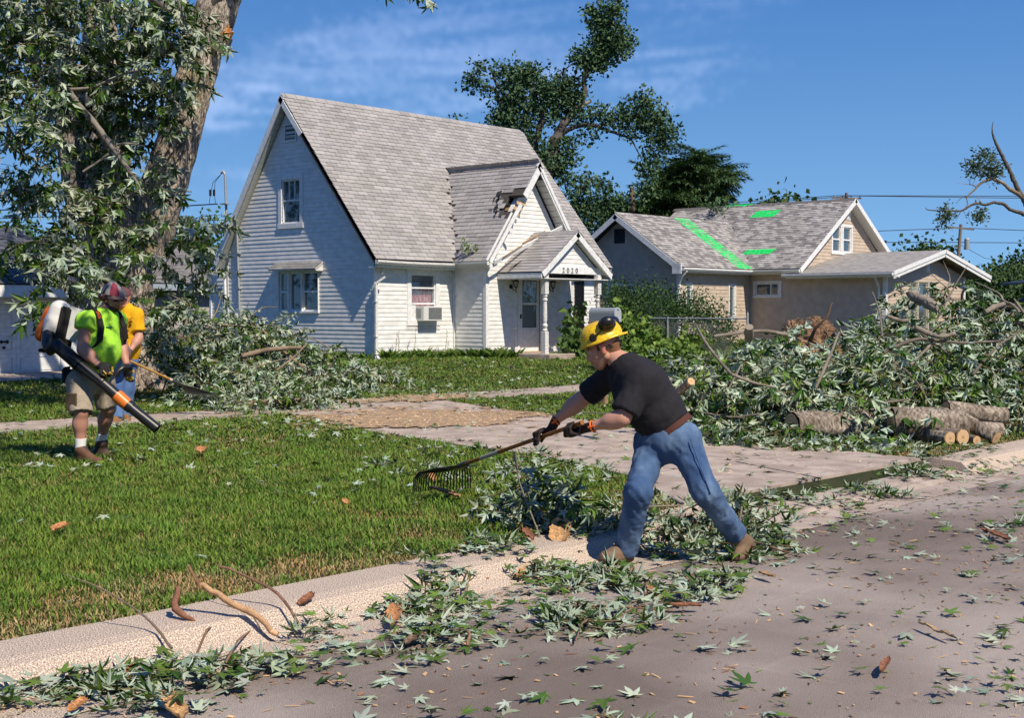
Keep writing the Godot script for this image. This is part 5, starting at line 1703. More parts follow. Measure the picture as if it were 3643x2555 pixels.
	var elm_blobs := [
		[41.53,13.16,-31.52,0.7,0.47,34], [41.68,12.34,-31.34,0.64,0.47,34], [41.88,11.88,-31.12,0.64,0.41,28], [41.3,12.64,-31.78,0.41,0.47,16], [41.3,11.88,-31.78,0.64,0.47,30], [41.03,11.35,-32.09,0.58,0.41,22],
		[40.76,11.47,-32.4,0.29,0.35,8], [41.22,11.23,-31.87,0.53,0.35,14], [41.49,11.47,-31.56,0.41,0.35,12], [41.1,13.1,-32.0,0.23,0.29,5], [38.08,10.53,-35.44,0.29,0.29,9], [38.23,10.94,-35.27,0.18,0.23,4],
		[37.94,10.47,-35.6,0.12,0.12,2], [38.39,10.24,-35.09,0.2,0.18,4], [38.95,10.88,-34.46,0.35,0.35,10], [39.29,10.88,-34.06,0.41,0.29,12], [39.6,11.0,-33.71,0.29,0.23,8], [38.71,10.94,-34.72,0.18,0.23,4],
		[39.14,10.3,-34.24,0.53,0.41,18], [39.52,10.53,-33.8,0.41,0.35,10], [38.98,9.72,-34.41,0.47,0.41,14], [39.29,9.6,-34.06,0.64,0.53,28], [38.87,9.13,-34.54,0.41,0.47,16], [39.25,8.84,-34.11,0.64,0.47,28],
		[38.71,9.25,-34.72,0.29,0.35,6], [38.52,8.9,-34.94,0.23,0.18,4], [39.91,10.18,-33.36,0.64,0.41,24], [40.29,10.53,-32.92,0.35,0.35,8], [40.14,10.01,-33.1,0.58,0.47,16], [39.91,9.37,-33.36,0.53,0.53,18],
		[40.37,10.07,-32.83,0.41,0.47,12], [40.64,10.36,-32.53,0.41,0.53,14], [40.8,9.95,-32.35,0.35,0.35,8], [40.53,9.6,-32.66,0.41,0.29,8], [40.22,9.48,-33.01,0.41,0.35,8], [40.76,9.13,-32.4,0.47,0.29,10],
		[39.45,8.26,-33.89,0.47,0.53,16], [39.91,7.85,-33.36,0.53,0.53,20], [40.14,7.38,-33.1,0.64,0.53,30], [39.91,7.09,-33.36,0.53,0.47,18], [40.37,7.96,-32.83,0.41,0.35,10], [40.53,7.61,-32.66,0.35,0.41,8],
		[40.6,8.14,-32.57,0.29,0.29,5], [41.18,9.25,-31.91,0.41,0.35,9], [41.07,8.55,-32.04,0.35,0.29,5], [41.53,9.13,-31.52,0.35,0.29,7], [41.76,8.96,-31.25,0.41,0.35,10], [42.07,9.37,-30.9,0.47,0.41,12],
		[42.41,9.72,-30.51,0.53,0.35,13], [42.57,9.19,-30.33,0.58,0.47,20], [42.34,8.84,-30.6,0.53,0.41,16], [42.84,9.25,-30.03,0.35,0.41,8], [42.92,8.66,-29.94,0.53,0.41,14], [43.15,8.49,-29.68,0.35,0.23,5],
		[42.76,8.14,-30.11,0.47,0.35,12], [43.07,8.02,-29.76,0.29,0.23,4], [42.07,8.43,-30.9,0.29,0.23,4], [42.72,7.61,-30.16,0.35,0.35,7], [42.57,7.32,-30.33,0.29,0.35,6], [42.45,7.09,-30.47,0.18,0.23,3],
		[42.65,6.85,-30.25,0.12,0.18,2], [40.37,6.68,-32.83,0.41,0.35,8], [40.76,6.74,-32.4,0.35,0.23,5], [40.64,6.04,-32.53,0.53,0.47,14], [41.1,6.45,-32.0,0.53,0.41,12], [41.45,6.62,-31.61,0.29,0.29,4],
		[41.03,5.74,-32.09,0.64,0.53,24], [41.34,5.16,-31.74,0.53,0.47,16], [40.83,5.16,-32.31,0.47,0.41,14], [41.14,4.69,-31.96,0.35,0.29,8], [41.53,5.98,-31.52,0.35,0.35,6], [41.8,6.04,-31.21,0.29,0.23,4],
		[42.38,6.21,-30.55,0.29,0.41,6], [41.91,5.69,-31.08,0.23,0.29,4], [37.63,9.07,-35.95,0.06,0.08,1], [44.38,5.69,-28.27,0.29,0.12,3],
	]
	var spruce_blobs := [
		[47.13,7.76,-31.2,0.5,0.38,12], [47.38,8.08,-30.92,0.25,0.19,5], [46.92,7.45,-31.44,0.44,0.38,12], [47.55,7.38,-30.73,0.5,0.31,12], [47.75,7.57,-30.49,0.25,0.19,5], [47.38,6.94,-30.92,0.69,0.38,20],
		[47.71,7.01,-30.54,0.31,0.19,5], [46.8,6.69,-31.58,0.82,0.5,30], [47.17,6.38,-31.16,0.82,0.5,32], [47.46,6.44,-30.82,0.38,0.38,10], [46.34,7.32,-32.1,0.31,0.38,8], [46.3,6.82,-32.15,0.5,0.44,14],
		[46.22,6.19,-32.24,0.75,0.44,26], [46.8,5.94,-31.58,0.88,0.38,32], [47.3,5.94,-31.01,0.5,0.31,14], [45.84,6.06,-32.67,0.44,0.31,10], [45.05,6.06,-33.56,0.44,0.31,10], [45.22,5.69,-33.38,0.57,0.31,14],
		[45.72,5.69,-32.81,0.63,0.25,14],
	]
	var snag_limbs := [
		[[24.32,3.03,-8.69,0.082], [24.25,3.26,-8.76,0.07], [24.17,3.5,-8.86,0.057], [24.12,3.65,-8.92,0.051], [24.06,3.77,-8.98,0.044], [24.01,3.92,-9.03,0.041], [23.98,4.05,-9.07,0.038], [23.91,4.25,-9.15,0.036], [23.86,4.4,-9.21,0.032], [23.82,4.5,-9.25,0.028], [23.77,4.68,-9.31,0.023], [23.75,4.77,-9.33,0.018], [23.74,4.86,-9.34,0.01], [23.75,4.99,-9.33,0.005]],
		[[24.15,3.59,-8.88,0.044], [24.05,3.71,-8.99,0.042], [23.98,3.76,-9.07,0.038], [23.93,3.82,-9.13,0.032], [23.88,3.89,-9.18,0.028], [23.82,3.93,-9.25,0.025], [23.76,3.96,-9.32,0.025], [23.7,3.95,-9.39,0.024], [23.64,3.91,-9.46,0.023], [23.59,3.85,-9.52,0.022], [23.55,3.78,-9.56,0.016], [23.5,3.72,-9.61,0.014], [23.45,3.65,-9.67,0.013], [23.45,3.59,-9.67,0.01], [23.46,3.51,-9.66,0.009], [23.43,3.43,-9.7,0.005]],
		[[23.73,3.96,-9.35,0.023], [23.68,4.05,-9.41,0.022], [23.64,4.1,-9.45,0.019], [23.59,4.14,-9.52,0.015], [23.54,4.19,-9.57,0.014], [23.5,4.23,-9.62,0.011], [23.45,4.24,-9.67,0.009], [23.43,4.28,-9.7,0.009], [23.42,4.35,-9.71,0.006]],
		[[23.65,4.11,-9.45,0.011], [23.7,4.26,-9.39,0.01], [23.75,4.35,-9.33,0.008], [23.79,4.44,-9.28,0.005]],
		[[23.65,4.12,-9.44,0.011], [23.7,4.18,-9.38,0.01], [23.75,4.21,-9.33,0.008], [23.8,4.26,-9.27,0.005]],
		[[24.27,3.24,-8.74,0.044], [24.17,3.31,-8.86,0.041], [24.08,3.36,-8.95,0.037], [24.01,3.39,-9.03,0.034], [23.96,3.43,-9.1,0.03], [23.89,3.51,-9.17,0.029], [23.82,3.53,-9.25,0.028], [23.76,3.54,-9.32,0.027], [23.68,3.5,-9.41,0.025], [23.61,3.52,-9.49,0.023], [23.55,3.52,-9.55,0.022], [23.49,3.48,-9.63,0.02], [23.43,3.42,-9.7,0.019], [23.38,3.39,-9.76,0.016], [23.26,3.39,-9.89,0.015], [23.16,3.39,-10.0,0.013], [23.05,3.4,-10.13,0.01], [22.98,3.41,-10.2,0.009], [22.96,3.45,-10.23,0.006]],
		[[23.56,3.82,-9.55,0.01], [23.51,3.86,-9.6,0.009], [23.48,3.87,-9.64,0.008], [23.49,3.92,-9.63,0.006], [23.46,3.96,-9.66,0.005]],
		[[23.48,3.86,-9.64,0.005], [23.41,3.88,-9.72,0.004], [23.34,3.9,-9.8,0.003]],
		[[23.45,3.65,-9.67,0.006], [23.39,3.62,-9.75,0.005], [23.32,3.52,-9.82,0.004]],
		[[23.39,3.41,-9.74,0.009], [23.35,3.3,-9.78,0.006], [23.32,3.22,-9.82,0.004]],
		[[23.48,3.39,-9.64,0.005], [23.48,3.26,-9.64,0.004], [23.5,3.17,-9.61,0.003]],
		[[23.56,3.53,-9.55,0.015], [23.56,3.59,-9.55,0.01]],
		[[23.63,3.54,-9.47,0.008], [23.6,3.6,-9.51,0.006], [23.58,3.67,-9.53,0.004]],
		[[23.19,3.4,-9.96,0.009], [23.21,3.49,-9.95,0.006], [23.22,3.57,-9.93,0.004]],
		[[23.09,3.32,-10.08,0.005], [23.16,3.29,-10.0,0.005], [23.22,3.16,-9.94,0.005]],
		[[23.41,3.41,-9.72,0.005], [23.45,3.29,-9.68,0.004]],
		[[23.56,4.07,-9.55,0.005], [23.55,3.97,-9.56,0.004], [23.52,3.88,-9.59,0.003]],
	]
	var snag_blobs := [
		[23.52,4.26,-9.59,0.06,0.05,5], [23.64,4.42,-9.46,0.11,0.06,7], [23.61,4.24,-9.49,0.06,0.08,3], [23.74,4.31,-9.35,0.08,0.08,5], [23.8,4.17,-9.28,0.08,0.06,6], [23.76,4.05,-9.32,0.08,0.08,7],
		[23.71,4.11,-9.37,0.06,0.05,3], [23.5,4.12,-9.62,0.08,0.05,4], [23.58,4.05,-9.53,0.09,0.08,4], [23.6,3.36,-9.51,0.06,0.11,9], [23.62,3.29,-9.48,0.05,0.05,3], [23.21,3.29,-9.95,0.08,0.11,8],
		[23.19,3.44,-9.96,0.06,0.04,3], [23.18,3.18,-9.98,0.05,0.06,3],
	]
	# --- big silver maple by the garage
	var t := thing("silver_maple", "huge silver maple with furrowed grey trunk, three stems and hanging leafy sprays", "tree")
	var tr := mbput("trunk", bark_tube(maple_stems[0], 72, 0.06, 0.055, 1.0, Color(0.38, 0.32, 0.27), Color(0.74, 0.65, 0.56)), M.bark, t)
	mbput("stem", bark_tube(maple_stems[1], 48, 0.07, 0.045, 5.0, Color(0.38, 0.325, 0.265), Color(0.74, 0.66, 0.56), 0.4), M.bark, t)
	mbput("stem", bark_tube(maple_stems[2], 44, 0.07, 0.045, 9.0, Color(0.36, 0.31, 0.26), Color(0.68, 0.6, 0.52)), M.bark, t)
	mbput("stem", bark_tube(maple_stems[3], 40, 0.08, 0.045, 13.0, Color(0.26, 0.22, 0.19), Color(0.5, 0.44, 0.38)), M.bark, t)  # stem in shade: the shade is put into its darker bark colours
	# root flare
	for i in 7:
		var an := TAU * i / 7.0 + 0.4
		var b := V3(maple_stems[0][1][0], gy(13.0, -20.6), maple_stems[0][1][2])
		var o := V3(cos(an), 0, sin(an))
		mbput("root", bark_tube([[b.x + o.x * 0.45, b.y + 0.5, b.z + o.z * 0.45, 0.22], [b.x + o.x * 0.72, b.y + 0.14, b.z + o.z * 0.72, 0.16], [b.x + o.x * 1.05, b.y - 0.05, b.z + o.z * 1.05, 0.08]], 14, 0.08, 0.03, float(i), Color(0.38, 0.32, 0.27), Color(0.72, 0.63, 0.54)), M.bark, t)
	# torn stub on the right stem
	var mb := MB.new()
	var q: Array = maple_stems[1][7]
	var sb := V3(q[0], q[1], q[2])
	mb.col = Color(0.26, 0.22, 0.18)
	mb.tube([sb + V3(0.05, -0.25, 0.28), sb + V3(0.10, -0.02, 0.44)], [0.17, 0.13], 10, false)
	mb.col = Color(0.58, 0.27, 0.10)
	for i in 9:
		var a := TAU * i / 9.0
		var b := sb + V3(0.10 + 0.07 * cos(a), -0.03 + 0.07 * sin(a), 0.43)
		mb.bar(b, b + V3(rf(-0.03, 0.06), rf(0.05, 0.2), rf(0.02, 0.1)), rf(0.02, 0.06), rf(0.02, 0.05))
	mbput("torn_stub", mb, M.vc, t)
	for w in maple_twigs: limb(t, "twig", w, Color(0.30, 0.27, 0.23))
	var kinds := [sprig(101, 7, 0.18, 0.36), sprig(102, 7, 0.19, 0.42), sprig(103, 6, 0.20, 0.45), sprig(104, 7, 0.18, 0.3)]
	var where := fill(maple_blobs, 0.9, 1.3, 0.75, 1.2, 0.35, 4)
	# higher boughs above the frame, and those that reach out over the lawn: they throw the dappled shade
	var high := []
	for i in 26: high.append([rf(9.0, 16.5), rf(7.6, 11.5), rf(-22.5, -16.0), rf(0.6, 1.1), rf(0.4, 0.8), 9])
	for i in 16: high.append([rf(7.0, 12.0), rf(7.4, 9.5), rf(-17.0, -12.0), rf(0.5, 0.9), rf(0.3, 0.6), 7])
	var w2 := fill(high, 0.9, 1.0, 0.8, 1.25, 0.35, 4)
	for k in 4:
		var all: Array = where[k] + w2[k]
		multi("crown", kinds[k], M.leaf, all, tints(all.size(), 0.8, 1.2), t)
	for i in 9:
		var e: Array = high[i * 4]
		limb(t, "bough", [[maple_stems[i % 3 + 1][6][0], maple_stems[i % 3 + 1][6][1] + 0.6, maple_stems[i % 3 + 1][6][2], 0.14], [lerpf(maple_stems[i % 3 + 1][6][0], e[0], 0.5), lerpf(6.5, e[1], 0.6), lerpf(-20.5, e[2], 0.5), 0.09], [e[0], e[1], e[2], 0.03]], Color(0.3, 0.26, 0.22))
	# --- a second maple stands left of the frame near the kerb; its shade falls on the lawn round the man with the blower
	t = thing("street_maple", "silver maple near the kerb whose leafy boughs shade the left lawn", "tree")
	mbput("trunk", bark_tube([[0.6, -0.1, -8.2, 0.42], [0.62, 0.5, -8.2, 0.34], [0.7, 2.2, -8.3, 0.30], [1.0, 4.0, -8.3, 0.26], [1.6, 6.0, -8.2, 0.18], [2.4, 8.4, -8.1, 0.08]], 30, 0.12, 0.03, 21.0, Color(0.38, 0.32, 0.27), Color(0.72, 0.63, 0.54)), M.bark, t)
	high = []
	for i in 15: high.append([rf(2.4, 6.2), rf(5.2, 7.0), rf(-9.4, -7.6), rf(0.5, 0.9), rf(0.3, 0.6), 8])
	w2 = fill(high, 0.9, 1.0, 0.8, 1.2, 0.35, 4)
	for k in 4: multi("crown", kinds[k], M.leaf, w2[k], tints(w2[k].size(), 0.8, 1.2), t)
	for i in 7: limb(t, "bough", [[0.95, 3.6 + 0.3 * i, -8.3, 0.10], [lerpf(1.2, high[i][0], 0.5), lerpf(4.5, high[i][1], 0.6), lerpf(-8.2, high[i][2], 0.5), 0.06], [high[i][0], high[i][1], high[i][2], 0.02]], Color(0.3, 0.26, 0.22))
	# --- storm-torn tree behind the white house
	t = thing("storm_torn_tree", "tall ragged tree with snapped limbs rising behind the white house roof", "tree")
	for i in elm_limbs.size(): 
		if i < elm_limbs.size() - 1: limb(t, "trunk" if i == 0 else "limb", elm_limbs[i], Color(0.14, 0.12, 0.105) if i != 7 and i != 4 else Color(0.45, 0.36, 0.26), 0.1)
	var c0 := Color(0.034, 0.075, 0.032)
	var c1 := Color(0.095, 0.16, 0.075)
	kinds = [clump(201, 18, 0.50, 0.20, 0.36, c0, c1), clump(202, 16, 0.46, 0.21, 0.34, c0, c1), clump(203, 17, 0.55, 0.19, 0.36, c0, c1)]
	where = fill(elm_blobs, 0.9, 1.7, 0.45, 0.95, 1.0, 3)
	for k in 3: multi("crown", kinds[k], M.leaf, where[k], tints(where[k].size(), 0.75, 1.3), t)
	# --- dark evergreen and sawn stub to its left
	t = thing("evergreen_tree", "dark bushy evergreen behind the tan house roof", "tree")
	limb(t, "trunk", [[47.0, 0.2, -31.2, 0.2], [47.0, 3.0, -31.2, 0.16], [47.1, 5.6, -31.2, 0.06]], Color(0.12, 0.1, 0.08))
	kinds = [frond(301, 1.0, Color(0.035, 0.075, 0.03), Color(0.10, 0.17, 0.07)), frond(302, 1.1, Color(0.035, 0.08, 0.03), Color(0.11, 0.18, 0.075))]
	where = fill(spruce_blobs, 0.9, 3.2, 0.7, 1.3, 0.6, 2)
	for k in 2: multi("crown", kinds[k], M.leaf, where[k], tints(where[k].size(), 0.75, 1.3), t)
	t = thing("sawn_tree_stub", "brown sawn-off trunk standing left of the dark evergreen", "tree stub")
	limb(t, "trunk", elm_limbs[elm_limbs.size() - 1], Color(0.24, 0.16, 0.10), 0.1)
	# --- broken bare tree at the right
	t = thing("broken_bare_tree", "bare storm-broken tree with peeled limb and a few leaf tufts at right edge", "tree")
	var e0: Array = snag_limbs[0][0]
	limb(t, "trunk", [[e0[0] + 0.25, -0.1, e0[2] + 0.3, 0.42], [e0[0] + 0.22, 1.2, e0[2] + 0.25, 0.36], [e0[0] + 0.1, e0[1] - 0.6, e0[2] + 0.1, 0.33], [e0[0], e0[1], e0[2], 0.30]], Color(0.17, 0.145, 0.12))
	for i in snag_limbs.size(): limb(t, "limb", snag_limbs[i], Color(0.50, 0.36, 0.22) if i in [7, 12] else (Color(0.30, 0.23, 0.16) if i == 1 else Color(0.155, 0.13, 0.11)))
	kinds = [clump(401, 16, 0.22, 0.09, 0.22, Color(0.05, 0.085, 0.04), Color(0.13, 0.17, 0.10)), clump(402, 12, 0.18, 0.10, 0.2, Color(0.05, 0.085, 0.04), Color(0.13, 0.17, 0.10))]
	where = fill(snag_blobs, 0.8, 1.5, 0.5, 0.9, 0.5, 2)
	for k in 2: multi("crown", kinds[k], M.leaf, where[k], tints(where[k].size(), 0.8, 1.3), t)
	# --- trees behind the plots
	var far_kinds := [clump(501, 24, 1.0, 0.24, 0.36, Color(0.028, 0.062, 0.018), Color(0.085, 0.15, 0.04)), clump(502, 22, 0.9, 0.26, 0.36, Color(0.03, 0.065, 0.018), Color(0.09, 0.15, 0.045))]
	ring_trees([clump(511, 20, 1.5, 0.5, 0.42, Color(0.028, 0.062, 0.018), Color(0.085, 0.15, 0.04)), clump(512, 20, 1.4, 0.5, 0.42, Color(0.03, 0.065, 0.018), Color(0.09, 0.15, 0.045))])
	bg_tree(far_kinds, "backyard_tree", "bushy green tree rising behind the garage roof", 29.5, -56.5, 5.2, 2.6, 1.0)
	bg_tree(far_kinds, "backyard_tree", "rounded tree behind the low shed left of the white house", 36.5, -52.0, 5.4, 2.8, 1.0)
	bg_tree(far_kinds, "backyard_tree", "darker tree between garage and low shed", 30.5, -53.5, 4.4, 2.2, 0.8)
	bg_tree(far_kinds, "backyard_tree", "tree close behind the white house gable, mostly hidden by the eave", 41.5, -50.0, 5.0, 2.4, 0.9)

func bg_tree(kinds: Array, called: String, label: String, x: float, z: float, h: float, r: float, dens: float) -> void:
	var t := thing(called, label, "tree")
	var y := gy(x, z)
	limb(t, "trunk", [[x, y - 0.1, z, r * 0.09], [x + 0.1, y + h * 0.35, z, r * 0.07], [x, y + h * 0.7, z, r * 0.03]], Color(0.13, 0.11, 0.09))
	var bl := []
	for i in 11:
		var a := rf(0, TAU)
		var q := rf(0.2, 0.75)
		bl.append([x + cos(a) * r * q, y + h * rf(0.35, 0.92), z + sin(a) * r * q, r * rf(0.3, 0.5), r * rf(0.25, 0.4), 9 * dens])
	bl.append([x, y + h * 0.55, z, r * 0.8, h * 0.35, 40 * dens])
	var w := fill(bl, 1.0, 1.6, 0.6, 1.1, 1.0, kinds.size(), false)
	for k in kinds.size(): multi("crown", kinds[k], M.leaf, w[k], tints(w[k].size(), 0.7, 1.3), t)

func ring_trees(kinds: Array) -> void:  # unseen trees added to hold back low sky light from the walls
	for q in [[-6.0, 15.0], [4.0, 17.0], [14.0, 16.0], [25.0, 18.0], [37.0, 17.0], [-12.0, 4.0], [-11.0, -14.0], [-6.0, -26.0], [0.0, -36.0], [4.0, -48.0], [-14.0, -38.0]]:
		bg_tree(kinds, "added_tree", "unseen leafy tree added out of view to block low sky light", q[0], q[1], 9.5, 4.2, 0.8)
	for o in get_children():
		if str(o.name).begins_with("added_tree"): o.set_meta("group", "trees added out of view against low sky light")

func build_far() -> void:
	var kinds := [clump(601, 24, 1.6, 0.42, 0.40, Color(0.026, 0.058, 0.02), Color(0.07, 0.125, 0.04)), clump(602, 22, 1.4, 0.45, 0.40, Color(0.026, 0.058, 0.02), Color(0.08, 0.13, 0.04))]
	bg_tree(kinds, "distant_tree", "treetop peeking over the ridge of the tan house", 71.5, -39.8, 8.2, 2.4, 0.8)
	bg_tree(kinds, "distant_tree", "small distant treetop left of the transformer pole", 103.8, -48.5, 6.6, 2.0, 0.8)
	bg_tree(kinds, "distant_tree", "small distant treetop nearest the transformer pole", 110.0, -49.1, 7.0, 2.4, 0.8)
	bg_tree(kinds, "distant_tree", "far dark tree beyond the tan house porch corner", 139.3, -53.5, 6.0, 4.0, 1.0)
	bg_tree(kinds, "distant_tree", "tall far tree cut by the right edge of the view", 132.5, -48.4, 7.0, 4.4, 1.0)
	for q in [[147.6, -59.3, 5.4, 4.0], [155.6, -65.3, 5.2, 4.2], [121.0, -44.4, 4.6, 3.4], [128.0, -52.0, 4.4, 3.4], [139.0, -62.0, 5.0, 4.0], [118.0, -50.0, 3.6, 3.0], [160.0, -54.0, 6.0, 4.5], [147.0, -46.0, 6.4, 4.5], [112.0, -40.0, 3.4, 3.0]]:
		bg_tree(kinds, "hedgerow_tree", "bushy tree of the far hedgerow right of the tan house", q[0], q[1], q[2], q[3], 0.9)
	for o in get_children():
		if str(o.name).begins_with("hedgerow_tree"): o.set_meta("group", "far hedgerow trees")
	# utility poles and wires
	var pm := mat("polewood", Color(0.20, 0.155, 0.12), {"rough": 0.95})
	var t := thing("utility_pole", "leaning wooden utility pole with grey transformer beyond the tan house", "utility pole")
	var mb := MB.new()
	mb.tube([V3(106.8, 0, -45.1), V3(107.18, 8.7, -44.67)], [0.17, 0.13], 10)
	mbput("pole", mb, pm, t)
	mb = MB.new()
	mb.bar(V3(106.4, 8.45, -45.3), V3(108.0, 8.25, -43.9), 0.10, 0.12)
	mbput("cross_arm", mb, pm, t)
	mb = MB.new()
	mb.lathe(Transform3D(Basis(), V3(107.45, 6.6, -44.25)), [Vector2(0, 0), Vector2(0.22, 0), Vector2(0.22, 0.85), Vector2(0.15, 0.95), Vector2(0, 0.97)], 12)
	mbput("transformer", mb, M.galv, t)
	t = thing("utility_pole", "utility pole top with crossarm standing behind the tan house ridge", "utility pole")
	mb = MB.new()
	mb.tube([V3(101.3, 0, -52.2), V3(100.91, 11.3, -51.81)], [0.17, 0.13], 10)
	mbput("pole", mb, pm, t)
	mb = MB.new()
	mb.bar(V3(99.9, 10.85, -52.6), V3(101.9, 10.85, -51.0), 0.10, 0.12)
	for i in 4: mb.tube([V3(100.0 + 0.6 * i, 10.9, -52.5 + 0.48 * i), V3(100.0 + 0.6 * i, 11.1, -52.5 + 0.48 * i)], [0.05, 0.04], 6)
	mbput("cross_arm", mb, pm, t)
	var wires := [["upper", [V3(60, 8.9, -99), V3(84, 9.4, -70), V3(100.2, 11.05, -52.3), V3(112, 11.0, -39.0), V3(150, 11.0, 6.0)]], ["upper", [V3(60, 8.6, -99), V3(84, 9.1, -70), V3(101.3, 11.05, -51.4), V3(112.6, 10.85, -39.0), V3(150, 10.8, 6.0)]],
		["middle", [V3(78, 8.2, -78), V3(102.5, 8.13, -49.9), V3(107.2, 8.4, -44.7), V3(112, 8.1, -39.2), V3(150, 8.1, 6.0)]], ["lower", [V3(78, 7.3, -78), V3(102.5, 7.2, -49.9), V3(107.2, 7.2, -44.7), V3(112, 7.15, -39.2), V3(150, 7.1, 6.0)]]]
	var wl := ["high wire from the crossarm pole, upper of its pair", "high wire from the crossarm pole, lower of its pair", "black wire meeting the top of the transformer pole", "black wire below the transformer pole top, lowest of the straight wires"]
	for i in 4:
		mb = MB.new()
		mb.tube(wires[i][1], [0.03, 0.03, 0.03, 0.03, 0.03], 5)
		tag(mbput("power_line", mb, M.black), wl[i], "power line")
	mb = MB.new()
	mb.tube([V3(107.2, 7.0, -44.7), V3(108.6, 5.9, -43.2), V3(110.2, 5.6, -41.4), V3(112.5, 6.0, -39)], [0.02, 0.02, 0.02, 0.02], 5)
	tag(mbput("power_line", mb, M.black), "thin slack wire drooping right from the transformer pole", "power line")
	mb = MB.new()
	mb.tube([V3(22.9, 4.62, -31.3), V3(22.4, 4.62, -34.5), V3(20.2, 4.9, -44), V3(10.0, 6.4, -72)], [0.018, 0.018, 0.018, 0.02], 5)
	tag(mbput("service_drop", mb, M.black), "twisted black service wire running from the roof mast of the white house", "power line")
	mb = MB.new()
	mb.tube([V3(25.8, 4.85, -37.4), V3(23.0, 4.9, -48.0), V3(12.0, 6.0, -76)], [0.015, 0.015, 0.02], 5)
	tag(mbput("service_drop", mb, M.black), "thin wire below the service wire, left of the white house eave", "power line")
	# dark loader beyond the brush at the right edge
	t = thing("loader", "black loader with canopy and glazed cab parked past the tan house", "loader", "", V3(51.2, 0.3, -18.2))
	t.rotation.y = -0.84
	var bk := mat("loaderblack", Color(0.018, 0.018, 0.02), {"rough": 0.45})
	mb = MB.new()
	mb.box(V3(-1.5, 0.5, -0.8), V3(1.7, 1.25, 0.8), 0.06)
	mb.box(V3(-1.5, 1.25, -0.75), V3(-0.2, 1.55, 0.75), 0.06)
	mbput("chassis", mb, bk, t)
	mb = MB.new()
	mb.hexa([V3(-1.2, 2.25, 0.95), V3(1.7, 2.62, 0.95), V3(1.7, 2.62, -0.95), V3(-1.2, 2.25, -0.95), V3(-1.2, 2.33, 0.95), V3(1.7, 2.72, 0.95), V3(1.7, 2.72, -0.95), V3(-1.2, 2.33, -0.95)])
	for p in [Vector2(-0.3, 0.8), Vector2(1.5, 0.8), Vector2(1.5, -0.8), Vector2(-0.3, -0.8)]: mb.bar(V3(p.x, 1.2, p.y), V3(p.x, 2.45, p.y), 0.09, 0.09)
	mbput("canopy", mb, bk, t)
	mb = MB.new()
	mb.hexa([V3(-0.25, 1.55, 0.78), V3(1.4, 1.55, 0.78), V3(1.4, 1.55, 0.75), V3(-0.25, 1.55, 0.75), V3(0.0, 2.2, 0.78), V3(1.4, 2.3, 0.78), V3(1.4, 2.3, 0.75), V3(0.0, 2.2, 0.75)])
	mbput("windscreen", mb, glass("cabglass", Color(0.25, 0.27, 0.3), 0.5), t)
	mb = MB.new()
	mb.bar(V3(-1.0, 1.3, 0.9), V3(0.9, 2.35, 0.95), 0.08, 0.14)
	mb.bar(V3(-1.0, 1.3, -0.9), V3(0.9, 2.35, -0.95), 0.08, 0.14)
	mbput("lift_arm", mb, mat("loadergrey", Color(0.12, 0.12, 0.13), {"rough": 0.5}), t)
	mb = MB.new()
	mb.box(V3(-1.53, 0.75, -0.55), V3(-1.5, 1.1, 0.55)); mb.box(V3(-0.9, 0.9, 0.8), V3(-0.5, 1.15, 0.83)); mb.box(V3(-0.3, 0.8, 0.8), V3(0.1, 1.0, 0.83))
	mbput("panel", mb, M["loadergrey"], t)
	for p in [[-0.95, 0.85], [1.1, 0.85], [-0.95, -0.85], [1.1, -0.85]]:
		mb = MB.new()
		mb.lathe(Transform3D(Basis(V3(1, 0, 0), V3(0, 0, 1 if p[1] > 0 else -1), V3(0, -1 if p[1] > 0 else 1, 0)), V3(p[0], 0.45, p[1])), [Vector2(0.0, -0.12), Vector2(0.42, -0.12), Vector2(0.47, -0.08), Vector2(0.47, 0.08), Vector2(0.40, 0.13), Vector2(0.25, 0.10), Vector2(0.2, 0.06), Vector2(0, 0.06)], 20)
		mbput("wheel", mb, bk, t)
	mb = MB.new()
	var hoop := []
	for i in 13:
		var a := PI * i / 12.0
		hoop.append(V3(46.9 + 0.17 * cos(a) * 0.66 * 1.6, 2.1 + 0.30 * sin(a), -19.2 + 0.17 * cos(a) * 0.75 * 1.6))
	hoop.push_front(V3(hoop[0].x, 0.3, hoop[0].z)); hoop.append(V3(hoop[13].x, 0.3, hoop[13].z))
	var rr := []
	for i in hoop.size(): rr.append(0.045)
	mb.tube(hoop, rr, 8)
	mb.bar(V3(46.7, 1.25, -19.4), V3(47.05, 1.25, -19.0), 0.3, 0.7)
	tag(mbput("steel_hoop", mb, bk), "black upright steel hoop beside the tan house corner", "hoop")

func plant_thing(called: String, label: String, cat: String, blobs: Array, kinds: Array, times: float, s0: float, s1: float, ky: float, stems := 5) -> Node3D:
	var t := thing(called, label, cat)
	var w := fill(blobs, 0.8, times, s0, s1, ky, kinds.size())
	for k in kinds.size(): multi("leaves", kinds[k], M.leaf, w[k], tints(w[k].size(), 0.75, 1.25), t)
	for i in stems:
		var b: Array = blobs[i % blobs.size()]
		var g := gy(b[0], b[2])
		limb(t, "stem", [[b[0] + rf(-0.2, 0.2), g, b[2] + rf(-0.2, 0.2), 0.02], [b[0] + rf(-0.1, 0.1), lerpf(g, b[1], 0.6), b[2], 0.014], [b[0] + rf(-0.2, 0.2), b[1] + b[4] * 0.5, b[2], 0.006]], Color(0.14, 0.12, 0.07))
	return t

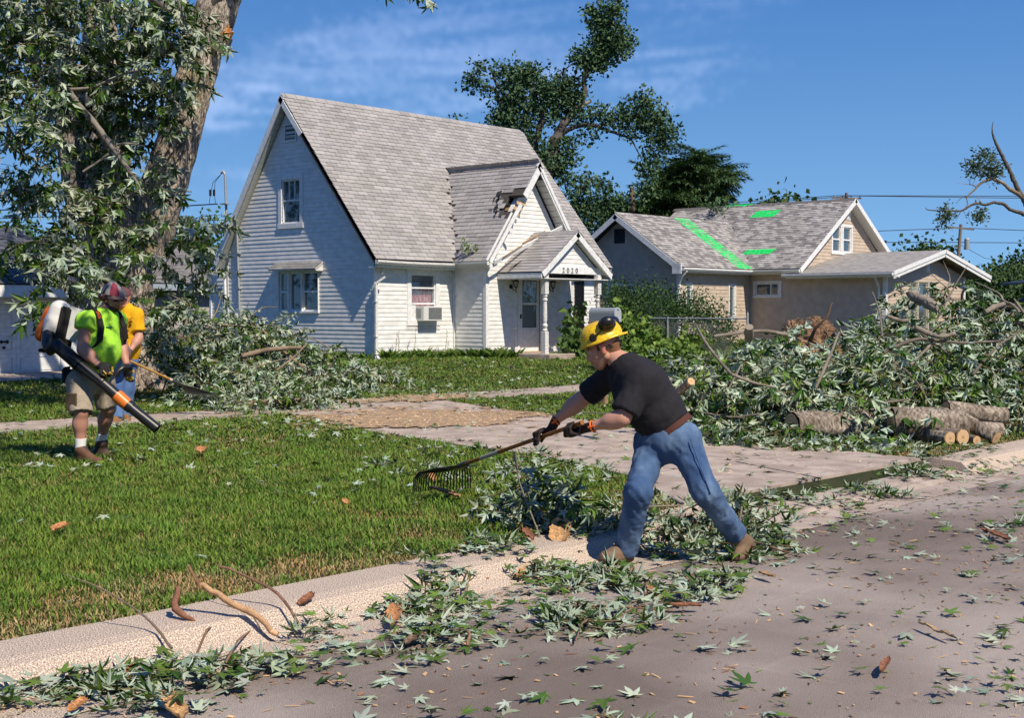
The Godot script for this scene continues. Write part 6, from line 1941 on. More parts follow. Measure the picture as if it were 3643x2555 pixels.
func build_yard_things() -> void:
	var bush_blobs := [
		[30.12,1.48,-21.02,1.36,0.68,40], [29.87,1.66,-22.06,0.62,0.56,16], [30.59,1.18,-19.73,0.73,0.55,22], [30.28,1.98,-21.59,0.69,0.44,12], [30.52,1.79,-20.56,0.74,0.43,14], [30.42,2.05,-22.95,0.32,0.58,6],
		[30.49,0.88,-19.24,0.42,0.3,8], [29.45,0.82,-20.27,1.44,0.36,26], [29.94,1.03,-22.74,0.38,0.51,8],
	]
	var vine_blobs := [
		[25.23,0.92,-18.25,0.63,0.42,20], [25.28,0.62,-17.58,0.62,0.26,14], [25.36,1.18,-18.86,0.3,0.43,9], [25.59,0.47,-17.24,0.52,0.15,8], [24.35,0.54,-17.73,0.61,0.15,8], [26.13,0.82,-17.23,0.42,0.16,5],
	]
	var porch_plant_blobs := [
		[28.35,0.66,-22.57,0.37,0.27,10], [28.53,0.98,-22.98,0.31,0.43,7], [28.66,0.93,-22.53,0.22,0.49,6], [27.96,0.57,-22.72,0.18,0.18,4], [28.44,0.51,-22.18,0.24,0.18,4], [29.12,1.54,-23.22,0.19,0.44,3],
	]
	var small := [clump(701, 30, 0.42, 0.085, 0.3, Color(0.025, 0.06, 0.02), Color(0.07, 0.13, 0.035)), clump(702, 28, 0.40, 0.09, 0.3, Color(0.025, 0.06, 0.02), Color(0.07, 0.13, 0.04))]
	plant_thing("dark_bush", "large dense dark green bush before the tan house's windows", "bush", bush_blobs, small, 3.4, 0.6, 1.1, 1.0, 9)
	var broad := [clump(711, 16, 0.36, 0.14, 0.42, Color(0.07, 0.14, 0.025), Color(0.16, 0.24, 0.05)), clump(712, 14, 0.34, 0.15, 0.4, Color(0.07, 0.14, 0.025), Color(0.17, 0.25, 0.05))]
	plant_thing("vine_thicket", "bright green vine thicket behind the man in the yellow helmet", "shrub", vine_blobs, broad, 3.0, 0.6, 1.1, 0.6, 6)
	var big := [clump(721, 9, 0.35, 0.26, 0.40, Color(0.05, 0.11, 0.03), Color(0.13, 0.2, 0.06)), clump(722, 8, 0.3, 0.28, 0.42, Color(0.05, 0.11, 0.03), Color(0.13, 0.2, 0.06))]
	plant_thing("porch_plant", "tall broad-leaved plant climbing by the porch's right post", "plant", porch_plant_blobs, big, 1.3, 0.55, 1.0, 0.5, 8)
	# --- weeds along the foundation
	var tuft := [weed_tuft(731, 0.35), weed_tuft(732, 0.3)]
	var xf := [[], []]
	var row := func(a: Vector3, b: Vector3, n: int, s: float) -> void:
		for i in n:
			var p := a.lerp(b, rng.randf())
			p.z += rf(-0.18, 0.18); p.y = gy(p.x, p.z)
			xf[rng.randi() % 2].append(Transform3D(rand_basis(0.1).scaled(Vector3.ONE * rf(0.6, 1.2) * s), p))
	row.call(V3(23.5, 0, -25.05), V3(26.4, 0, -25.0), 46, 1.0)
	row.call(V3(26.2, 0, -24.9), V3(26.2, 0, -23.9), 14, 1.0)
	row.call(V3(26.3, 0, -23.85), V3(27.0, 0, -23.6), 14, 1.1)
	row.call(V3(26.9, 0, -22.15), V3(30.7, 0, -22.15), 16, 0.55)
	row.call(V3(23.2, 0, -31.0), V3(23.2, 0, -25.4), 40, 0.8)
	row.call(V3(28.8, 0, -17.5), V3(28.8, 0, -21.5), 30, 1.0)
	row.call(V3(41.0, 0, -24.5), V3(41.1, 0, -20.0), 30, 1.0)
	row.call(V3(37.0, 0, -24.8), V3(41.0, 0, -24.8), 30, 1.0)
	for k in 2: tag(multi("weeds", tuft[k], M.leaf, xf[k], tints(xf[k].size(), 0.8, 1.2)), "low weeds growing along the house foundations", "weeds", "", "stuff")
	# single tall weed stalks before the front wall
	for i in 6:
		var mb := MB.new()
		var x: float = [23.75, 23.9, 24.45, 25.6, 26.05, 27.05][i]
		var z: float = -24.95 if i < 5 else -23.7
		var h := rf(0.55, 0.95)
		mb.col = Color(0.20, 0.17, 0.08)
		var top := V3(rf(-0.12, 0.16), h, rf(0.0, 0.1))
		mb.tube([Vector3.ZERO, top * 0.5 + V3(0.03, 0.03, 0), top], [0.006, 0.005, 0.003], 5)
		for k in 16:
			var p := top * lerpf(0.35, 1.0, k / 15.0) + V3(0.02, 0, 0)
			var d := V3(rf(-1, 1), rf(0.0, 0.8), rf(-1, 1)).normalized()
			mb.col = Color(0.16, 0.18, 0.06) if k < 8 else Color(0.28, 0.2, 0.1)
			var s := d.cross(Vector3.UP).normalized() * 0.012
			mb.tri(p - s, p + s, p + d * rf(0.05, 0.12))
		var o := mbput("weed_stalk", mb, M.leaf)
		o.position = V3(x, gy(x, z), z)
		tag(o, ["dry weed stalk next to the corner downspout", "second dry weed stalk from the corner downspout", "weed stalk left of the air conditioner", "weed stalk right of the air conditioner", "weed stalk at the inner corner of the front wall", "leafy weed stalk left of the white door"][i], "weed")
	# --- a leafy twig lodged in the roof valley
	var tw := thing("lodged_twig", "leafy twig caught in the roof valley above the gutter", "twig", "", V3(26.0, 3.12, -24.72))
	var sp := [sprig(741, 7, 0.11, 0.4), sprig(742, 6, 0.11, 0.4)]
	for i in 6:
		var o := put("leaf_spray", sp[i % 2], M.leaf, tw)
		o.transform = Transform3D(Basis(V3(0, 0, 1), rf(0.7, 2.4)) * Basis(Vector3.UP, rf(-1.2, 1.2)), V3(rf(-0.1, 0.1), rf(-0.05, 0.15), rf(-0.05, 0.12)))
	# --- mailbox
	var t := thing("mailbox", "grey metal mailbox on a post behind the yellow helmet", "mailbox", "", V3(16.6, 0.1, -12.4))
	var mb := MB.new()
	mb.box(V3(-0.045, 0, -0.3), V3(0.045, 1.28, -0.21), 0.004)
	mb.box(V3(-0.09, 1.28, -0.52), V3(0.09, 1.32, -0.02), 0.004)
	mbput("post", mb, M.wood, t)
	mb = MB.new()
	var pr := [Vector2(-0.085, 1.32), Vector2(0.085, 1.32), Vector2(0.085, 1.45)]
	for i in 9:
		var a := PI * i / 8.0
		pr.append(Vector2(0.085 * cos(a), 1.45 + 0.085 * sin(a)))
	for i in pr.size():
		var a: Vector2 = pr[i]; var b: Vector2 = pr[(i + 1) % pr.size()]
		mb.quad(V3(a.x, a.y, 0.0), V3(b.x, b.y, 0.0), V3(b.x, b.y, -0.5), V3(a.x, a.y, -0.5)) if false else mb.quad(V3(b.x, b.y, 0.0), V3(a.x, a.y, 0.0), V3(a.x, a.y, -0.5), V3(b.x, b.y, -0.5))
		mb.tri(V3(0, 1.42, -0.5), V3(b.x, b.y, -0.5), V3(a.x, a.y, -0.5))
	mbput("box", mb, mat("mailgrey_shaded", Color(0.30, 0.33, 0.34), {"rough": 0.4, "metal": 0.2}), t)  # darker grey than the door: the shaded side is in the colour
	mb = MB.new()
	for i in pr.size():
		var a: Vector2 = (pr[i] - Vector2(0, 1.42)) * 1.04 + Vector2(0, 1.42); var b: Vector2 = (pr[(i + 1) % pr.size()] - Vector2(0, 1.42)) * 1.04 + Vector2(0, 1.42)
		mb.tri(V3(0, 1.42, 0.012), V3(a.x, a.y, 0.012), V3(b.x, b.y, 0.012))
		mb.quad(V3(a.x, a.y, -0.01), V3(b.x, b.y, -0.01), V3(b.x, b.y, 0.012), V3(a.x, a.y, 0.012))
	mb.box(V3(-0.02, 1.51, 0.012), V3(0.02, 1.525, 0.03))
	mbput("door", mb, mat("maildoor_lit", Color(0.45, 0.48, 0.5), {"rough": 0.4, "metal": 0.2}), t)  # paler grey than the box: sunlight on the face is painted in
	mb = MB.new()
	mb.box(V3(0.088, 1.40, -0.2), V3(0.093, 1.55, -0.17)); mb.box(V3(-0.0, 1.56, -0.06), V3(0.012, 1.62, -0.045))
	mbput("flag", mb, M.black, t)
	# --- chain link fence
	t = thing("chain_link_fence", "galvanised chain link fence running back from its end post into the bush", "fence")
	mb = MB.new()
	mb.tube([V3(28.7, 0.15, -17.4), V3(28.7, 1.52, -17.4), V3(28.7, 1.56, -17.4)], [0.03, 0.03, 0.005], 8)
	mbput("post", mb, M.galv, t)
	for z in [-19.8, -22.2]:
		mb = MB.new()
		mb.tube([V3(28.7, 0.15, z), V3(28.7, 1.42, z)], [0.025, 0.025], 8)
		mbput("post", mb, M.galv, t)
	mb = MB.new()
	mb.tube([V3(28.7, 1.38, -17.4), V3(28.7, 1.38, -22.4)], [0.018, 0.018], 7)
	mbput("rail", mb, M.galv, t)
	mb = MB.new()
	for i in 120:
		var z0 := -17.4 - i * 0.062
		for s: float in [-1.0, 1.0]:
			var a := V3(28.7, 0.28, z0); var b := V3(28.7, 1.36, z0 + s * 1.08)
			if b.z > -17.4:
				b = V3(28.7, 0.28 + (-17.4 - z0), -17.4)
			if b.z < -22.4: continue
			if b.distance_to(a) > 0.02: mb.tube([a, b], [0.0022, 0.0022], 3, false)
	mbput("wire_mesh", mb, M.galv, t).set_meta("kind", "stuff")
	# --- upturned root plate of a fallen tree
	t = thing("root_plate", "brown upturned root plate of a fallen tree beside the tan house wall", "root plate", "", V3(32.4, 0.25, -17.7))
	mb = MB.new()
	var gs := []
	for i in 25:
		var ring := []
		for k in 40:
			var la := PI * 0.5 * (1.0 - i / 24.0); var lo := TAU * k / 40
			var d := V3(cos(la) * cos(lo), sin(la), cos(la) * sin(lo))
			var r := 1.0 + 0.22 * nz.get_noise_3d(d.x * 1.6, d.y * 1.6, d.z * 1.6) + 0.16 * nz.get_noise_3d(d.x * 6, d.y * 3, d.z * 6) + 0.08 * nz.get_noise_3d(d.x * 16, d.y * 6, d.z * 16)
			ring.append(V3(d.x * 1.02, d.y * 1.05, d.z * 0.95) * r)
		gs.append(ring)
	for i in 24:
		for k in 40:
			mb.col = Color(0.13, 0.075, 0.045).lerp(Color(0.27, 0.17, 0.10), clampf(0.5 + 1.2 * nz.get_noise_3d(gs[i][k].x * 3, gs[i][k].y * 3, gs[i][k].z * 3), 0, 1))
			mb.quad(gs[i][k], gs[i][(k + 1) % 40], gs[i + 1][(k + 1) % 40], gs[i + 1][k]) if false else mb.quad(gs[i][(k + 1) % 40], gs[i][k], gs[i + 1][k], gs[i + 1][(k + 1) % 40])
	mbput("soil_mass", mb, M.vc, t)
	mb = MB.new()
	for i in 420:
		var lo := rf(0, TAU); var la := rf(0.1, 1.4)
		var d := V3(cos(la) * cos(lo), sin(la), cos(la) * sin(lo))
		var p := V3(d.x * 1.02, d.y * 1.05, d.z * 0.95) * rf(0.95, 1.15)
		var e := p + (d * 0.25 + V3(rf(-1, 1), -1.1, rf(-1, 1))) * rf(0.10, 0.34)
		mb.col = Color(0.12, 0.07, 0.04).lerp(Color(0.34, 0.22, 0.13), rng.randf())
		mb.tube([p, p.lerp(e, 0.5) + d * 0.05, e], [rf(0.008, 0.022), 0.008, 0.003], 3, false)
	mbput("root_hair", mb, M.vc, t).set_meta("kind", "stuff")
	for q in [[V3(-0.9, 0.5, 0.5), V3(-1.35, 0.85, 0.9), V3(-0.95, 1.25, 1.1)], [V3(0.2, 0.9, 0.3), V3(0.35, 1.3, 0.4), V3(0.5, 1.55, 0.4)], [V3(-0.9, 0.2, 0.2), V3(-1.9, 0.35, 0.3), V3(-2.6, 0.2, 0.6)], [V3(-0.7, 0.5, 0.9), V3(-1.0, 0.75, 1.3), V3(-1.5, 0.6, 1.6)]]:
		mb = MB.new()
		mb.col = Color(0.10, 0.07, 0.05)
		mb.tube(q, [0.06, 0.04, 0.02], 8)
		mbput("root", mb, M.vc, t)

func weed_tuft(sd: int, h: float) -> ArrayMesh:
	var r := RandomNumberGenerator.new()
	r.seed = sd
	var mb := MB.new()
	for i in 26:
		var a := r.randf_range(0, TAU)
		var b := V3(cos(a), 0, sin(a)) * r.randf_range(0.0, 0.12)
		var d := V3(cos(a) * r.randf_range(0.1, 0.8), 1, sin(a) * r.randf_range(0.1, 0.8)).normalized()
		var q := h * r.randf_range(0.4, 1.0)
		var s := d.cross(V3(r.randf_range(-1, 1), 0.1, r.randf_range(-1, 1))).normalized() * r.randf_range(0.012, 0.035)
		mb.col = Color(0.05, 0.12, 0.02).lerp(Color(0.15, 0.22, 0.05), r.randf())
		var m := b + d * q * 0.55
		var e := b + d * q + V3(cos(a), -0.5, sin(a)) * q * 0.2
		mb.tri(b - s * 0.3, b + s * 0.3, m + s); mb.tri(b - s * 0.3, m + s, m - s); mb.tri(m - s, m + s, e)
	return mb.mesh()

func build_brush_and_logs() -> void:
	var pile_right := [
		[13.25,0.63,-8.55,0.47,0.42,30], [14.12,0.95,-9.38,0.28,0.26,14], [12.91,0.38,-8.64,0.21,0.26,10], [13.78,0.77,-8.26,0.59,0.48,44], [12.99,0.34,-7.79,0.55,0.2,22], [15.24,1.0,-8.41,0.63,0.29,30],
		[14.27,0.61,-7.7,0.69,0.4,46], [15.25,0.85,-7.49,0.66,0.5,50], [14.21,0.38,-6.71,0.31,0.28,18], [16.22,1.11,-7.29,0.69,0.34,36], [15.93,0.63,-6.87,0.56,0.33,30], [16.76,0.94,-6.69,0.63,0.43,38],
		[17.54,1.36,-6.7,0.36,0.27,14], [17.46,1.42,-7.4,0.43,0.21,14], [17.02,1.63,-7.9,0.24,0.24,7], [17.74,1.98,-7.84,0.22,0.19,4], [16.88,1.48,-8.06,0.24,0.18,8], [16.31,1.33,-8.11,0.24,0.15,8],
		[16.35,0.52,-6.24,0.33,0.33,20], [17.13,0.83,-6.26,0.34,0.4,20], [13.42,0.13,-6.39,0.17,0.17,7], [12.91,0.23,-8.03,0.41,0.1,12], [13.32,0.23,-6.81,0.34,0.09,12], [12.63,0.19,-7.13,0.38,0.06,10],
		[17.93,1.76,-7.47,0.19,0.19,4], [18.18,1.76,-7.19,0.25,0.19,6], [13.61,0.69,-9.36,0.17,0.22,6], [15.8,1.33,-8.99,0.24,0.12,5], [18.1,1.33,-6.67,0.24,0.24,8], [15.81,0.33,-6.25,0.32,0.16,10],
	]
	var pile_left := [
		[14.03,1.4,-20.4,0.45,0.32,14], [14.07,1.76,-20.04,0.2,0.28,6], [13.73,1.06,-18.91,0.69,0.35,34], [14.59,0.97,-18.54,0.7,0.35,36], [14.46,1.29,-19.0,0.55,0.2,16], [12.67,0.76,-18.3,0.4,0.36,22],
		[12.96,0.56,-17.37,0.79,0.29,40], [14.9,0.74,-18.19,0.67,0.31,32], [14.46,0.4,-17.18,0.82,0.21,32], [16.11,0.47,-18.02,0.65,0.2,20], [13.05,0.35,-16.36,0.83,0.13,24], [12.29,0.31,-16.92,0.41,0.08,10],
		[17.8,0.31,-19.13,0.35,0.13,7], [12.62,1.09,-18.66,0.18,0.29,9], [15.06,1.2,-18.62,0.32,0.16,6], [16.11,0.82,-18.63,0.33,0.16,7], [12.15,0.21,-15.86,0.79,0.05,14], [13.03,0.22,-15.47,0.54,0.05,10],
	]
	var pile_limbs := [
		[[16.66,1.62,-7.25,0.07], [16.69,1.68,-7.37,0.075], [16.73,1.72,-7.47,0.07], [16.76,1.76,-7.59,0.065], [16.8,1.85,-7.69,0.06]],
		[[17.38,1.57,-6.44,0.02], [17.41,1.67,-6.55,0.018], [17.44,1.72,-6.67,0.016], [17.58,1.83,-6.81,0.012], [17.68,1.98,-7.16,0.006]],
		[[16.58,1.57,-6.58,0.035], [16.75,1.63,-6.54,0.035], [16.94,1.68,-6.48,0.032]],
		[[14.97,1.27,-7.2,0.016], [15.15,1.44,-7.3,0.014], [15.41,1.61,-7.46,0.012], [15.82,1.83,-7.75,0.008]],
		[[16.43,1.66,-7.06,0.012], [16.68,1.8,-7.08,0.01], [16.92,1.96,-7.1,0.008], [17.21,2.2,-7.07,0.004]],
		[[16.6,1.76,-7.17,0.012], [16.87,1.99,-7.17,0.009], [17.0,2.25,-7.32,0.004]],
		[[16.44,1.7,-7.05,0.01], [16.57,1.84,-7.05,0.008], [16.58,1.97,-7.19,0.006], [16.67,2.12,-7.39,0.003]],
		[[15.61,1.39,-7.08,0.035], [15.73,1.3,-6.94,0.032], [15.73,1.27,-6.79,0.028], [15.94,1.31,-6.71,0.02]],
		[[17.62,1.54,-6.46,0.02], [17.62,1.75,-6.61,0.012]],
		[[15.58,1.52,-7.42,0.03], [15.67,1.47,-7.31,0.028], [15.83,1.47,-7.28,0.02]],
		[[13.17,0.85,-8.19,0.022], [13.42,1.15,-8.66,0.02], [13.74,1.41,-9.06,0.015]],
		[[13.74,1.25,-8.3,0.06], [13.56,1.39,-8.2,0.055]],
		[[14.91,1.29,-8.48,0.03], [14.34,1.34,-8.53,0.025], [13.63,1.28,-8.73,0.02]],
		[[12.91,0.87,-8.03,0.02], [13.08,0.77,-7.84,0.018], [13.25,0.72,-7.65,0.01]],
		[[13.73,0.7,-7.41,0.02], [14.01,1.05,-7.39,0.018], [14.45,1.33,-7.5,0.012]],
		[[15.17,1.08,-7.28,0.03], [15.65,1.24,-7.03,0.025], [15.98,1.19,-6.66,0.02], [16.51,1.21,-6.36,0.012]],
		[[15.39,0.92,-7.03,0.02], [15.76,1.19,-6.91,0.016], [15.97,1.35,-6.83,0.01]],
		[[15.02,1.03,-7.15,0.016], [15.14,0.77,-6.86,0.014], [15.15,0.51,-6.7,0.01]],
		[[15.87,1.07,-6.78,0.016], [15.84,1.32,-7.12,0.012], [15.75,1.46,-7.37,0.008]],
		[[15.99,0.8,-6.49,0.02], [16.47,1.12,-6.4,0.016], [17.0,1.34,-6.26,0.01]],
		[[12.94,0.43,-7.7,0.014], [12.83,0.39,-7.98,0.012], [12.68,0.44,-8.3,0.008]],
		[[12.85,0.56,-8.11,0.012], [13.24,0.96,-8.11,0.01]],
	]
	var pile_left_limbs := [
		[[13.05,0.31,-16.36,0.05], [12.87,0.51,-17.02,0.045], [12.9,0.84,-17.89,0.03]],
		[[13.24,0.84,-17.51,0.05], [13.71,0.94,-17.42,0.04], [14.55,0.96,-17.52,0.03]],
		[[14.33,0.52,-17.02,0.03], [14.29,0.88,-17.67,0.025], [14.42,1.25,-18.44,0.016]],
		[[13.3,1.11,-18.95,0.03], [13.85,1.33,-19.08,0.02], [14.39,1.29,-18.77,0.012]],
		[[13.8,1.33,-19.14,0.015], [14.15,1.64,-19.35,0.01], [14.32,1.96,-19.46,0.006]],
		[[14.28,0.3,-17.08,0.02], [15.19,0.63,-17.56,0.016], [15.69,0.92,-17.9,0.01]],
		[[12.86,1.04,-18.7,0.02], [13.55,1.41,-19.43,0.016], [13.98,1.88,-19.85,0.008]],
		[[12.07,0.18,-15.96,0.03], [12.39,0.24,-15.74,0.03], [12.92,0.26,-15.45,0.02]],
		[[11.78,0.09,-15.38,0.02], [11.53,0.11,-15.66,0.02], [11.26,0.07,-15.82,0.012]],
		[[13.43,0.63,-16.83,0.02], [13.88,0.84,-16.93,0.016], [14.28,1.04,-17.08,0.01]],
		[[12.51,0.5,-17.58,0.02], [12.51,0.84,-18.19,0.014], [12.64,1.27,-18.64,0.008]],
	]
	for b in pile_right:
		b[1] -= 0.12; b[4] = maxf(0.05, b[4] - 0.12)
	var kinds := [sprig(801, 6, 0.13, 0.8), sprig(802, 7, 0.135, 0.8), sprig(803, 5, 0.14, 0.6), sprig(804, 7, 0.12, 0.6), sprig(805, 6, 0.13, 0.75)]
	var t := thing("brush_pile", "big heap of cut maple branches with silvery wilted leaves on the verge at right", "brush pile")
	var w := fill(pile_right, 1.3, 2.5, 0.7, 1.25, 0.8, 5)
	for k in 5: multi("leaves", kinds[k], M.leaf, w[k], tints(w[k].size(), 0.95, 1.4), t)
	for p in pile_limbs: limb(t, "branch", p, Color(0.20, 0.17, 0.135).lerp(Color(0.34, 0.29, 0.23), rng.randf()))
	for i in 14:
		var b: Array = pile_right[rng.randi() % 24]
		var a := V3(b[0], b[1], b[2]) + V3(rf(-0.5, 0.5), rf(-0.4, 0.3), rf(-0.4, 0.6))
		var d := V3(rf(-1, 1), rf(-0.35, 0.5), rf(-0.6, 0.6)).normalized() * rf(0.7, 1.6)
		var r := rf(0.006, 0.016)
		limb(t, "branch", [[a.x, a.y, a.z, r], [a.x + d.x * 0.5, a.y + d.y * 0.5 + 0.08, a.z + d.z * 0.5, r * 0.8], [a.x + d.x, a.y + d.y, a.z + d.z, r * 0.4]], Color(0.22, 0.19, 0.15).lerp(Color(0.36, 0.32, 0.26), rng.randf()))
	for q in [[1685, 0]]:
		pass
	t = thing("brush_pile", "lower heap of leafy branches between the maple trunk and the white house", "brush pile")
	w = fill(pile_left, 1.3, 2.4, 0.7, 1.2, 0.8, 5)
	for k in 5: multi("leaves", kinds[k], M.leaf, w[k], tints(w[k].size(), 0.9, 1.3), t)
	for p in pile_left_limbs: limb(t, "branch", p, Color(0.24, 0.19, 0.14).lerp(Color(0.40, 0.28, 0.18), rng.randf()))
	for i in 12:
		var b: Array = pile_left[rng.randi() % 16]
		var a := V3(b[0], b[1], b[2]) + V3(rf(-0.5, 0.5), rf(-0.2, 0.25), rf(-0.2, 0.6))
		var d := V3(rf(-1, 1), rf(-0.3, 0.4), rf(-0.6, 0.6)).normalized() * rf(0.6, 1.5)
		var r := rf(0.006, 0.016)
		limb(t, "branch", [[a.x, a.y, a.z, r], [a.x + d.x * 0.5, a.y + d.y * 0.5 + 0.08, a.z + d.z * 0.5, r * 0.8], [a.x + d.x, a.y + d.y, a.z + d.z, r * 0.4]], Color(0.22, 0.19, 0.15).lerp(Color(0.36, 0.30, 0.22), rng.randf()))
	# logs
	var logs := [
		[V3(13.25, 0.28, -7.45), V3(15.05, 0.28, -6.45), 0.18, "long bark-covered trunk log lying half buried under the right brush pile"],
		[V3(14.02, 0.33, -6.62), V3(14.62, 0.31, -6.01), 0.155, "thick short log whose cut end faces the street at the right pile"],
		[V3(15.1, 0.42, -6.45), V3(15.68, 0.33, -5.97), 0.115, "dark bark log resting highest at the right end of the log stack"],
		[V3(15.0, 0.22, -6.35), V3(15.46, 0.18, -5.92), 0.09, "thin log under the dark bark log at the stack's right end"],
		[V3(14.28, 0.19, -6.42), V3(14.05, 0.19, -5.95), 0.08, "small log with round pale cut face, left of the pair in the grass"],
		[V3(14.42, 0.19, -6.36), V3(14.18, 0.20, -5.86), 0.095, "small log with round pale cut face, right of the pair in the grass"],
		[V3(14.72, 0.40, -6.2), V3(14.62, 0.17, -5.66), 0.085, "log leaning down from the stack into the grass"],
		[V3(14.7, 0.16, -6.2), V3(14.42, 0.15, -5.80), 0.055, "thin stick log with small pale cut end beside the leaning log"]]
	for i in logs.size():
		var q: Array = logs[i]
		var o := thing("log", q[3], "log", "cut logs at the right brush pile")
		cut_log(o, q[0], q[1], q[2], 30.0 + i * 3.0)
	# cut stubs that stick out of the right pile
	for q in [[V3(11.95, 0.62, -8.9), V3(12.0, 1.10, -8.85), 0.055, "upright cut branch stub with pale end at the left of the right brush pile"], [V3(12.6, 0.62, -8.6), V3(12.42, 0.80, -8.25), 0.05, "cut branch end below the upright stub in the right brush pile"], [V3(20.3, 1.35, -8.3), V3(20.75, 1.62, -7.4), 0.045, "grey branch with pale cut tip near the loader"]]:
		var o := thing("branch_stub", q[3], "branch")
		cut_log(o, q[0], q[1], q[2], q[0].x)
	# offcuts by the maple foot
	for q in [[V3(13.75, 0.30, -19.55), V3(13.95, 0.36, -19.30), 0.10, "pale sawn log round leaning at the maple foot"], [V3(13.9, 0.22, -18.95), V3(13.92, 0.24, -18.72), 0.09, "small round log slice in the grass right of the maple foot"], [V3(13.2, 0.16, -18.8), V3(13.6, 0.17, -18.7), 0.045, "split pale wood piece in front of the maple foot"]]:
		var o := thing("log", q[3], "log")
		cut_log(o, q[0], q[1], q[2], q[0].z)

func cut_log(o: Node3D, a: Vector3, b: Vector3, r: float, sd: float) -> void:
	var m := a.lerp(b, 0.5)
	var mb := bark_tube([[a.x, a.y, a.z, r], [m.x, m.y, m.z, r * 0.97], [b.x, b.y, b.z, r * 0.95]], 26, maxf(0.03, a.distance_to(b) / 40.0), r * 0.14, sd, Color(0.28, 0.23, 0.18), Color(0.58, 0.5, 0.41))
	mbput("bark", mb, M.bark, o)
	# sawn face with growth rings
	var d := (b - a).normalized()
	var u := d.cross(Vector3.UP).normalized()
	var v := u.cross(d)
	for e in [[b + d * 0.006, 1.0], [a - d * 0.006, -1.0]]:
		mb = MB.new()
		for k in 7:
			var r0 := r * 0.86 * k / 7.0; var r1 := r * 0.86 * (k + 1) / 7.0
			for s in 22:
				var t0 := TAU * s / 22; var t1 := TAU * (s + 1) / 22
				mb.col = Color(0.62, 0.43, 0.25).lerp(Color(0.50, 0.31, 0.16), 0.5 * (k % 2) + rf(0, 0.3)) if k > 1 else Color(0.42, 0.25, 0.13)
				var p: Vector3 = e[0]
				var A := p + (u * cos(t0) + v * sin(t0)) * r0; var B := p + (u * cos(t1) + v * sin(t1)) * r0
				var C := p + (u * cos(t1) + v * sin(t1)) * r1; var D := p + (u * cos(t0) + v * sin(t0)) * r1
				if e[1] > 0: mb.quad(D, C, B, A)
				else: mb.quad(A, B, C, D)
		mbput("cut_face", mb, M.vc, o)

# ---------- bodies: tapered capsules joined by a smooth minimum, meshed as surface nets ----------
# bone: [a, b, ra, rb, colour, flags, widen axis, widen factor]; flags: 1 flat at a, 2 flat at b, 4 cut away
func bone(a: Vector3, b: Vector3, ra: float, rb: float, c := Color(1, 1, 1), flags := 0, w := Vector3.ZERO, s := 1.0) -> Array:
	return [a, b, ra, rb, c, flags, w.normalized(), s]

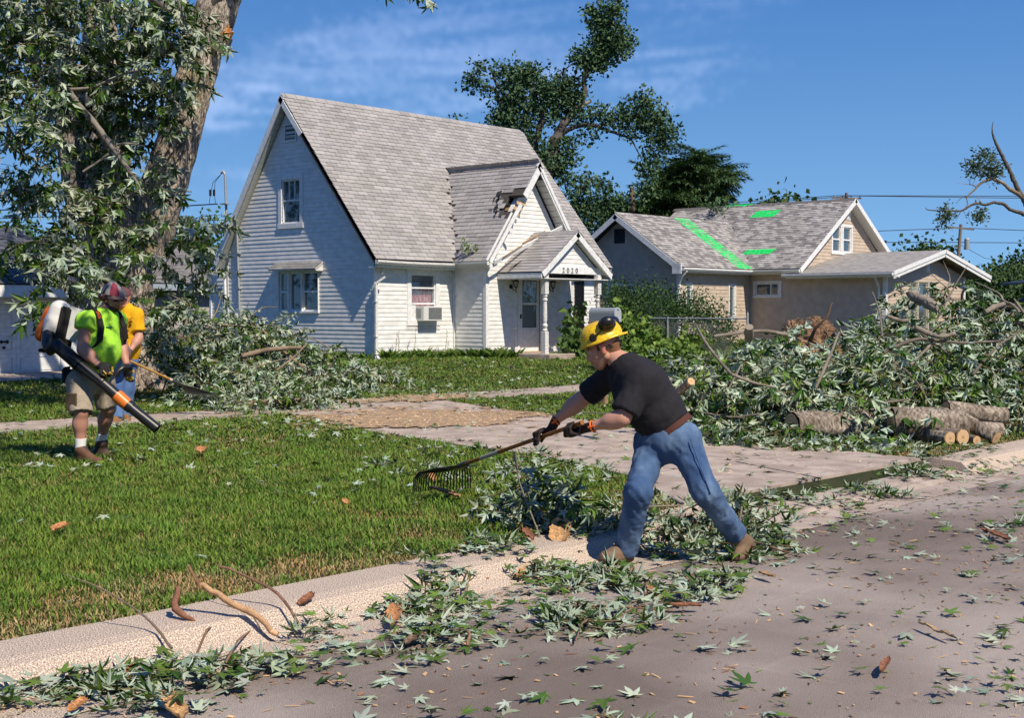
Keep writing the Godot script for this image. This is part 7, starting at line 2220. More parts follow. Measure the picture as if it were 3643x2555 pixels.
func nets(bones: Array, cell: float, k: float) -> Dictionary:
	var lo := Vector3(1e9, 1e9, 1e9)
	var hi := -lo
	for q in bones:
		if q[5] & 4: continue
		var r: float = maxf(q[2], q[3]) * maxf(q[7], 1.0) + k * 0.5 + cell * 2.0
		for e in [q[0], q[1]]:
			lo = lo.min(e - Vector3.ONE * r); hi = hi.max(e + Vector3.ONE * r)
	var nx := int((hi.x - lo.x) / cell) + 2
	var ny := int((hi.y - lo.y) / cell) + 2
	var nzz := int((hi.z - lo.z) / cell) + 2
	var sy := nx
	var sz := nx * ny
	var F := PackedFloat32Array()
	F.resize(nx * ny * nzz); F.fill(0.2)
	var Dm := PackedFloat32Array()
	Dm.resize(nx * ny * nzz); Dm.fill(9.0)
	var Id := PackedByteArray()
	Id.resize(nx * ny * nzz)
	for bi in bones.size():
		var q: Array = bones[bi]
		var a: Vector3 = q[0]; var b: Vector3 = q[1]
		var ra: float = q[2]; var rb: float = q[3]
		var fl: int = q[5]
		var w: Vector3 = q[6]
		var ws: float = 1.0 - 1.0 / float(q[7])
		var R: float = maxf(ra, rb) * maxf(q[7], 1.0) + k + cell * 3.0
		var l := ((a.min(b) - Vector3.ONE * R) - lo) / cell
		var h := ((a.max(b) + Vector3.ONE * R) - lo) / cell
		var x0 := maxi(0, int(l.x)); var x1 := mini(nx - 1, int(h.x) + 1)
		var y0 := maxi(0, int(l.y)); var y1 := mini(ny - 1, int(h.y) + 1)
		var z0 := maxi(0, int(l.z)); var z1 := mini(nzz - 1, int(h.z) + 1)
		var ba := b - a
		var L2 := maxf(ba.length_squared(), 1e-8)
		var Ln := sqrt(L2)
		var dr := rb - ra
		var wide := ws != 0.0
		var cut := (fl & 4) != 0
		for z in range(z0, z1 + 1):
			for y in range(y0, y1 + 1):
				var id := z * sz + y * sy + x0
				var p := Vector3(lo.x + x0 * cell, lo.y + y * cell, lo.z + z * cell) - a
				for x in range(x0, x1 + 1):
					var t0 := p.dot(ba) / L2
					var t := clampf(t0, 0.0, 1.0)
					var e := p - ba * t
					if wide: e -= w * (e.dot(w) * ws)
					var d := e.length() - ra - dr * t
					if fl & 3:
						if (fl & 2) and t0 > 1.0:
							var ax := (t0 - 1.0) * Ln
							d = maxf((p - ba * t0).length() - rb, ax)
						elif (fl & 1) and t0 < 0.0:
							var ax := -t0 * Ln
							d = maxf((p - ba * t0).length() - ra, ax)
					var f := F[id]
					if cut:
						if -d > f - k * 0.3:
							var hh := maxf(k * 0.3 - absf(f + d), 0.0) / (k * 0.3)
							F[id] = maxf(f, -d) + hh * hh * k * 0.075
					else:
						var hh := maxf(k - absf(f - d), 0.0) / k
						F[id] = minf(f, d) - hh * hh * k * 0.25
						if d < Dm[id]:
							Dm[id] = d; Id[id] = bi
					id += 1
					p.x += cell
	var V := PackedVector3Array()
	var N := PackedVector3Array()
	var C := PackedColorArray()
	var I := PackedInt32Array()
	var vi := PackedInt32Array()
	vi.resize(F.size()); vi.fill(-1)
	var lim := cell * 1.8
	var off := [0, 1, sy, sy + 1, sz, sz + 1, sz + sy, sz + sy + 1]
	for z in nzz - 1:
		for y in ny - 1:
			var id := z * sz + y * sy - 1
			for x in nx - 1:
				id += 1
				var f0 := F[id]
				if f0 > lim or f0 < -lim: continue
				var f1 := F[id + 1]; var f2 := F[id + sy]; var f3 := F[id + sy + 1]
				var f4 := F[id + sz]; var f5 := F[id + sz + 1]; var f6 := F[id + sz + sy]; var f7 := F[id + sz + sy + 1]
				var m := int(f0 < 0) + int(f1 < 0) + int(f2 < 0) + int(f3 < 0) + int(f4 < 0) + int(f5 < 0) + int(f6 < 0) + int(f7 < 0)
				if m == 0 or m == 8: continue
				var s := Vector3.ZERO
				var n := 0.0
				if (f0 < 0) != (f1 < 0): s += Vector3(f0 / (f0 - f1), 0, 0); n += 1
				if (f2 < 0) != (f3 < 0): s += Vector3(f2 / (f2 - f3), 1, 0); n += 1
				if (f4 < 0) != (f5 < 0): s += Vector3(f4 / (f4 - f5), 0, 1); n += 1
				if (f6 < 0) != (f7 < 0): s += Vector3(f6 / (f6 - f7), 1, 1); n += 1
				if (f0 < 0) != (f2 < 0): s += Vector3(0, f0 / (f0 - f2), 0); n += 1
				if (f1 < 0) != (f3 < 0): s += Vector3(1, f1 / (f1 - f3), 0); n += 1
				if (f4 < 0) != (f6 < 0): s += Vector3(0, f4 / (f4 - f6), 1); n += 1
				if (f5 < 0) != (f7 < 0): s += Vector3(1, f5 / (f5 - f7), 1); n += 1
				if (f0 < 0) != (f4 < 0): s += Vector3(0, 0, f0 / (f0 - f4)); n += 1
				if (f1 < 0) != (f5 < 0): s += Vector3(1, 0, f1 / (f1 - f5)); n += 1
				if (f2 < 0) != (f6 < 0): s += Vector3(0, 1, f2 / (f2 - f6)); n += 1
				if (f3 < 0) != (f7 < 0): s += Vector3(1, 1, f3 / (f3 - f7)); n += 1
				vi[id] = V.size()
				V.append(lo + (Vector3(x, y, z) + s / n) * cell)
				N.append(Vector3(f1 + f3 + f5 + f7 - f0 - f2 - f4 - f6, f2 + f3 + f6 + f7 - f0 - f1 - f4 - f5, f4 + f5 + f6 + f7 - f0 - f1 - f2 - f3).normalized())
				C.append(bones[Id[id]][4])
	for z in range(1, nzz - 1):
		for y in range(1, ny - 1):
			var id := z * sz + y * sy
			for x in range(1, nx - 1):
				id += 1
				if vi[id] < 0: continue
				var f0 := F[id] < 0
				for ax in 3:
					var st := 1 if ax == 0 else (sy if ax == 1 else sz)
					var f1 := F[id + st] < 0
					if f0 == f1: continue
					var u := sy if ax == 0 else (sz if ax == 1 else 1)
					var v := sz if ax == 0 else (1 if ax == 1 else sy)
					var a := vi[id]; var b := vi[id - u]; var c := vi[id - u - v]; var d := vi[id - v]
					if a < 0 or b < 0 or c < 0 or d < 0: continue
					# Godot's front faces run clockwise
					if f0: I.append_array(PackedInt32Array([a, c, b, a, d, c]))
					else: I.append_array(PackedInt32Array([a, b, c, a, c, d]))
	return {"v": V, "n": N, "c": C, "i": I}

# folds: push the surface along its normal by noise, then take new normals
func rumple(g: Dictionary, fn: Callable) -> void:
	var V: PackedVector3Array = g.v
	var N: PackedVector3Array = g.n
	for i in V.size(): V[i] += N[i] * float(fn.call(V[i], N[i]))
	var A := PackedVector3Array()
	A.resize(V.size())
	var I: PackedInt32Array = g.i
	for k in range(0, I.size(), 3):
		var m := (V[I[k + 2]] - V[I[k]]).cross(V[I[k + 1]] - V[I[k]])
		A[I[k]] += m; A[I[k + 1]] += m; A[I[k + 2]] += m
	for i in A.size(): A[i] = A[i].normalized()
	g.v = V; g.n = A

func gmesh(parts: Array) -> ArrayMesh:
	var V := PackedVector3Array(); var N := PackedVector3Array(); var C := PackedColorArray(); var I := PackedInt32Array()
	for g in parts:
		var base := V.size()
		V.append_array(g.v); N.append_array(g.n); C.append_array(g.c)
		for q in g.i: I.append(q + base)
	var a := []
	a.resize(Mesh.ARRAY_MAX)
	a[Mesh.ARRAY_VERTEX] = V; a[Mesh.ARRAY_NORMAL] = N; a[Mesh.ARRAY_COLOR] = C; a[Mesh.ARRAY_INDEX] = I
	var m := ArrayMesh.new()
	m.add_surface_from_arrays(Mesh.PRIMITIVE_TRIANGLES, a)
	return m

# a head in its own axes: f forward, u up, s to the person's left
func head(c: Vector3, f: Vector3, u: Vector3, skin: Color, hair: Color, beard: Color, sc := 1.0, hair_low := 0.0) -> Array:
	f = f.normalized(); u = (u - f * f.dot(u)).normalized()
	var s := u.cross(f)
	var P := func(x: float, y: float, z: float) -> Vector3: return c + (f * x + u * y + s * z) * sc
	var lip := Color(skin.r * 0.85, skin.g * 0.6, skin.b * 0.6)
	var B := []
	B.append(bone(P.call(-0.022, 0.035, 0), P.call(0.018, 0.035, 0), 0.082 * sc, 0.076 * sc, skin, 0, s, 0.93))
	B.append(bone(P.call(-0.03, 0.055, 0), P.call(0.0, 0.062, 0), 0.079 * sc, 0.078 * sc, hair, 0, s, 0.95))
	B.append(bone(P.call(-0.05, 0.0, 0), P.call(-0.045, -0.045 - hair_low, 0), 0.060 * sc, 0.050 * sc, hair, 0, s, 1.05))
	B.append(bone(P.call(0.035, -0.015, 0), P.call(0.050, -0.070, 0), 0.058 * sc, 0.040 * sc, beard if beard != skin else skin, 0, s, 1.05))
	B.append(bone(P.call(0.040, 0.020, 0), P.call(0.045, -0.03, 0), 0.058 * sc, 0.056 * sc, skin, 0, s, 1.0))
	B.append(bone(P.call(0.076, -0.092, 0), P.call(0.068, -0.098, 0), 0.020 * sc, 0.022 * sc, beard, 0, s, 1.2))
	for k: float in [-1.0, 1.0]:
		B.append(bone(P.call(0.0, -0.055, 0.048 * k), P.call(0.055, -0.090, 0.022 * k), 0.024 * sc, 0.020 * sc, beard))
		B.append(bone(P.call(0.055, -0.015, 0.040 * k), P.call(0.06, -0.02, 0.038 * k), 0.022 * sc, 0.022 * sc, skin))
		# ear
		B.append(bone(P.call(-0.006, 0.018, 0.078 * k), P.call(0.002, -0.024, 0.074 * k), 0.017 * sc, 0.011 * sc, Color(skin.r * 1.05, skin.g * 0.8, skin.b * 0.78), 0, f, 1.25))
		# eye, brow
		B.append(bone(P.call(0.086, 0.014, 0.032 * k), P.call(0.085, 0.014, 0.034 * k), 0.012 * sc, 0.012 * sc, Color(0.5, 0.42, 0.38)))
		B.append(bone(P.call(0.095, 0.031, 0.014 * k), P.call(0.082, 0.032, 0.046 * k), 0.009 * sc, 0.008 * sc, hair.lerp(skin, 0.4)))
	# nose, lips
	B.append(bone(P.call(0.092, 0.022, 0), P.call(0.117, -0.022, 0), 0.009 * sc, 0.013 * sc, skin))
	B.append(bone(P.call(0.104, -0.026, 0.012), P.call(0.104, -0.026, -0.012), 0.010 * sc, 0.010 * sc, skin))
	B.append(bone(P.call(0.096, -0.051, 0.014), P.call(0.096, -0.051, -0.014), 0.008 * sc, 0.008 * sc, lip))
	B.append(bone(P.call(0.094, -0.064, 0.012), P.call(0.094, -0.064, -0.012), 0.009 * sc, 0.009 * sc, lip))
	return B

# a hand closed on a bar: c point on the bar, u along the bar towards the thumb side, n from bar to palm
func grip(c: Vector3, u: Vector3, n: Vector3, rh: float, wrist: Vector3, base: Color, pads: Color, open := 0.0, sc := 1.0) -> Array:
	u = u.normalized(); n = (n - u * u.dot(n)).normalized()
	var wd := wrist - c
	var t := u.cross(n)
	if t.dot(wd) > 0.0: t = -t      # fingers lead away from the wrist
	var B := []
	var R := rh + 0.012 * sc
	var pc := c + n * (rh + 0.020 * sc) - t * 0.025 * sc
	B.append(bone(pc + u * 0.026 * sc, pc - u * 0.026 * sc, 0.023 * sc, 0.023 * sc, base, 0, t, 1.45))
	B.append(bone(pc - t * 0.02 * sc, wrist, 0.030 * sc, 0.032 * sc, base, 0, u, 1.15))
	for i in 4:
		var off := (0.035 - 0.0235 * i) * sc
		var ln: float = [0.95, 1.06, 1.0, 0.82][i] * sc
		var b0 := c + u * off + n * (R + 0.013) + t * 0.018 * sc
		var o := open * (0.6 + 0.25 * i)
		var k1 := c + u * (off * 1.02) + n * (R * 0.55) + t * (R + 0.026 * ln)
		var k2 := c + u * off + n * (-R * 0.65) + t * (R * 1.0 + 0.010 * ln)
		var k3 := c + u * off * 0.95 - n * (R * 1.0 + 0.004) - t * (R * 0.3)
		if open > 0.0:
			k2 = k1.lerp(k2, 1.0 - o * 0.2) - n * 0.022 * o + t * 0.012 * o
			k3 = k2 - n * 0.030 * ln + t * 0.004
		B.append(bone(b0, k1, 0.0115 * sc, 0.0108 * sc, base))
		B.append(bone(k1, k2, 0.0108 * sc, 0.0098 * sc, pads if i % 2 == 0 else base))
		B.append(bone(k2, k3, 0.0098 * sc, 0.0088 * sc, base))
	var th0 := pc + u * 0.034 * sc - t * 0.012 * sc
	var th1 := c + u * 0.052 * sc + n * (R * 0.4) - t * (R * 0.9)
	var th2 := c + u * 0.046 * sc - n * (R * 0.9) - t * (R * 0.25)
	B.append(bone(th0, th1, 0.014 * sc, 0.0125 * sc, base)); B.append(bone(th1, th2, 0.0125 * sc, 0.0105 * sc, pads))
	return B

func hanging_hand(wrist: Vector3, d: Vector3, s: Vector3, back: Vector3, base: Color, pads: Color) -> Array:
	d = d.normalized(); back = (back - d * d.dot(back)).normalized(); s = d.cross(back) * (1.0 if s.dot(d.cross(back)) > 0 else -1.0)
	var B := []
	var pc := wrist + d * 0.075
	B.append(bone(wrist, wrist + d * 0.03, 0.031, 0.03, base)); B.append(bone(pc + s * 0.024, pc - s * 0.024, 0.020, 0.020, base, 0, d, 1.9))
	for i in 4:
		var o := s * (0.034 - 0.0225 * i)
		var ln: float = [0.95, 1.06, 1.0, 0.8][i]
		var a := wrist + d * 0.108 + o
		var b := a + d * 0.038 * ln - back * 0.010
		var e := b + d * 0.024 * ln - back * 0.018
		var g := e + d * 0.014 * ln - back * 0.018
		B.append(bone(a, b, 0.0115, 0.011, base)); B.append(bone(b, e, 0.011, 0.010, pads)); B.append(bone(e, g, 0.010, 0.009, base))
	var t0 := wrist + d * 0.045 + s * 0.03
	B.append(bone(t0, t0 + d * 0.035 + s * 0.024 - back * 0.012, 0.014, 0.0125, base)); B.append(bone(t0 + d * 0.035 + s * 0.024 - back * 0.012, t0 + d * 0.062 + s * 0.026 - back * 0.02, 0.0125, 0.0105, pads))
	return B

func boot(heel: Vector3, toe: Vector3, ank: Vector3, shaft: float, c: Color, sole: Color, up := Vector3.UP) -> Array:
	var f := (toe - heel).normalized()
	var L := heel.distance_to(toe)
	var s := f.cross(up).normalized()
	var u := s.cross(f)
	var B := []
	B.append(bone(heel + f * 0.035 + u * 0.045, heel + f * L * 0.55 + u * 0.042, 0.042, 0.043, c, 0, s, 0.95))
	B.append(bone(heel + f * L * 0.5 + u * 0.040, toe - f * 0.045 + u * 0.034, 0.043, 0.036, c, 0, s, 1.15))
	B.append(bone(heel + f * 0.05 + u * 0.06, ank, 0.048, shaft, c)); B.append(bone(heel + f * L * 0.42 + u * 0.075, ank + f * 0.02, 0.036, shaft * 0.9, c))
	B.append(bone(heel + f * 0.02 + u * 0.008, toe - f * 0.03 + u * 0.008, 0.018, 0.018, sole, 0, s, 2.3))
	return B

func cloth_mat(key: String, c: Color, weave := 60.0, rough := 0.9, mottle := 0.9) -> StandardMaterial3D:
	return mat(key, c, {"rough": rough, "vc": true, "tex": noise_tex("cloth", 71, 0.02, Color(mottle, mottle, mottle), Color(1, 1, 1), 4), "scale": 3.0, "ntex": noise_tex("weave", 72, 0.4, Color.WHITE, Color.WHITE, 1, 256, FastNoiseLite.TYPE_SIMPLEX_SMOOTH, 4.0), "nscale": 0.35})

func build_people() -> void:
	raking_man()
	blower_man()
	yellow_man()

const SKIN := Color(0.50, 0.265, 0.19)

func raking_man() -> void:
	var J := {
		"pelvis": V3(6.899, 0.785, -4.768), "hipR": V3(6.918, 0.756, -4.884), "hipL": V3(6.916, 0.785, -4.658), "kneeR": V3(6.613, 0.476, -4.775),
		"ankR": V3(6.708, 0.085, -4.940), "heelR": V3(6.755, 0.017, -4.933), "toeR": V3(6.497, 0.031, -4.983), "kneeL": V3(6.904, 0.474, -4.476),
		"ankL": V3(7.282, 0.142, -4.469), "heelL": V3(7.404, 0.071, -4.451), "ballL": V3(7.324, -0.008, -4.436), "toeL": V3(7.189, -0.005, -4.438),
		"waist": V3(6.896, 0.892, -4.772), "belly": V3(6.878, 0.953, -4.808), "chest": V3(6.811, 1.118, -4.914), "upper": V3(6.780, 1.191, -4.965),
		"neck": V3(6.762, 1.261, -5.001), "skull": V3(6.711, 1.356, -5.118), "shL": V3(6.689, 1.171, -4.810), "shR": V3(6.861, 1.187, -5.160),
		"elL": V3(6.556, 0.933, -4.856), "wrL": V3(6.520, 0.872, -5.063), "haL": V3(6.511, 0.857, -5.180), "elR": V3(6.820, 1.009, -5.389),
		"wrR": V3(6.748, 0.867, -5.546), "haR": V3(6.707, 0.762, -5.615), "butt": V3(6.534, 0.843, -5.289), "buttE": V3(6.495, 0.895, -5.122),
		"socket": V3(7.198, 0.441, -6.806), "nose": V3(6.665, 1.298, -5.201), "chin": V3(6.695, 1.239, -5.152), "backhead": V3(6.757, 1.357, -5.036),
		"ear": V3(6.640, 1.342, -5.064), "brimF": V3(6.654, 1.358, -5.214), "brimB": V3(6.781, 1.425, -5.008), "crown": V3(6.704, 1.518, -5.127),
	}
	var o := thing("person", "person in yellow helmet, black t-shirt and jeans, bent forward raking with both hands", "person")
	var hf: Vector3 = J.nose - J.backhead
	var fwd := V3(hf.x, hf.y - 0.02, hf.z).normalized()
	var up := V3(-fwd.x * fwd.y, 1.0 - fwd.y * fwd.y, -fwd.z * fwd.y).normalized()
	var HC: Vector3 = J.skull
	var hair := Color(0.20, 0.10, 0.05)
	var B := []
	B += [bone(J.neck - V3(0, 0.02, 0), HC - fwd * 0.025 - up * 0.05, 0.062, 0.056, SKIN)]
	B += [bone(J.pelvis, J.waist, 0.12, 0.12, SKIN), bone(J.waist, J.chest, 0.12, 0.13, SKIN), bone(J.chest, J.neck, 0.13, 0.07, SKIN), bone(J.shL, J.shR, 0.06, 0.06, SKIN)]
	B += [bone(J.shL, J.elL, 0.055, 0.044, SKIN), bone(J.elL, J.elL.lerp(J.wrL, 0.35), 0.043, 0.045, SKIN), bone(J.elL.lerp(J.wrL, 0.3), J.wrL, 0.045, 0.029, SKIN)]
	B += [bone(J.shR, J.elR, 0.055, 0.044, SKIN), bone(J.elR, J.elR.lerp(J.wrR, 0.35), 0.044, 0.045, SKIN), bone(J.elR.lerp(J.wrR, 0.3), J.wrR, 0.045, 0.029, SKIN)]
	B += [bone(J.hipR, J.kneeR, 0.075, 0.05, SKIN), bone(J.kneeR, J.ankR, 0.05, 0.038, SKIN), bone(J.hipL, J.kneeL, 0.075, 0.05, SKIN), bone(J.kneeL, J.ankL, 0.05, 0.038, SKIN)]
	var g := nets(B, 0.012, 0.05)
	var hg := nets(head(HC, fwd, up, SKIN, hair, Color(0.42, 0.22, 0.14), 1.02), 0.0038, 0.022)
	put("body", gmesh([g, hg]), mat("skin", Color(1, 1, 1), {"vc": true, "rough": 0.5, "spec": 0.35}), o)
	# t-shirt
	var K := Color(1, 1, 1)
	var spine: Vector3 = (J.upper - J.waist).normalized()
	var sideL: Vector3 = (J.shL - J.shR).normalized()
	var belly_dir := spine.cross(sideL)
	if belly_dir.y > 0: belly_dir = -belly_dir
	B = [bone(J.waist + spine * -0.03, J.chest, 0.150, 0.165, K, 1, sideL, 1.05), bone(J.belly, J.chest, 0.15, 0.16, K), bone(J.chest, J.upper, 0.160, 0.115, K, 0, sideL, 1.2), bone(J.upper, J.neck, 0.10, 0.066, K, 2)]
	B += [bone(J.belly + belly_dir * 0.045, J.chest + belly_dir * 0.02, 0.12, 0.12, K), bone(J.waist + belly_dir * 0.07 - spine * 0.02, J.belly + belly_dir * 0.05, 0.085, 0.11, K)]
	B += [bone(J.shL, J.shL.lerp(J.neck, 0.8), 0.078, 0.07, K), bone(J.shR, J.shR.lerp(J.neck, 0.8), 0.078, 0.07, K)]
	B += [bone(J.shL, J.shL.lerp(J.elL, 0.86), 0.082, 0.092, K, 2), bone(J.shR, J.shR.lerp(J.elR, 0.80), 0.080, 0.086, K, 2)]
	g = nets(B, 0.0105, 0.06)
	rumple(g, func(p: Vector3, n: Vector3) -> float:
		var along := p.dot(spine)
		var d := p.distance_to(J.waist)
		# pulled folds across the back and flank
		var fold := sin((along * 38.0 + p.dot(sideL) * 9.0) + 3.0 * nz.get_noise_3d(p.x * 3.0, p.y * 3.0, p.z * 3.0))
		var w := smoothstep(0.42, 0.10, d)
		return 0.006 * nz.get_noise_3d(p.x * 7.0, p.y * 7.0, p.z * 7.0) + 0.0055 * w * fold + 0.004 * nz.get_noise_3d(p.x * 16.0, p.y * 8.0, p.z * 16.0))
	put("t_shirt", gmesh([g]), cloth_mat("blackshirt", Color(0.017, 0.016, 0.021)), o)
	# collar
	var mb := MB.new()
	ring(mb, J.neck + spine * 0.012, (J.neck - J.upper).normalized(), 0.069, 0.008)
	mbput("collar", mb, M.blackshirt, o)
	# jeans
	var D := Color(1, 1, 1)
	B = [bone(J.waist - spine * 0.045, J.pelvis, 0.148, 0.152, D, 1), bone(J.pelvis, J.hipR, 0.13, 0.112, D), bone(J.pelvis, J.hipL, 0.13, 0.115, D)]
	B += [bone(J.hipR, J.kneeR, 0.105, 0.080, D), bone(J.kneeR, J.ankR + V3(0, -0.01, 0), 0.078, 0.076, D, 2), bone(J.hipL, J.kneeL, 0.108, 0.080, D), bone(J.kneeL, J.kneeL.lerp(J.ankL, 0.93), 0.078, 0.070, D, 2)]
	g = nets(B, 0.0105, 0.05)
	rumple(g, func(p: Vector3, n: Vector3) -> float:
		var lg := smoothstep(0.75, 0.2, p.y)
		var kn := exp(-pow((p.y - 0.45) * 7.0, 2.0)) + exp(-pow((p.y - 0.13) * 9.0, 2.0)) + 0.7 * exp(-pow((p.y - 0.70) * 10.0, 2.0))
		var fold := sin(p.y * 70.0 + 55.0 * p.x + 45.0 * p.z + 7.0 * nz.get_noise_3d(p.x * 4.0, p.y * 3.0, p.z * 4.0))
		return 0.003 * kn * fold + 0.009 * nz.get_noise_3d(p.x * 9.0, p.y * 5.0, p.z * 9.0) + 0.003 * nz.get_noise_3d(p.x * 22.0, p.y * 22.0, p.z * 22.0))
	# worn paler fronts of the thighs, darker seams
	var fl := V3(-0.75, 0, 0.66)
	for i in g.v.size():
		var p: Vector3 = g.v[i]
		var f := clampf(nz.get_noise_3d(p.x * 5.0, p.y * 2.5, p.z * 5.0) * 0.9 + 0.45, 0, 1)
		g.c[i] = Color(0.055, 0.115, 0.245).lerp(Color(0.19, 0.29, 0.44), f * f)
	put("jeans", gmesh([g]), mat("denim", Color(1, 1, 1), {"rough": 0.9, "vc": true, "tex": noise_tex("denimt", 77, 0.12, Color(0.72, 0.74, 0.78), Color(1, 1, 1), 3), "scale": V3(5, 1.4, 5), "ntex": T["weave"], "nscale": 0.4}), o)
	# seams, fly, pocket edge
	mb = MB.new()
	mb.col = Color(0.05, 0.10, 0.22)
	var seam := func(pts: Array, r: float) -> void:
		var rs := []
		for q in pts: rs.append(r)
		mb.tube(pts, rs, 5, false)
	var side_out: Vector3 = (J.hipL - J.hipR).normalized()
	var cam: Vector3 = (V3(0, 1.6, 0) - J.pelvis).normalized()
	var lp := [J.hipL + side_out * 0.06 + cam * 0.098, J.hipL.lerp(J.kneeL, 0.5) + side_out * 0.045 + cam * 0.083, J.kneeL + side_out * 0.03 + cam * 0.074, J.kneeL.lerp(J.ankL, 0.5) + side_out * 0.02 + cam * 0.07]
	seam.call(lp, 0.004)
	seam.call([J.pelvis + V3(-0.10, 0.10, 0.10).normalized() * 0.15 , J.pelvis + V3(-0.09, -0.03, 0.11).normalized() * 0.155, J.pelvis + V3(-0.07, -0.12, 0.10).normalized() * 0.15], 0.005)
	mbput("seam", mb, M.vc, o)
	# belt
	mb = MB.new()
	mb.col = Color(0.075, 0.030, 0.020)
	belt_band(mb, J.waist - spine * 0.052, spine, 0.158, 0.152, 0.038)
	mbput("belt", mb, M.vc, o)
	# boots
	var bc := Color(0.19, 0.125, 0.075)
	var sole := Color(0.10, 0.065, 0.04)
	put("boot", gmesh([nets(boot(J.heelR, J.toeR, J.ankR, 0.056, bc, sole), 0.007, 0.03)]), cloth_mat("bootleather", Color(1, 1, 1), 60.0, 0.7, 0.7), o)
	var toe2: Vector3 = J.toeL
	put("boot", gmesh([nets(boot(J.heelL + V3(0, 0.0, 0), toe2, J.ankL, 0.056, bc, sole, V3(-0.3, 1, -0.1)), 0.007, 0.03)]), M.bootleather, o)
	# gloves
	var gb := Color(0.020, 0.015, 0.012)
	var gp := Color(0.10, 0.045, 0.018)
	var bar: Vector3 = (J.socket - J.butt).normalized()
	var nL: Vector3 = V3(0, 1, 0)
	g = nets(grip(J.haL.lerp(J.butt, 0.35), bar, V3(0.2, -0.7, 0.65), 0.016, J.wrL, gb, gp), 0.0042, 0.014)
	put("glove", gmesh([g]), mat("glovem", Color(1, 1, 1), {"vc": true, "rough": 0.75}), o)
	g = nets(grip(J.haR, bar, V3(-0.05, 1.0, 0.45), 0.016, J.wrR, gb, gp, 1.0), 0.0042, 0.014)
	put("glove", gmesh([g]), M.glovem, o)
	mb = MB.new()
	mb.col = Color(0.75, 0.16, 0.03)
	for q in [[J.wrL, J.elL], [J.wrR, J.elR]]:
		var ax: Vector3 = (q[1] - q[0]).normalized()
		ring(mb, q[0] + ax * 0.004, ax, 0.034, 0.006)
		var a: Vector3 = q[0] + cam * 0.036
		mb.bar(a - ax * 0.03, a + ax * 0.02, 0.014, 0.012, cam, 0.003)
	mbput("glove_strap", mb, M.vc, o)
	# helmet: shell, brim with peak to the rear, ear muffs folded up
	var S := up.cross(fwd).normalized()
	var hu := (up + fwd * -0.10).normalized()
	var hfw := (fwd - hu * hu.dot(fwd)).normalized()
	var hc := HC + hu * 0.050 - hfw * 0.004
	var Bh := Basis(S, hu, hfw)
	mb = MB.new()
	var yel := Color(0.78, 0.50, 0.012)
	var nseg := 44
	var prof := [[0.128, -0.012], [0.130, 0.0], [0.118, 0.012], [0.1165, 0.035], [0.112, 0.06], [0.098, 0.090], [0.072, 0.112], [0.04, 0.122], [0.0, 0.125]]
	var HP := func(i: int, k: int) -> Vector3:
		var a := TAU * k / nseg
		var r: float = prof[i][0]
		var y: float = prof[i][1]
		var cz := cos(a); var cx := sin(a)
		var lz := 1.16
		if i < 2:
			lz += 0.16 * maxf(0.0, -cz) * maxf(0.0, -cz)
			y -= 0.010 * cz * cz - 0.02 * maxf(0.0, -cz)
		# raised ribs along the crown
		var rib := 0.0045 * (exp(-pow(cx * r / 0.016, 2.0)) + 0.7 * exp(-pow((absf(cx * r) - 0.045) / 0.010, 2.0))) if i > 2 else 0.0
		return hc + Bh * (V3(cx * r, y, cz * r * lz) * (1.0 + rib * 8.0))
	for i in prof.size() - 1:
		for k in nseg:
			mb.col = yel * (1.0 + 0.10 * nz.get_noise_2d(i * 2.0, k * 0.8))
			mb.quad(HP.call(i, k), HP.call(i, k + 1), HP.call(i + 1, k + 1), HP.call(i + 1, k))
	smooth_normals(mb)
	var hel := mbput("helmet", mb, mat("helmetm", Color(1, 1, 1), {"vc": true, "rough": 0.38, "spec": 0.5, "tex": noise_tex("scuff", 81, 0.03, Color(0.55, 0.5, 0.42), Color(1, 1, 1), 5), "scale": 5.0}), o)
	M["helmetm"].albedo_texture.color_ramp.offsets = PackedFloat32Array([0.20, 0.36])
	var blk := Color(0.014, 0.014, 0.015)
	for k: float in [-1.0, 1.0]:
		# slot bracket on the side
		mb = MB.new()
		mb.col = blk
		mb.obox(Transform3D(Bh * Basis(V3(0, 0, 1), -0.12 * k), hc + Bh * V3(0.118 * k, 0.030, 0.035)), V3(0.018, 0.055, 0.045), 0.010)
		mb.tube([hc + Bh * V3(0.124 * k, 0.03, 0.03), hc + Bh * V3(0.128 * k, 0.06, -0.03), hc + Bh * V3(0.112 * k, 0.085, -0.07)], [0.004, 0.004, 0.004], 6)
		mbput("ear_muff_arm", mb, M.vc, hel)
		var mc := hc + Bh * V3(0.098 * k, 0.092, -0.072)
		var md := (Bh * V3(1.0 * k, 0.42, -0.35)).normalized()
		g = nets([bone(mc - md * 0.004, mc + md * 0.026, 0.044, 0.036, blk, 0, (hfw - md * md.dot(hfw)).normalized(), 1.28), bone(mc - md * 0.014, mc - md * 0.012, 0.045, 0.045, blk * 0.7, 0, (hfw - md * md.dot(hfw)).normalized(), 1.25)], 0.005, 0.008)
		put("ear_muff", gmesh([g]), M.vcgloss, hel)
	# harness at the nape
	mb = MB.new()
	mb.col = blk
	for i in 9:
		var a := lerpf(-1.9, 1.9, i / 8.0)
		var b := lerpf(-1.9, 1.9, (i + 1) / 8.0)
		var P := func(w: float, y: float) -> Vector3: return HC + Bh * V3(sin(w) * 0.083, y, -cos(w) * 0.100)
		if i < 8: mb.bar(P.call(a, 0.01), P.call(b, 0.01), 0.006, 0.034, up)
	mb.obox(Transform3D(Bh, HC + Bh * V3(0, 0.0, -0.108)), V3(0.05, 0.04, 0.016), 0.005)
	mbput("harness", mb, M.vc, hel)
	glasses(o, HC, fwd, up, Color(0.10, 0.07, 0.05), 0.2, Color(0.55, 0.25, 0.05))
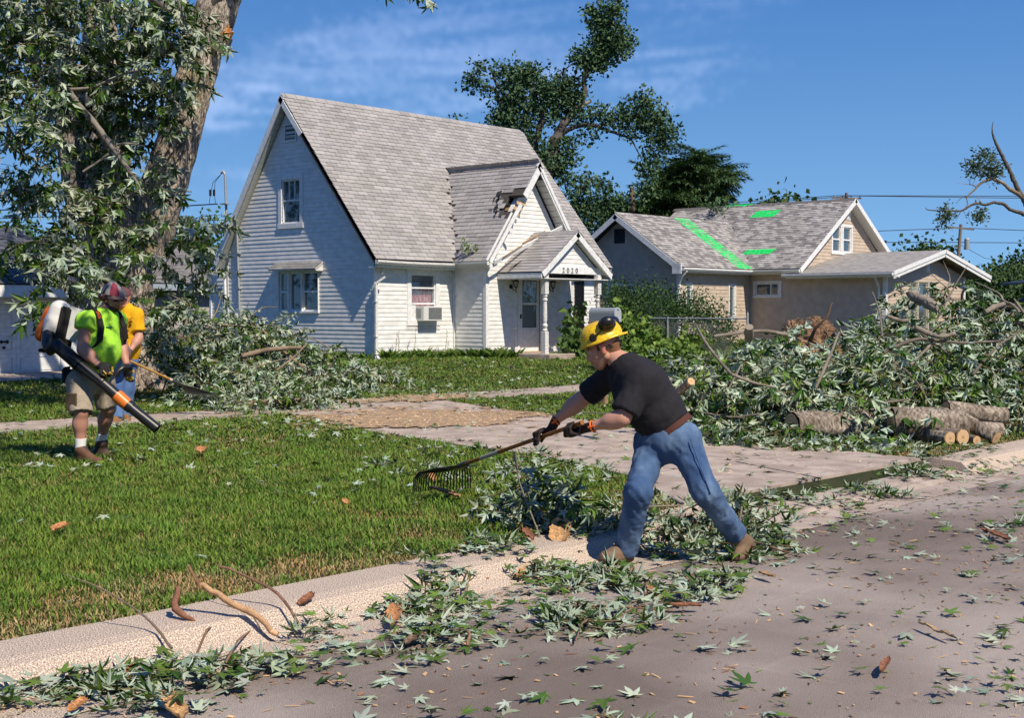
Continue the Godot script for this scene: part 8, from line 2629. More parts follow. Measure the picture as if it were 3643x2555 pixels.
	# --- the rake
	var t := thing("leaf_rake", "leaf rake with brown wooden handle and black curved tines, swung over the grass", "rake")
	mb = MB.new()
	var pts := []
	var rs := []
	for i in 13:
		pts.append(J.buttE.lerp(J.socket, i / 12.0)); rs.append(0.0145)
	var cols := []
	for i in 13: cols.append(Color(0.42, 0.17, 0.045) if i < 8 or i > 9 else Color(0.62, 0.56, 0.48))
	mb.tube(pts, rs, 10, true, cols)
	mbput("handle", mb, M.vcwood, t)
	var ax := bar
	var hor := V3(ax.x, 0, ax.z).normalized()
	var sid := ax.cross(Vector3.UP).normalized()
	var tip: Vector3 = J.socket + ax * 0.02
	mb = MB.new()
	mb.col = Color(0.014, 0.014, 0.015)
	mb.tube([J.socket - ax * 0.07, J.socket + ax * 0.10], [0.022, 0.020], 9)
	mb.bar(J.socket + ax * 0.16 - sid * 0.16, J.socket + ax * 0.16 + sid * 0.16, 0.02, 0.008, Vector3.UP)
	mbput("socket", mb, M.vcgloss, t)
	for i in 22:
		var f := i / 21.0 * 2.0 - 1.0
		mb = MB.new()
		mb.col = Color(0.014, 0.014, 0.015)
		var dirv := (ax + sid * f * 0.62 + V3(0, 0.04, 0)).normalized()
		var p0: Vector3 = J.socket + ax * 0.06
		var p1: Vector3 = p0 + dirv * 0.22
		var p2: Vector3 = p0 + dirv * 0.40 + V3(0, -0.015, 0)
		var p3: Vector3 = p2 + dirv * 0.045 + V3(0, -0.04, 0)
		var p4: Vector3 = p3 + dirv * 0.012 + V3(0, -0.10, 0)
		mb.tube([p0, p1, p2, p3, p4], [0.005, 0.006, 0.006, 0.006, 0.005], 5)
		mbput("tine", mb, M.vcgloss, t)

func ring(mb: MB, c: Vector3, ax: Vector3, r: float, th: float) -> void:
	ax = ax.normalized()
	var u := ax.cross(V3(0.3, 0.2, 0.9)).normalized()
	var v := ax.cross(u)
	var pts := []
	var rs := []
	for i in 25:
		var a := TAU * i / 24.0
		pts.append(c + (u * cos(a) + v * sin(a)) * r); rs.append(th)
	mb.tube(pts, rs, 6, false)

func belt_band(mb: MB, c: Vector3, ax: Vector3, r0: float, r1: float, h: float) -> void:
	ax = ax.normalized()
	var u := ax.cross(V3(0.3, 0.2, 0.9)).normalized()
	var v := ax.cross(u)
	for i in 36:
		var a := TAU * i / 36; var b := TAU * (i + 1) / 36
		var d0 := u * cos(a) + v * sin(a); var d1 := u * cos(b) + v * sin(b)
		mb.quad(c + d0 * r0 - ax * h * 0.5, c + d1 * r0 - ax * h * 0.5, c + d1 * r1 + ax * h * 0.5, c + d0 * r1 + ax * h * 0.5)
		mb.quad(c + d0 * r1 + ax * h * 0.5, c + d1 * r1 + ax * h * 0.5, c + d1 * (r1 - 0.02) + ax * h * 0.5, c + d0 * (r1 - 0.02) + ax * h * 0.5)

func glasses(o: Node3D, c: Vector3, f: Vector3, u: Vector3, lens: Color, alpha: float, frame: Color, sc := 1.0) -> void:
	f = f.normalized(); u = (u - f * f.dot(u)).normalized()
	var s := u.cross(f)
	var mb := MB.new()
	mb.col = frame
	for k: float in [-1.0, 1.0]:
		mb.tube([c + (f * 0.096 + u * 0.018 + s * 0.066 * k) * sc, c + (f * 0.04 + u * 0.020 + s * 0.080 * k) * sc, c + (f * -0.02 + u * 0.018 + s * 0.080 * k) * sc, c + (f * -0.04 + u * 0.0 + s * 0.078 * k) * sc], [0.0028, 0.0028, 0.0028, 0.002], 5)
	mb.tube([c + (f * 0.096 + u * 0.024 + s * -0.066) * sc, c + (f * 0.112 + u * 0.026 + s * -0.03) * sc, c + (f * 0.116 + u * 0.024) * sc, c + (f * 0.112 + u * 0.026 + s * 0.03) * sc, c + (f * 0.096 + u * 0.024 + s * 0.066) * sc], [0.0028, 0.003, 0.003, 0.003, 0.0028], 5)
	var gl := mbput("glasses", mb, M.vcgloss, o)
	mb = MB.new()
	mb.col = lens
	for k: float in [-1.0, 1.0]:
		var q := []
		for i in 13:
			var a := TAU * i / 12.0
			var ss := 0.035 + 0.029 * cos(a)
			var bow := 0.116 - 0.018 * pow(ss / 0.064, 2.0)
			q.append(c + (f * bow + u * (0.008 + 0.019 * sin(a)) + s * ss * k) * sc)
		var m := c + (f * 0.113 + u * 0.008 + s * 0.035 * k) * sc
		for i in 12:
			if k > 0: mb.tri(m, q[i], q[i + 1])
			else: mb.tri(m, q[i + 1], q[i])
	mbput("lens", mb, M.vcgloss if alpha >= 1.0 else glass("lens_clear", lens, alpha), gl)

func blower_man() -> void:
	var J := {
		"skull": V3(7.257, 1.715, -11.663), "neck": V3(7.214, 1.579, -11.711), "shR": V3(6.994, 1.489, -11.705), "elR": V3(6.943, 1.214, -11.672),
		"wrR": V3(7.011, 1.054, -11.503), "haR": V3(7.044, 1.000, -11.435), "shL": V3(7.394, 1.499, -11.810), "elL": V3(7.408, 1.255, -11.749),
		"wrL": V3(7.373, 1.069, -11.607), "haL": V3(7.375, 0.997, -11.573), "chest": V3(7.184, 1.442, -11.746), "belly": V3(7.152, 1.196, -11.706),
		"pelvis": V3(7.102, 0.921, -11.839), "hipR": V3(6.974, 0.888, -11.803), "hipL": V3(7.251, 0.874, -11.867), "kneeR": V3(6.912, 0.601, -11.676),
		"ankR": V3(6.915, 0.248, -11.704), "heelR": V3(6.916, 0.110, -11.747), "toeR": V3(6.989, 0.095, -11.438), "kneeL": V3(7.309, 0.610, -11.830),
		"ankL": V3(7.339, 0.265, -12.024), "heelL": V3(7.318, 0.113, -12.124), "toeL": V3(7.397, 0.089, -11.912), "capTop": V3(7.236, 1.882, -11.687),
		"nose": V3(7.261, 1.670, -11.552), "chin": V3(7.208, 1.572, -11.643), "housT": V3(6.939, 1.598, -12.100), "housB": V3(6.844, 1.299, -12.132),
		"elbow": V3(6.788, 1.249, -12.045), "hose0": V3(6.804, 1.263, -11.950), "hose1": V3(6.849, 1.138, -11.748), "tube0": V3(6.887, 1.057, -11.645),
		"tube1": V3(7.000, 0.900, -11.456), "tube2": V3(7.089, 0.768, -11.324), "tube3": V3(7.150, 0.679, -11.239), "noz": V3(7.322, 0.450, -10.998),
		"ctrl": V3(7.125, 1.006, -11.358), "pad": V3(6.955, 0.988, -11.930), "hipad": V3(6.966, 0.974, -11.948), "orangeT": V3(6.922, 1.559, -12.195),
		"orangeB": V3(6.857, 1.349, -12.269),
	}
	var o := thing("person", "bearded person in neon green shirt, cargo shorts and cap, wearing a backpack leaf blower", "person")
	var fwd := V3(0.80, -0.24, 0.42).normalized()    # towards the picture's right, a little to the street
	fwd = (J.nose - J.skull).normalized()
	fwd = (V3(fwd.x, 0, fwd.z).normalized() + V3(0, -0.18, 0)).normalized()
	var up := V3(-fwd.x * fwd.y, 1.0 - fwd.y * fwd.y, -fwd.z * fwd.y).normalized()
	var sk := Color(0.46, 0.235, 0.165)
	var HC: Vector3 = J.skull
	var hair := Color(0.03, 0.022, 0.018)
	var beard := Color(0.05, 0.035, 0.028)
	var B := [bone(J.neck - V3(0, 0.03, 0), HC - up * 0.05 - fwd * 0.02, 0.072, 0.066, sk)]
	B += [bone(J.pelvis, J.belly, 0.13, 0.14, sk), bone(J.belly, J.chest, 0.14, 0.13, sk), bone(J.chest, J.neck, 0.12, 0.07, sk), bone(J.shR, J.shL, 0.065, 0.065, sk)]
	B += [bone(J.shR, J.elR, 0.070, 0.056, sk), bone(J.elR, J.elR.lerp(J.wrR, 0.35), 0.055, 0.056, sk), bone(J.elR.lerp(J.wrR, 0.3), J.wrR, 0.056, 0.034, sk)]
	B += [bone(J.shL, J.elL, 0.068, 0.055, sk), bone(J.elL, J.elL.lerp(J.wrL, 0.35), 0.054, 0.054, sk), bone(J.elL.lerp(J.wrL, 0.3), J.wrL, 0.054, 0.034, sk)]
	for q in [[J.hipR, J.kneeR, J.ankR], [J.hipL, J.kneeL, J.ankL]]:
		var back: Vector3 = -V3(fwd.x, 0, fwd.z).normalized()
		B += [bone(q[0], q[1], 0.10, 0.066, sk), bone(q[1], q[1].lerp(q[2], 0.35) + back * 0.018, 0.062, 0.066, sk), bone(q[1].lerp(q[2], 0.32) + back * 0.016, q[2], 0.064, 0.042, sk)]
	var g := nets(B, 0.013, 0.05)
	put("body", gmesh([g, nets(head(HC, fwd, up, sk, hair, beard, 1.06), 0.005, 0.022)]), M.skin, o)
	var K := Color(1, 1, 1)
	var sd: Vector3 = (J.shL - J.shR).normalized()
	B = [bone(J.pelvis + V3(0.02, 0.02, 0.02), J.belly, 0.165, 0.178, K, 1, sd, 1.05), bone(J.belly, J.chest, 0.172, 0.160, K, 0, sd, 1.08), bone(J.belly + fwd * 0.05, J.chest + fwd * 0.03, 0.14, 0.13, K), bone(J.chest, J.neck - V3(0, 0.05, 0), 0.15, 0.09, K, 0, sd, 1.25), bone(J.neck - V3(0, 0.05, 0), J.neck, 0.095, 0.078, K, 2)]
	B += [bone(J.shR, J.neck - V3(0, 0.05, 0), 0.088, 0.075, K), bone(J.shL, J.neck - V3(0, 0.05, 0), 0.088, 0.075, K), bone(J.shR, J.shR.lerp(J.elR, 0.27), 0.096, 0.105, K, 2), bone(J.shL, J.shL.lerp(J.elL, 0.28), 0.092, 0.10, K, 2)]
	g = nets(B, 0.013, 0.06)
	rumple(g, func(p: Vector3, n: Vector3) -> float: return 0.009 * nz.get_noise_3d(p.x * 6.0, p.y * 3.5, p.z * 6.0) + 0.006 * nz.get_noise_3d(p.x * 14.0, p.y * 6.0, p.z * 14.0))
	put("t_shirt", gmesh([g]), cloth_mat("neonshirt", Color(0.40, 0.80, 0.055), 60.0, 0.85), o)
	var mb := MB.new()
	ring(mb, J.neck - V3(0, 0.012, 0), V3(0.1, 1, 0.05), 0.080, 0.009)
	mb.bar(J.chest + (fwd * 0.78 + Vector3.UP * 0.1 - sd * 0.30).normalized() * 0.172, J.chest + (fwd * 0.78 + Vector3.UP * 0.1 - sd * 0.02).normalized() * 0.185, 0.012, 0.05, fwd)
	mbput("collar_and_print", mb, mat("darkgreen", Color(0.03, 0.16, 0.05), {"rough": 0.8}), o)
	# shorts
	B = [bone(J.belly.lerp(J.pelvis, 0.55), J.pelvis, 0.165, 0.168, K, 1, sd, 1.0), bone(J.pelvis, J.hipR, 0.145, 0.125, K), bone(J.pelvis, J.hipL, 0.145, 0.125, K), bone(J.hipR, J.hipR.lerp(J.kneeR, 1.05), 0.122, 0.118, K, 2), bone(J.hipL, J.hipL.lerp(J.kneeL, 0.97), 0.122, 0.115, K, 2)]
	g = nets(B, 0.013, 0.05)
	rumple(g, func(p: Vector3, n: Vector3) -> float: return 0.011 * nz.get_noise_3d(p.x * 7.0, p.y * 3.0, p.z * 7.0) + 0.006 * nz.get_noise_3d(p.x * 16.0, p.y * 8.0, p.z * 16.0))
	var shorts := put("shorts", gmesh([g]), cloth_mat("khaki", Color(0.36, 0.305, 0.235), 60.0, 0.95, 0.75), o)
	mb = MB.new()
	mb.col = Color(0.33, 0.28, 0.215)
	var pk: Vector3 = J.hipR.lerp(J.kneeR, 0.62) - sd * 0.125
	mb.obox(Transform3D(Basis(Vector3.UP, atan2(-sd.x, -sd.z)), pk), V3(0.15, 0.17, 0.02), 0.008)
	mbput("cargo_pocket", mb, M.khaki, shorts)
	# socks and boots
	mb = MB.new()
	for q in [[J.ankR, J.kneeR], [J.ankL, J.kneeL]]:
		var d: Vector3 = (q[1] - q[0]).normalized()
		mb.col = Color(0.78, 0.77, 0.75)
		mb.tube([q[0] - d * 0.02, q[0] + d * 0.02, q[0] + d * 0.045, q[0] + d * 0.07, q[0] + d * 0.095], [0.052, 0.053, 0.050, 0.054, 0.055], 16)
	mbput("socks", mb, M.vc, o)
	var bc := Color(0.15, 0.075, 0.045)
	put("boot", gmesh([nets(boot(J.heelR, J.toeR, J.ankR - V3(0, 0.02, 0), 0.056, bc, Color(0.05, 0.04, 0.03)), 0.009, 0.03)]), M.bootleather, o)
	put("boot", gmesh([nets(boot(J.heelL, J.toeL, J.ankL - V3(0, 0.02, 0), 0.056, Color(0.10, 0.06, 0.045), Color(0.05, 0.04, 0.03)), 0.009, 0.03)]), M.bootleather, o)
	mb = MB.new()
	mb.col = Color(0.04, 0.035, 0.03)
	for q in [[J.heelR, J.toeR, J.ankR], [J.heelL, J.toeL, J.ankL]]:
		var f: Vector3 = (q[1] - q[0]).normalized()
		var s := f.cross(Vector3.UP).normalized()
		for i in 5:
			var c: Vector3 = (q[0] + f * 0.15 + V3(0, 0.085, 0)).lerp(q[2] + f * 0.055, i / 4.0) + V3(0, 0.012, 0)
			mb.tube([c - s * 0.025, c + V3(0, 0.008, 0) + f * 0.004, c + s * 0.025], [0.004, 0.004, 0.004], 4)
	mbput("laces", mb, M.vc, o)
	# gloves with yellow patches
	var gb := Color(0.018, 0.018, 0.018)
	var gp := Color(0.55, 0.36, 0.06)
	g = nets(grip(J.haR, (J.ctrl - J.haR).normalized() + V3(0, 0.3, 0), V3(-0.1, 0.7, 0.5), 0.018, J.wrR, gb, gp, 0.0, 1.12), 0.006, 0.014)
	put("glove", gmesh([g]), M.glovem, o)
	g = nets(hanging_hand(J.wrL, J.haL - J.wrL + V3(0, -0.10, 0), fwd, -sd + fwd * 0.3, gb, gp), 0.006, 0.014)
	put("glove", gmesh([g]), M.glovem, o)
	mb = MB.new()
	mb.col = gp
	var cam: Vector3 = (V3(0, 1.6, 0) - J.pelvis).normalized()
	for i in 3:
		var a: Vector3 = J.haR + cam * 0.05 + V3(0.02 - 0.028 * i, 0.012, 0)
		mb.bar(a, a + (J.haR - J.wrR).normalized() * 0.045 + V3(0, -0.01, 0), 0.012, 0.010, cam, 0.003)
	mbput("glove_patch", mb, M.vc, o)
	# cap, ear defenders, dark glasses
	cap(o, HC, fwd, up, Color(0.26, 0.25, 0.25), Color(0.22, 0.035, 0.055), Color(0.10, 0.07, 0.07), 1.08)
	glasses(o, HC, fwd, up, Color(0.008, 0.008, 0.009), 1.0, Color(0.01, 0.01, 0.01), 1.08)
	mb = MB.new()
	mb.col = Color(0.02, 0.018, 0.02)
	var S := up.cross(fwd).normalized()
	var pts := []
	var rs := []
	for i in 15:
		var a := PI * i / 14.0
		pts.append(HC + S * cos(a) * 0.105 + up * (0.03 + 0.115 * sin(a)) + fwd * (0.02 * sin(a))); rs.append(0.011)
	mb.tube(pts, rs, 7)
	var muff := mbput("headband", mb, M.vcgloss, o)
	for k: float in [-1.0, 1.0]:
		var mc := HC + S * 0.088 * k + up * 0.012 - fwd * 0.012
		g = nets([bone(mc, mc + S * 0.026 * k, 0.040, 0.034, Color(0.022, 0.016, 0.018), 0, up, 1.2)], 0.006, 0.008)
		for i in g.c.size():
			if nz.get_noise_3d(g.v[i].x * 26.0, g.v[i].y * 26.0, g.v[i].z * 26.0) > 0.22: g.c[i] = Color(0.30, 0.06, 0.08)
		put("ear_cup", gmesh([g]), M.vcgloss, muff)
	# --- backpack blower
	var t := thing("backpack_blower", "backpack leaf blower with white housing, orange cover and long black tube", "leaf blower")
	var wht := Color(0.62, 0.61, 0.58)
	var bk2: Vector3 = -V3(fwd.x, 0, fwd.z).normalized()
	var A: Vector3 = J.housT; var C: Vector3 = J.housB
	g = nets([bone(A, A.lerp(C, 0.5), 0.10, 0.105, wht), bone(A.lerp(C, 0.45), C + V3(0, 0.05, 0), 0.105, 0.075, wht, 2), bone(A + V3(0.05, -0.03, -0.05), A.lerp(C, 0.8) + V3(0.08, 0, -0.02), 0.11, 0.11, wht)], 0.01, 0.03)
	put("housing", gmesh([g]), mat("blowerwhite", Color(1, 1, 1), {"vc": true, "rough": 0.45}), t)
	g = nets([bone(J.orangeT + bk2 * 0.02, J.orangeB + bk2 * 0.03, 0.085, 0.07, Color(0.62, 0.13, 0.015))], 0.01, 0.02)
	var oc := put("orange_cover", gmesh([g]), M.blowerwhite, t)
	mb = MB.new()
	mb.col = Color(0.03, 0.012, 0.01)
	for i in 5:
		var p: Vector3 = J.orangeT.lerp(J.orangeB, 0.1 + 0.16 * i) + bk2 * 0.045 + cam * 0.068
		mb.bar(p - Vector3.UP * 0.01 + bk2 * 0.05, p + Vector3.UP * 0.012 - bk2 * 0.02, 0.010, 0.006, cam)
	mbput("cooling_slot", mb, M.vc, oc)
	# black strip with white lettering on a pale edge panel
	var s0: Vector3 = A + V3(0.17, 0.02, 0.02) + cam * 0.10
	var s1: Vector3 = C + V3(0.16, 0.0, 0.02) + cam * 0.12
	mb = MB.new()
	mb.col = Color(0.5, 0.5, 0.48)
	mb.bar(s0 + fwd * 0.035, s1 + fwd * 0.035, 0.16, 0.03, cam, 0.01)
	var fr := mbput("frame_panel", mb, M.blowerwhite, t)
	mb = MB.new()
	mb.col = Color(0.012, 0.012, 0.012)
	mb.bar(s0 + cam * 0.016 + fwd * 0.02, s1 + cam * 0.016 + fwd * 0.02, 0.07, 0.006, cam)
	mbput("label_strip", mb, M.vc, fr)
	var tm := TextMesh.new()
	tm.text = "MAGNUM"
	tm.font_size = 32
	tm.pixel_size = 0.0019
	tm.depth = 0.004
	var tx := put("lettering", tm, M.white, fr)
	var dy := (s0 - s1).normalized()
	var dz: Vector3 = (cam - dy * dy.dot(cam)).normalized()
	tx.transform = Transform3D(Basis(dy, dz.cross(dy), dz), s0.lerp(s1, 0.5) + cam * 0.023 + fwd * 0.02)
	mb = MB.new()
	mb.col = Color(0.013, 0.013, 0.014)
	mb.bar(A + fwd * 0.19 + V3(0, 0.06, 0) - cam * 0.10, C + fwd * 0.21 + V3(0, -0.04, 0) - cam * 0.08, 0.20, 0.05, fwd, 0.02)
	mb.obox(Transform3D(Basis(Vector3.UP, 0.7), J.hipad + V3(0, -0.02, 0)), V3(0.24, 0.17, 0.12), 0.03)
	mb.obox(Transform3D(Basis(Vector3.UP, 0.7), C + V3(0.05, -0.10, 0)), V3(0.26, 0.04, 0.24), 0.015)
	mbput("back_frame", mb, M.vc, t)
	# shoulder straps follow the shirt
	for k: float in [-1.0, 1.0]:
		mb = MB.new()
		mb.col = Color(0.016, 0.015, 0.015)
		var sh: Vector3 = (J.shR if k < 0 else J.shL).lerp(J.neck, 0.42)
		var pp := [sh + bk2 * 0.14 + V3(0, 0.0, 0), sh + V3(0, 0.092, 0), sh + fwd * 0.10 + V3(0, 0.045, 0) + sd * 0.02 * k, sh + fwd * 0.165 + V3(0, -0.07, 0) + sd * 0.035 * k, sh + fwd * 0.165 + V3(0, -0.19, 0) + sd * 0.06 * k, sh + fwd * 0.08 + V3(0, -0.30, 0) + sd * 0.10 * k, sh + bk2 * 0.06 + V3(0, -0.36, 0) + sd * 0.09 * k]
		for i in pp.size() - 1: mb.bar(pp[i] - (pp[i + 1] - pp[i]).normalized() * 0.008, pp[i + 1] + (pp[i + 1] - pp[i]).normalized() * 0.008, 0.062 if i < 4 else 0.032, 0.018, fwd + Vector3.UP * 0.6, 0.005)
		var stp := mbput("shoulder_strap", mb, M.vc, t)
		if k < 0:
			var lt := TextMesh.new()
			lt.text = "STIHL"
			lt.font_size = 32; lt.pixel_size = 0.0012; lt.depth = 0.003
			var lo := put("lettering", lt, mat("orangeletter", Color(0.72, 0.14, 0.02), {}), stp)
			var a: Vector3 = pp[1]; var b: Vector3 = pp[3]
			var ex := (a - b).normalized()
			var ez: Vector3 = (cam - ex * ex.dot(cam)).normalized()
			lo.transform = Transform3D(Basis(ex, ez.cross(ex), ez), pp[2] + cam * 0.035)
	# elbow, ribbed hose, tubes, orange collar, nozzle
	var bl := Color(0.017, 0.017, 0.018)
	mb = MB.new()
	mb.col = bl
	mb.tube([C + V3(0, 0.06, 0) + cam * 0.02, C.lerp(J.elbow, 0.7) + cam * 0.03, J.elbow + V3(0.02, -0.03, 0) + cam * 0.04, J.hose0], [0.075, 0.075, 0.073, 0.066], 16)
	mbput("elbow_pipe", mb, M.vcgloss, t)
	mb = MB.new()
	mb.col = bl
	pts = []; rs = []
	for i in 61:
		var f := i / 60.0
		var p: Vector3 = J.hose0.lerp(J.hose1, minf(f * 1.7, 1.0)) if f < 0.588 else J.hose1.lerp(J.tube0, (f - 0.588) / 0.412)
		pts.append(p); rs.append(0.058 + 0.010 * (1.0 if i % 4 < 2 else 0.0))
	mb.tube(pts, rs, 18)
	mbput("ribbed_hose", mb, M.vcgloss, t)
	mb = MB.new()
	mb.col = bl
	mb.tube([J.tube0, J.tube1, J.tube1, J.tube1.lerp(J.tube2, 0.06), J.tube1.lerp(J.tube2, 0.06), J.tube2], [0.060, 0.056, 0.061, 0.061, 0.056, 0.054], 20)
	for i in 4:
		var r: Vector3 = (J.tube2 - J.tube0).normalized()
		var off: Vector3 = cam.rotated(r, -0.9 + 0.5 * i) * 0.057
		mb.bar(J.tube0.lerp(J.tube1, 0.15) + off, J.tube0.lerp(J.tube1, 0.95) + off, 0.008, 0.006, off)
	mbput("blower_tube", mb, M.vcgloss, t)
	mb = MB.new()
	mb.col = Color(0.68, 0.17, 0.02)
	mb.tube([J.tube2.lerp(J.tube3, -0.05), J.tube2.lerp(J.tube3, 0.1), J.tube2.lerp(J.tube3, 0.85), J.tube3], [0.062, 0.066, 0.062, 0.058], 20)
	mbput("orange_collar", mb, M.vcgloss, t)
	mb = MB.new()
	mb.col = bl
	var nd: Vector3 = (J.noz - J.tube3).normalized()
	mb.tube([J.tube3, J.tube3 + nd * 0.05, J.tube3 + nd * 0.05, J.tube3.lerp(J.noz, 0.45), J.tube3.lerp(J.noz, 0.5), J.noz], [0.060, 0.058, 0.05, 0.049, 0.052, 0.050], 20, false)
	mb.tube([J.noz, J.noz - nd * 0.1], [0.046, 0.040], 20, false)
	mbput("nozzle", mb, M.vcgloss, t)
	mb = MB.new()
	mb.col = bl
	mb.tube([J.ctrl + V3(-0.03, -0.05, 0), J.ctrl + V3(-0.01, 0.0, 0.02), J.ctrl + V3(0.05, 0.035, 0.02), J.ctrl + V3(0.13, 0.02, 0.03)], [0.03, 0.026, 0.026, 0.02], 10)
	mb.tube([J.haR + V3(0, -0.01, 0), J.tube1.lerp(J.tube2, 0.2) + cam * 0.01], [0.016, 0.02], 8)
	mbput("control_handle", mb, M.vcgloss, t)
	mb = MB.new()
	mb.col = bl
	mb.tube([J.elbow + cam * 0.10 + V3(0, -0.06, 0), J.hose0 + cam * 0.085 + V3(0, -0.05, 0), J.hose1 + cam * 0.085, J.tube0 + cam * 0.075 + V3(0, 0.02, 0), J.tube1 + cam * 0.06, J.ctrl], [0.007, 0.007, 0.007, 0.007, 0.007, 0.007], 6)
	mbput("throttle_cable", mb, M.vc, t)

func cap(o: Node3D, c: Vector3, f: Vector3, u: Vector3, c0: Color, c1: Color, brim: Color, sc := 1.0) -> void:
	f = f.normalized(); u = (u - f * f.dot(u)).normalized()
	var s := u.cross(f)
	var mb := MB.new()
	for i in 7:
		for k in 28:
			var P := func(a: int, b: int) -> Vector3:
				var la := a / 7.0 * PI * 0.5
				var lo := TAU * b / 28.0
				return c + (f * (cos(lo) * cos(la) * 0.112 - 0.006) + s * (sin(lo) * cos(la) * 0.094) + u * (0.040 + sin(la) * 0.108)) * sc
			mb.col = c0 if int(k / 28.0 * 6.0) % 2 == 0 else c1
			mb.quad(P.call(i, k + 1), P.call(i, k), P.call(i + 1, k), P.call(i + 1, k + 1)) if false else mb.quad(P.call(i, k), P.call(i, k + 1), P.call(i + 1, k + 1), P.call(i + 1, k))
	smooth_normals(mb)
	var cp := mbput("cap", mb, M.vc, o)
	mb = MB.new()
	mb.col = brim
	for i in 12:
		var a0 := lerpf(-1.15, 1.15, i / 12.0); var a1 := lerpf(-1.15, 1.15, (i + 1) / 12.0)
		var Q := func(a: float, r: float, y: float) -> Vector3:
			var out := r * (0.55 + 0.45 * cos(a * 1.2))
			return c + (f * (cos(a) * 0.108 + out) + s * sin(a) * 0.095 + u * (0.040 + y - 0.10 * r - 0.022 * sin(a) * sin(a))) * sc
		mb.quad(Q.call(a0, 0.0, 0.0), Q.call(a0, 0.075, -0.006), Q.call(a1, 0.075, -0.006), Q.call(a1, 0.0, 0.0))
		mb.quad(Q.call(a1, 0.0, -0.006), Q.call(a1, 0.075, -0.011), Q.call(a0, 0.075, -0.011), Q.call(a0, 0.0, -0.006))
		mb.quad(Q.call(a0, 0.075, -0.011), Q.call(a1, 0.075, -0.011), Q.call(a1, 0.075, -0.006), Q.call(a0, 0.075, -0.006))
	mbput("cap_peak", mb, M.vc, cp)

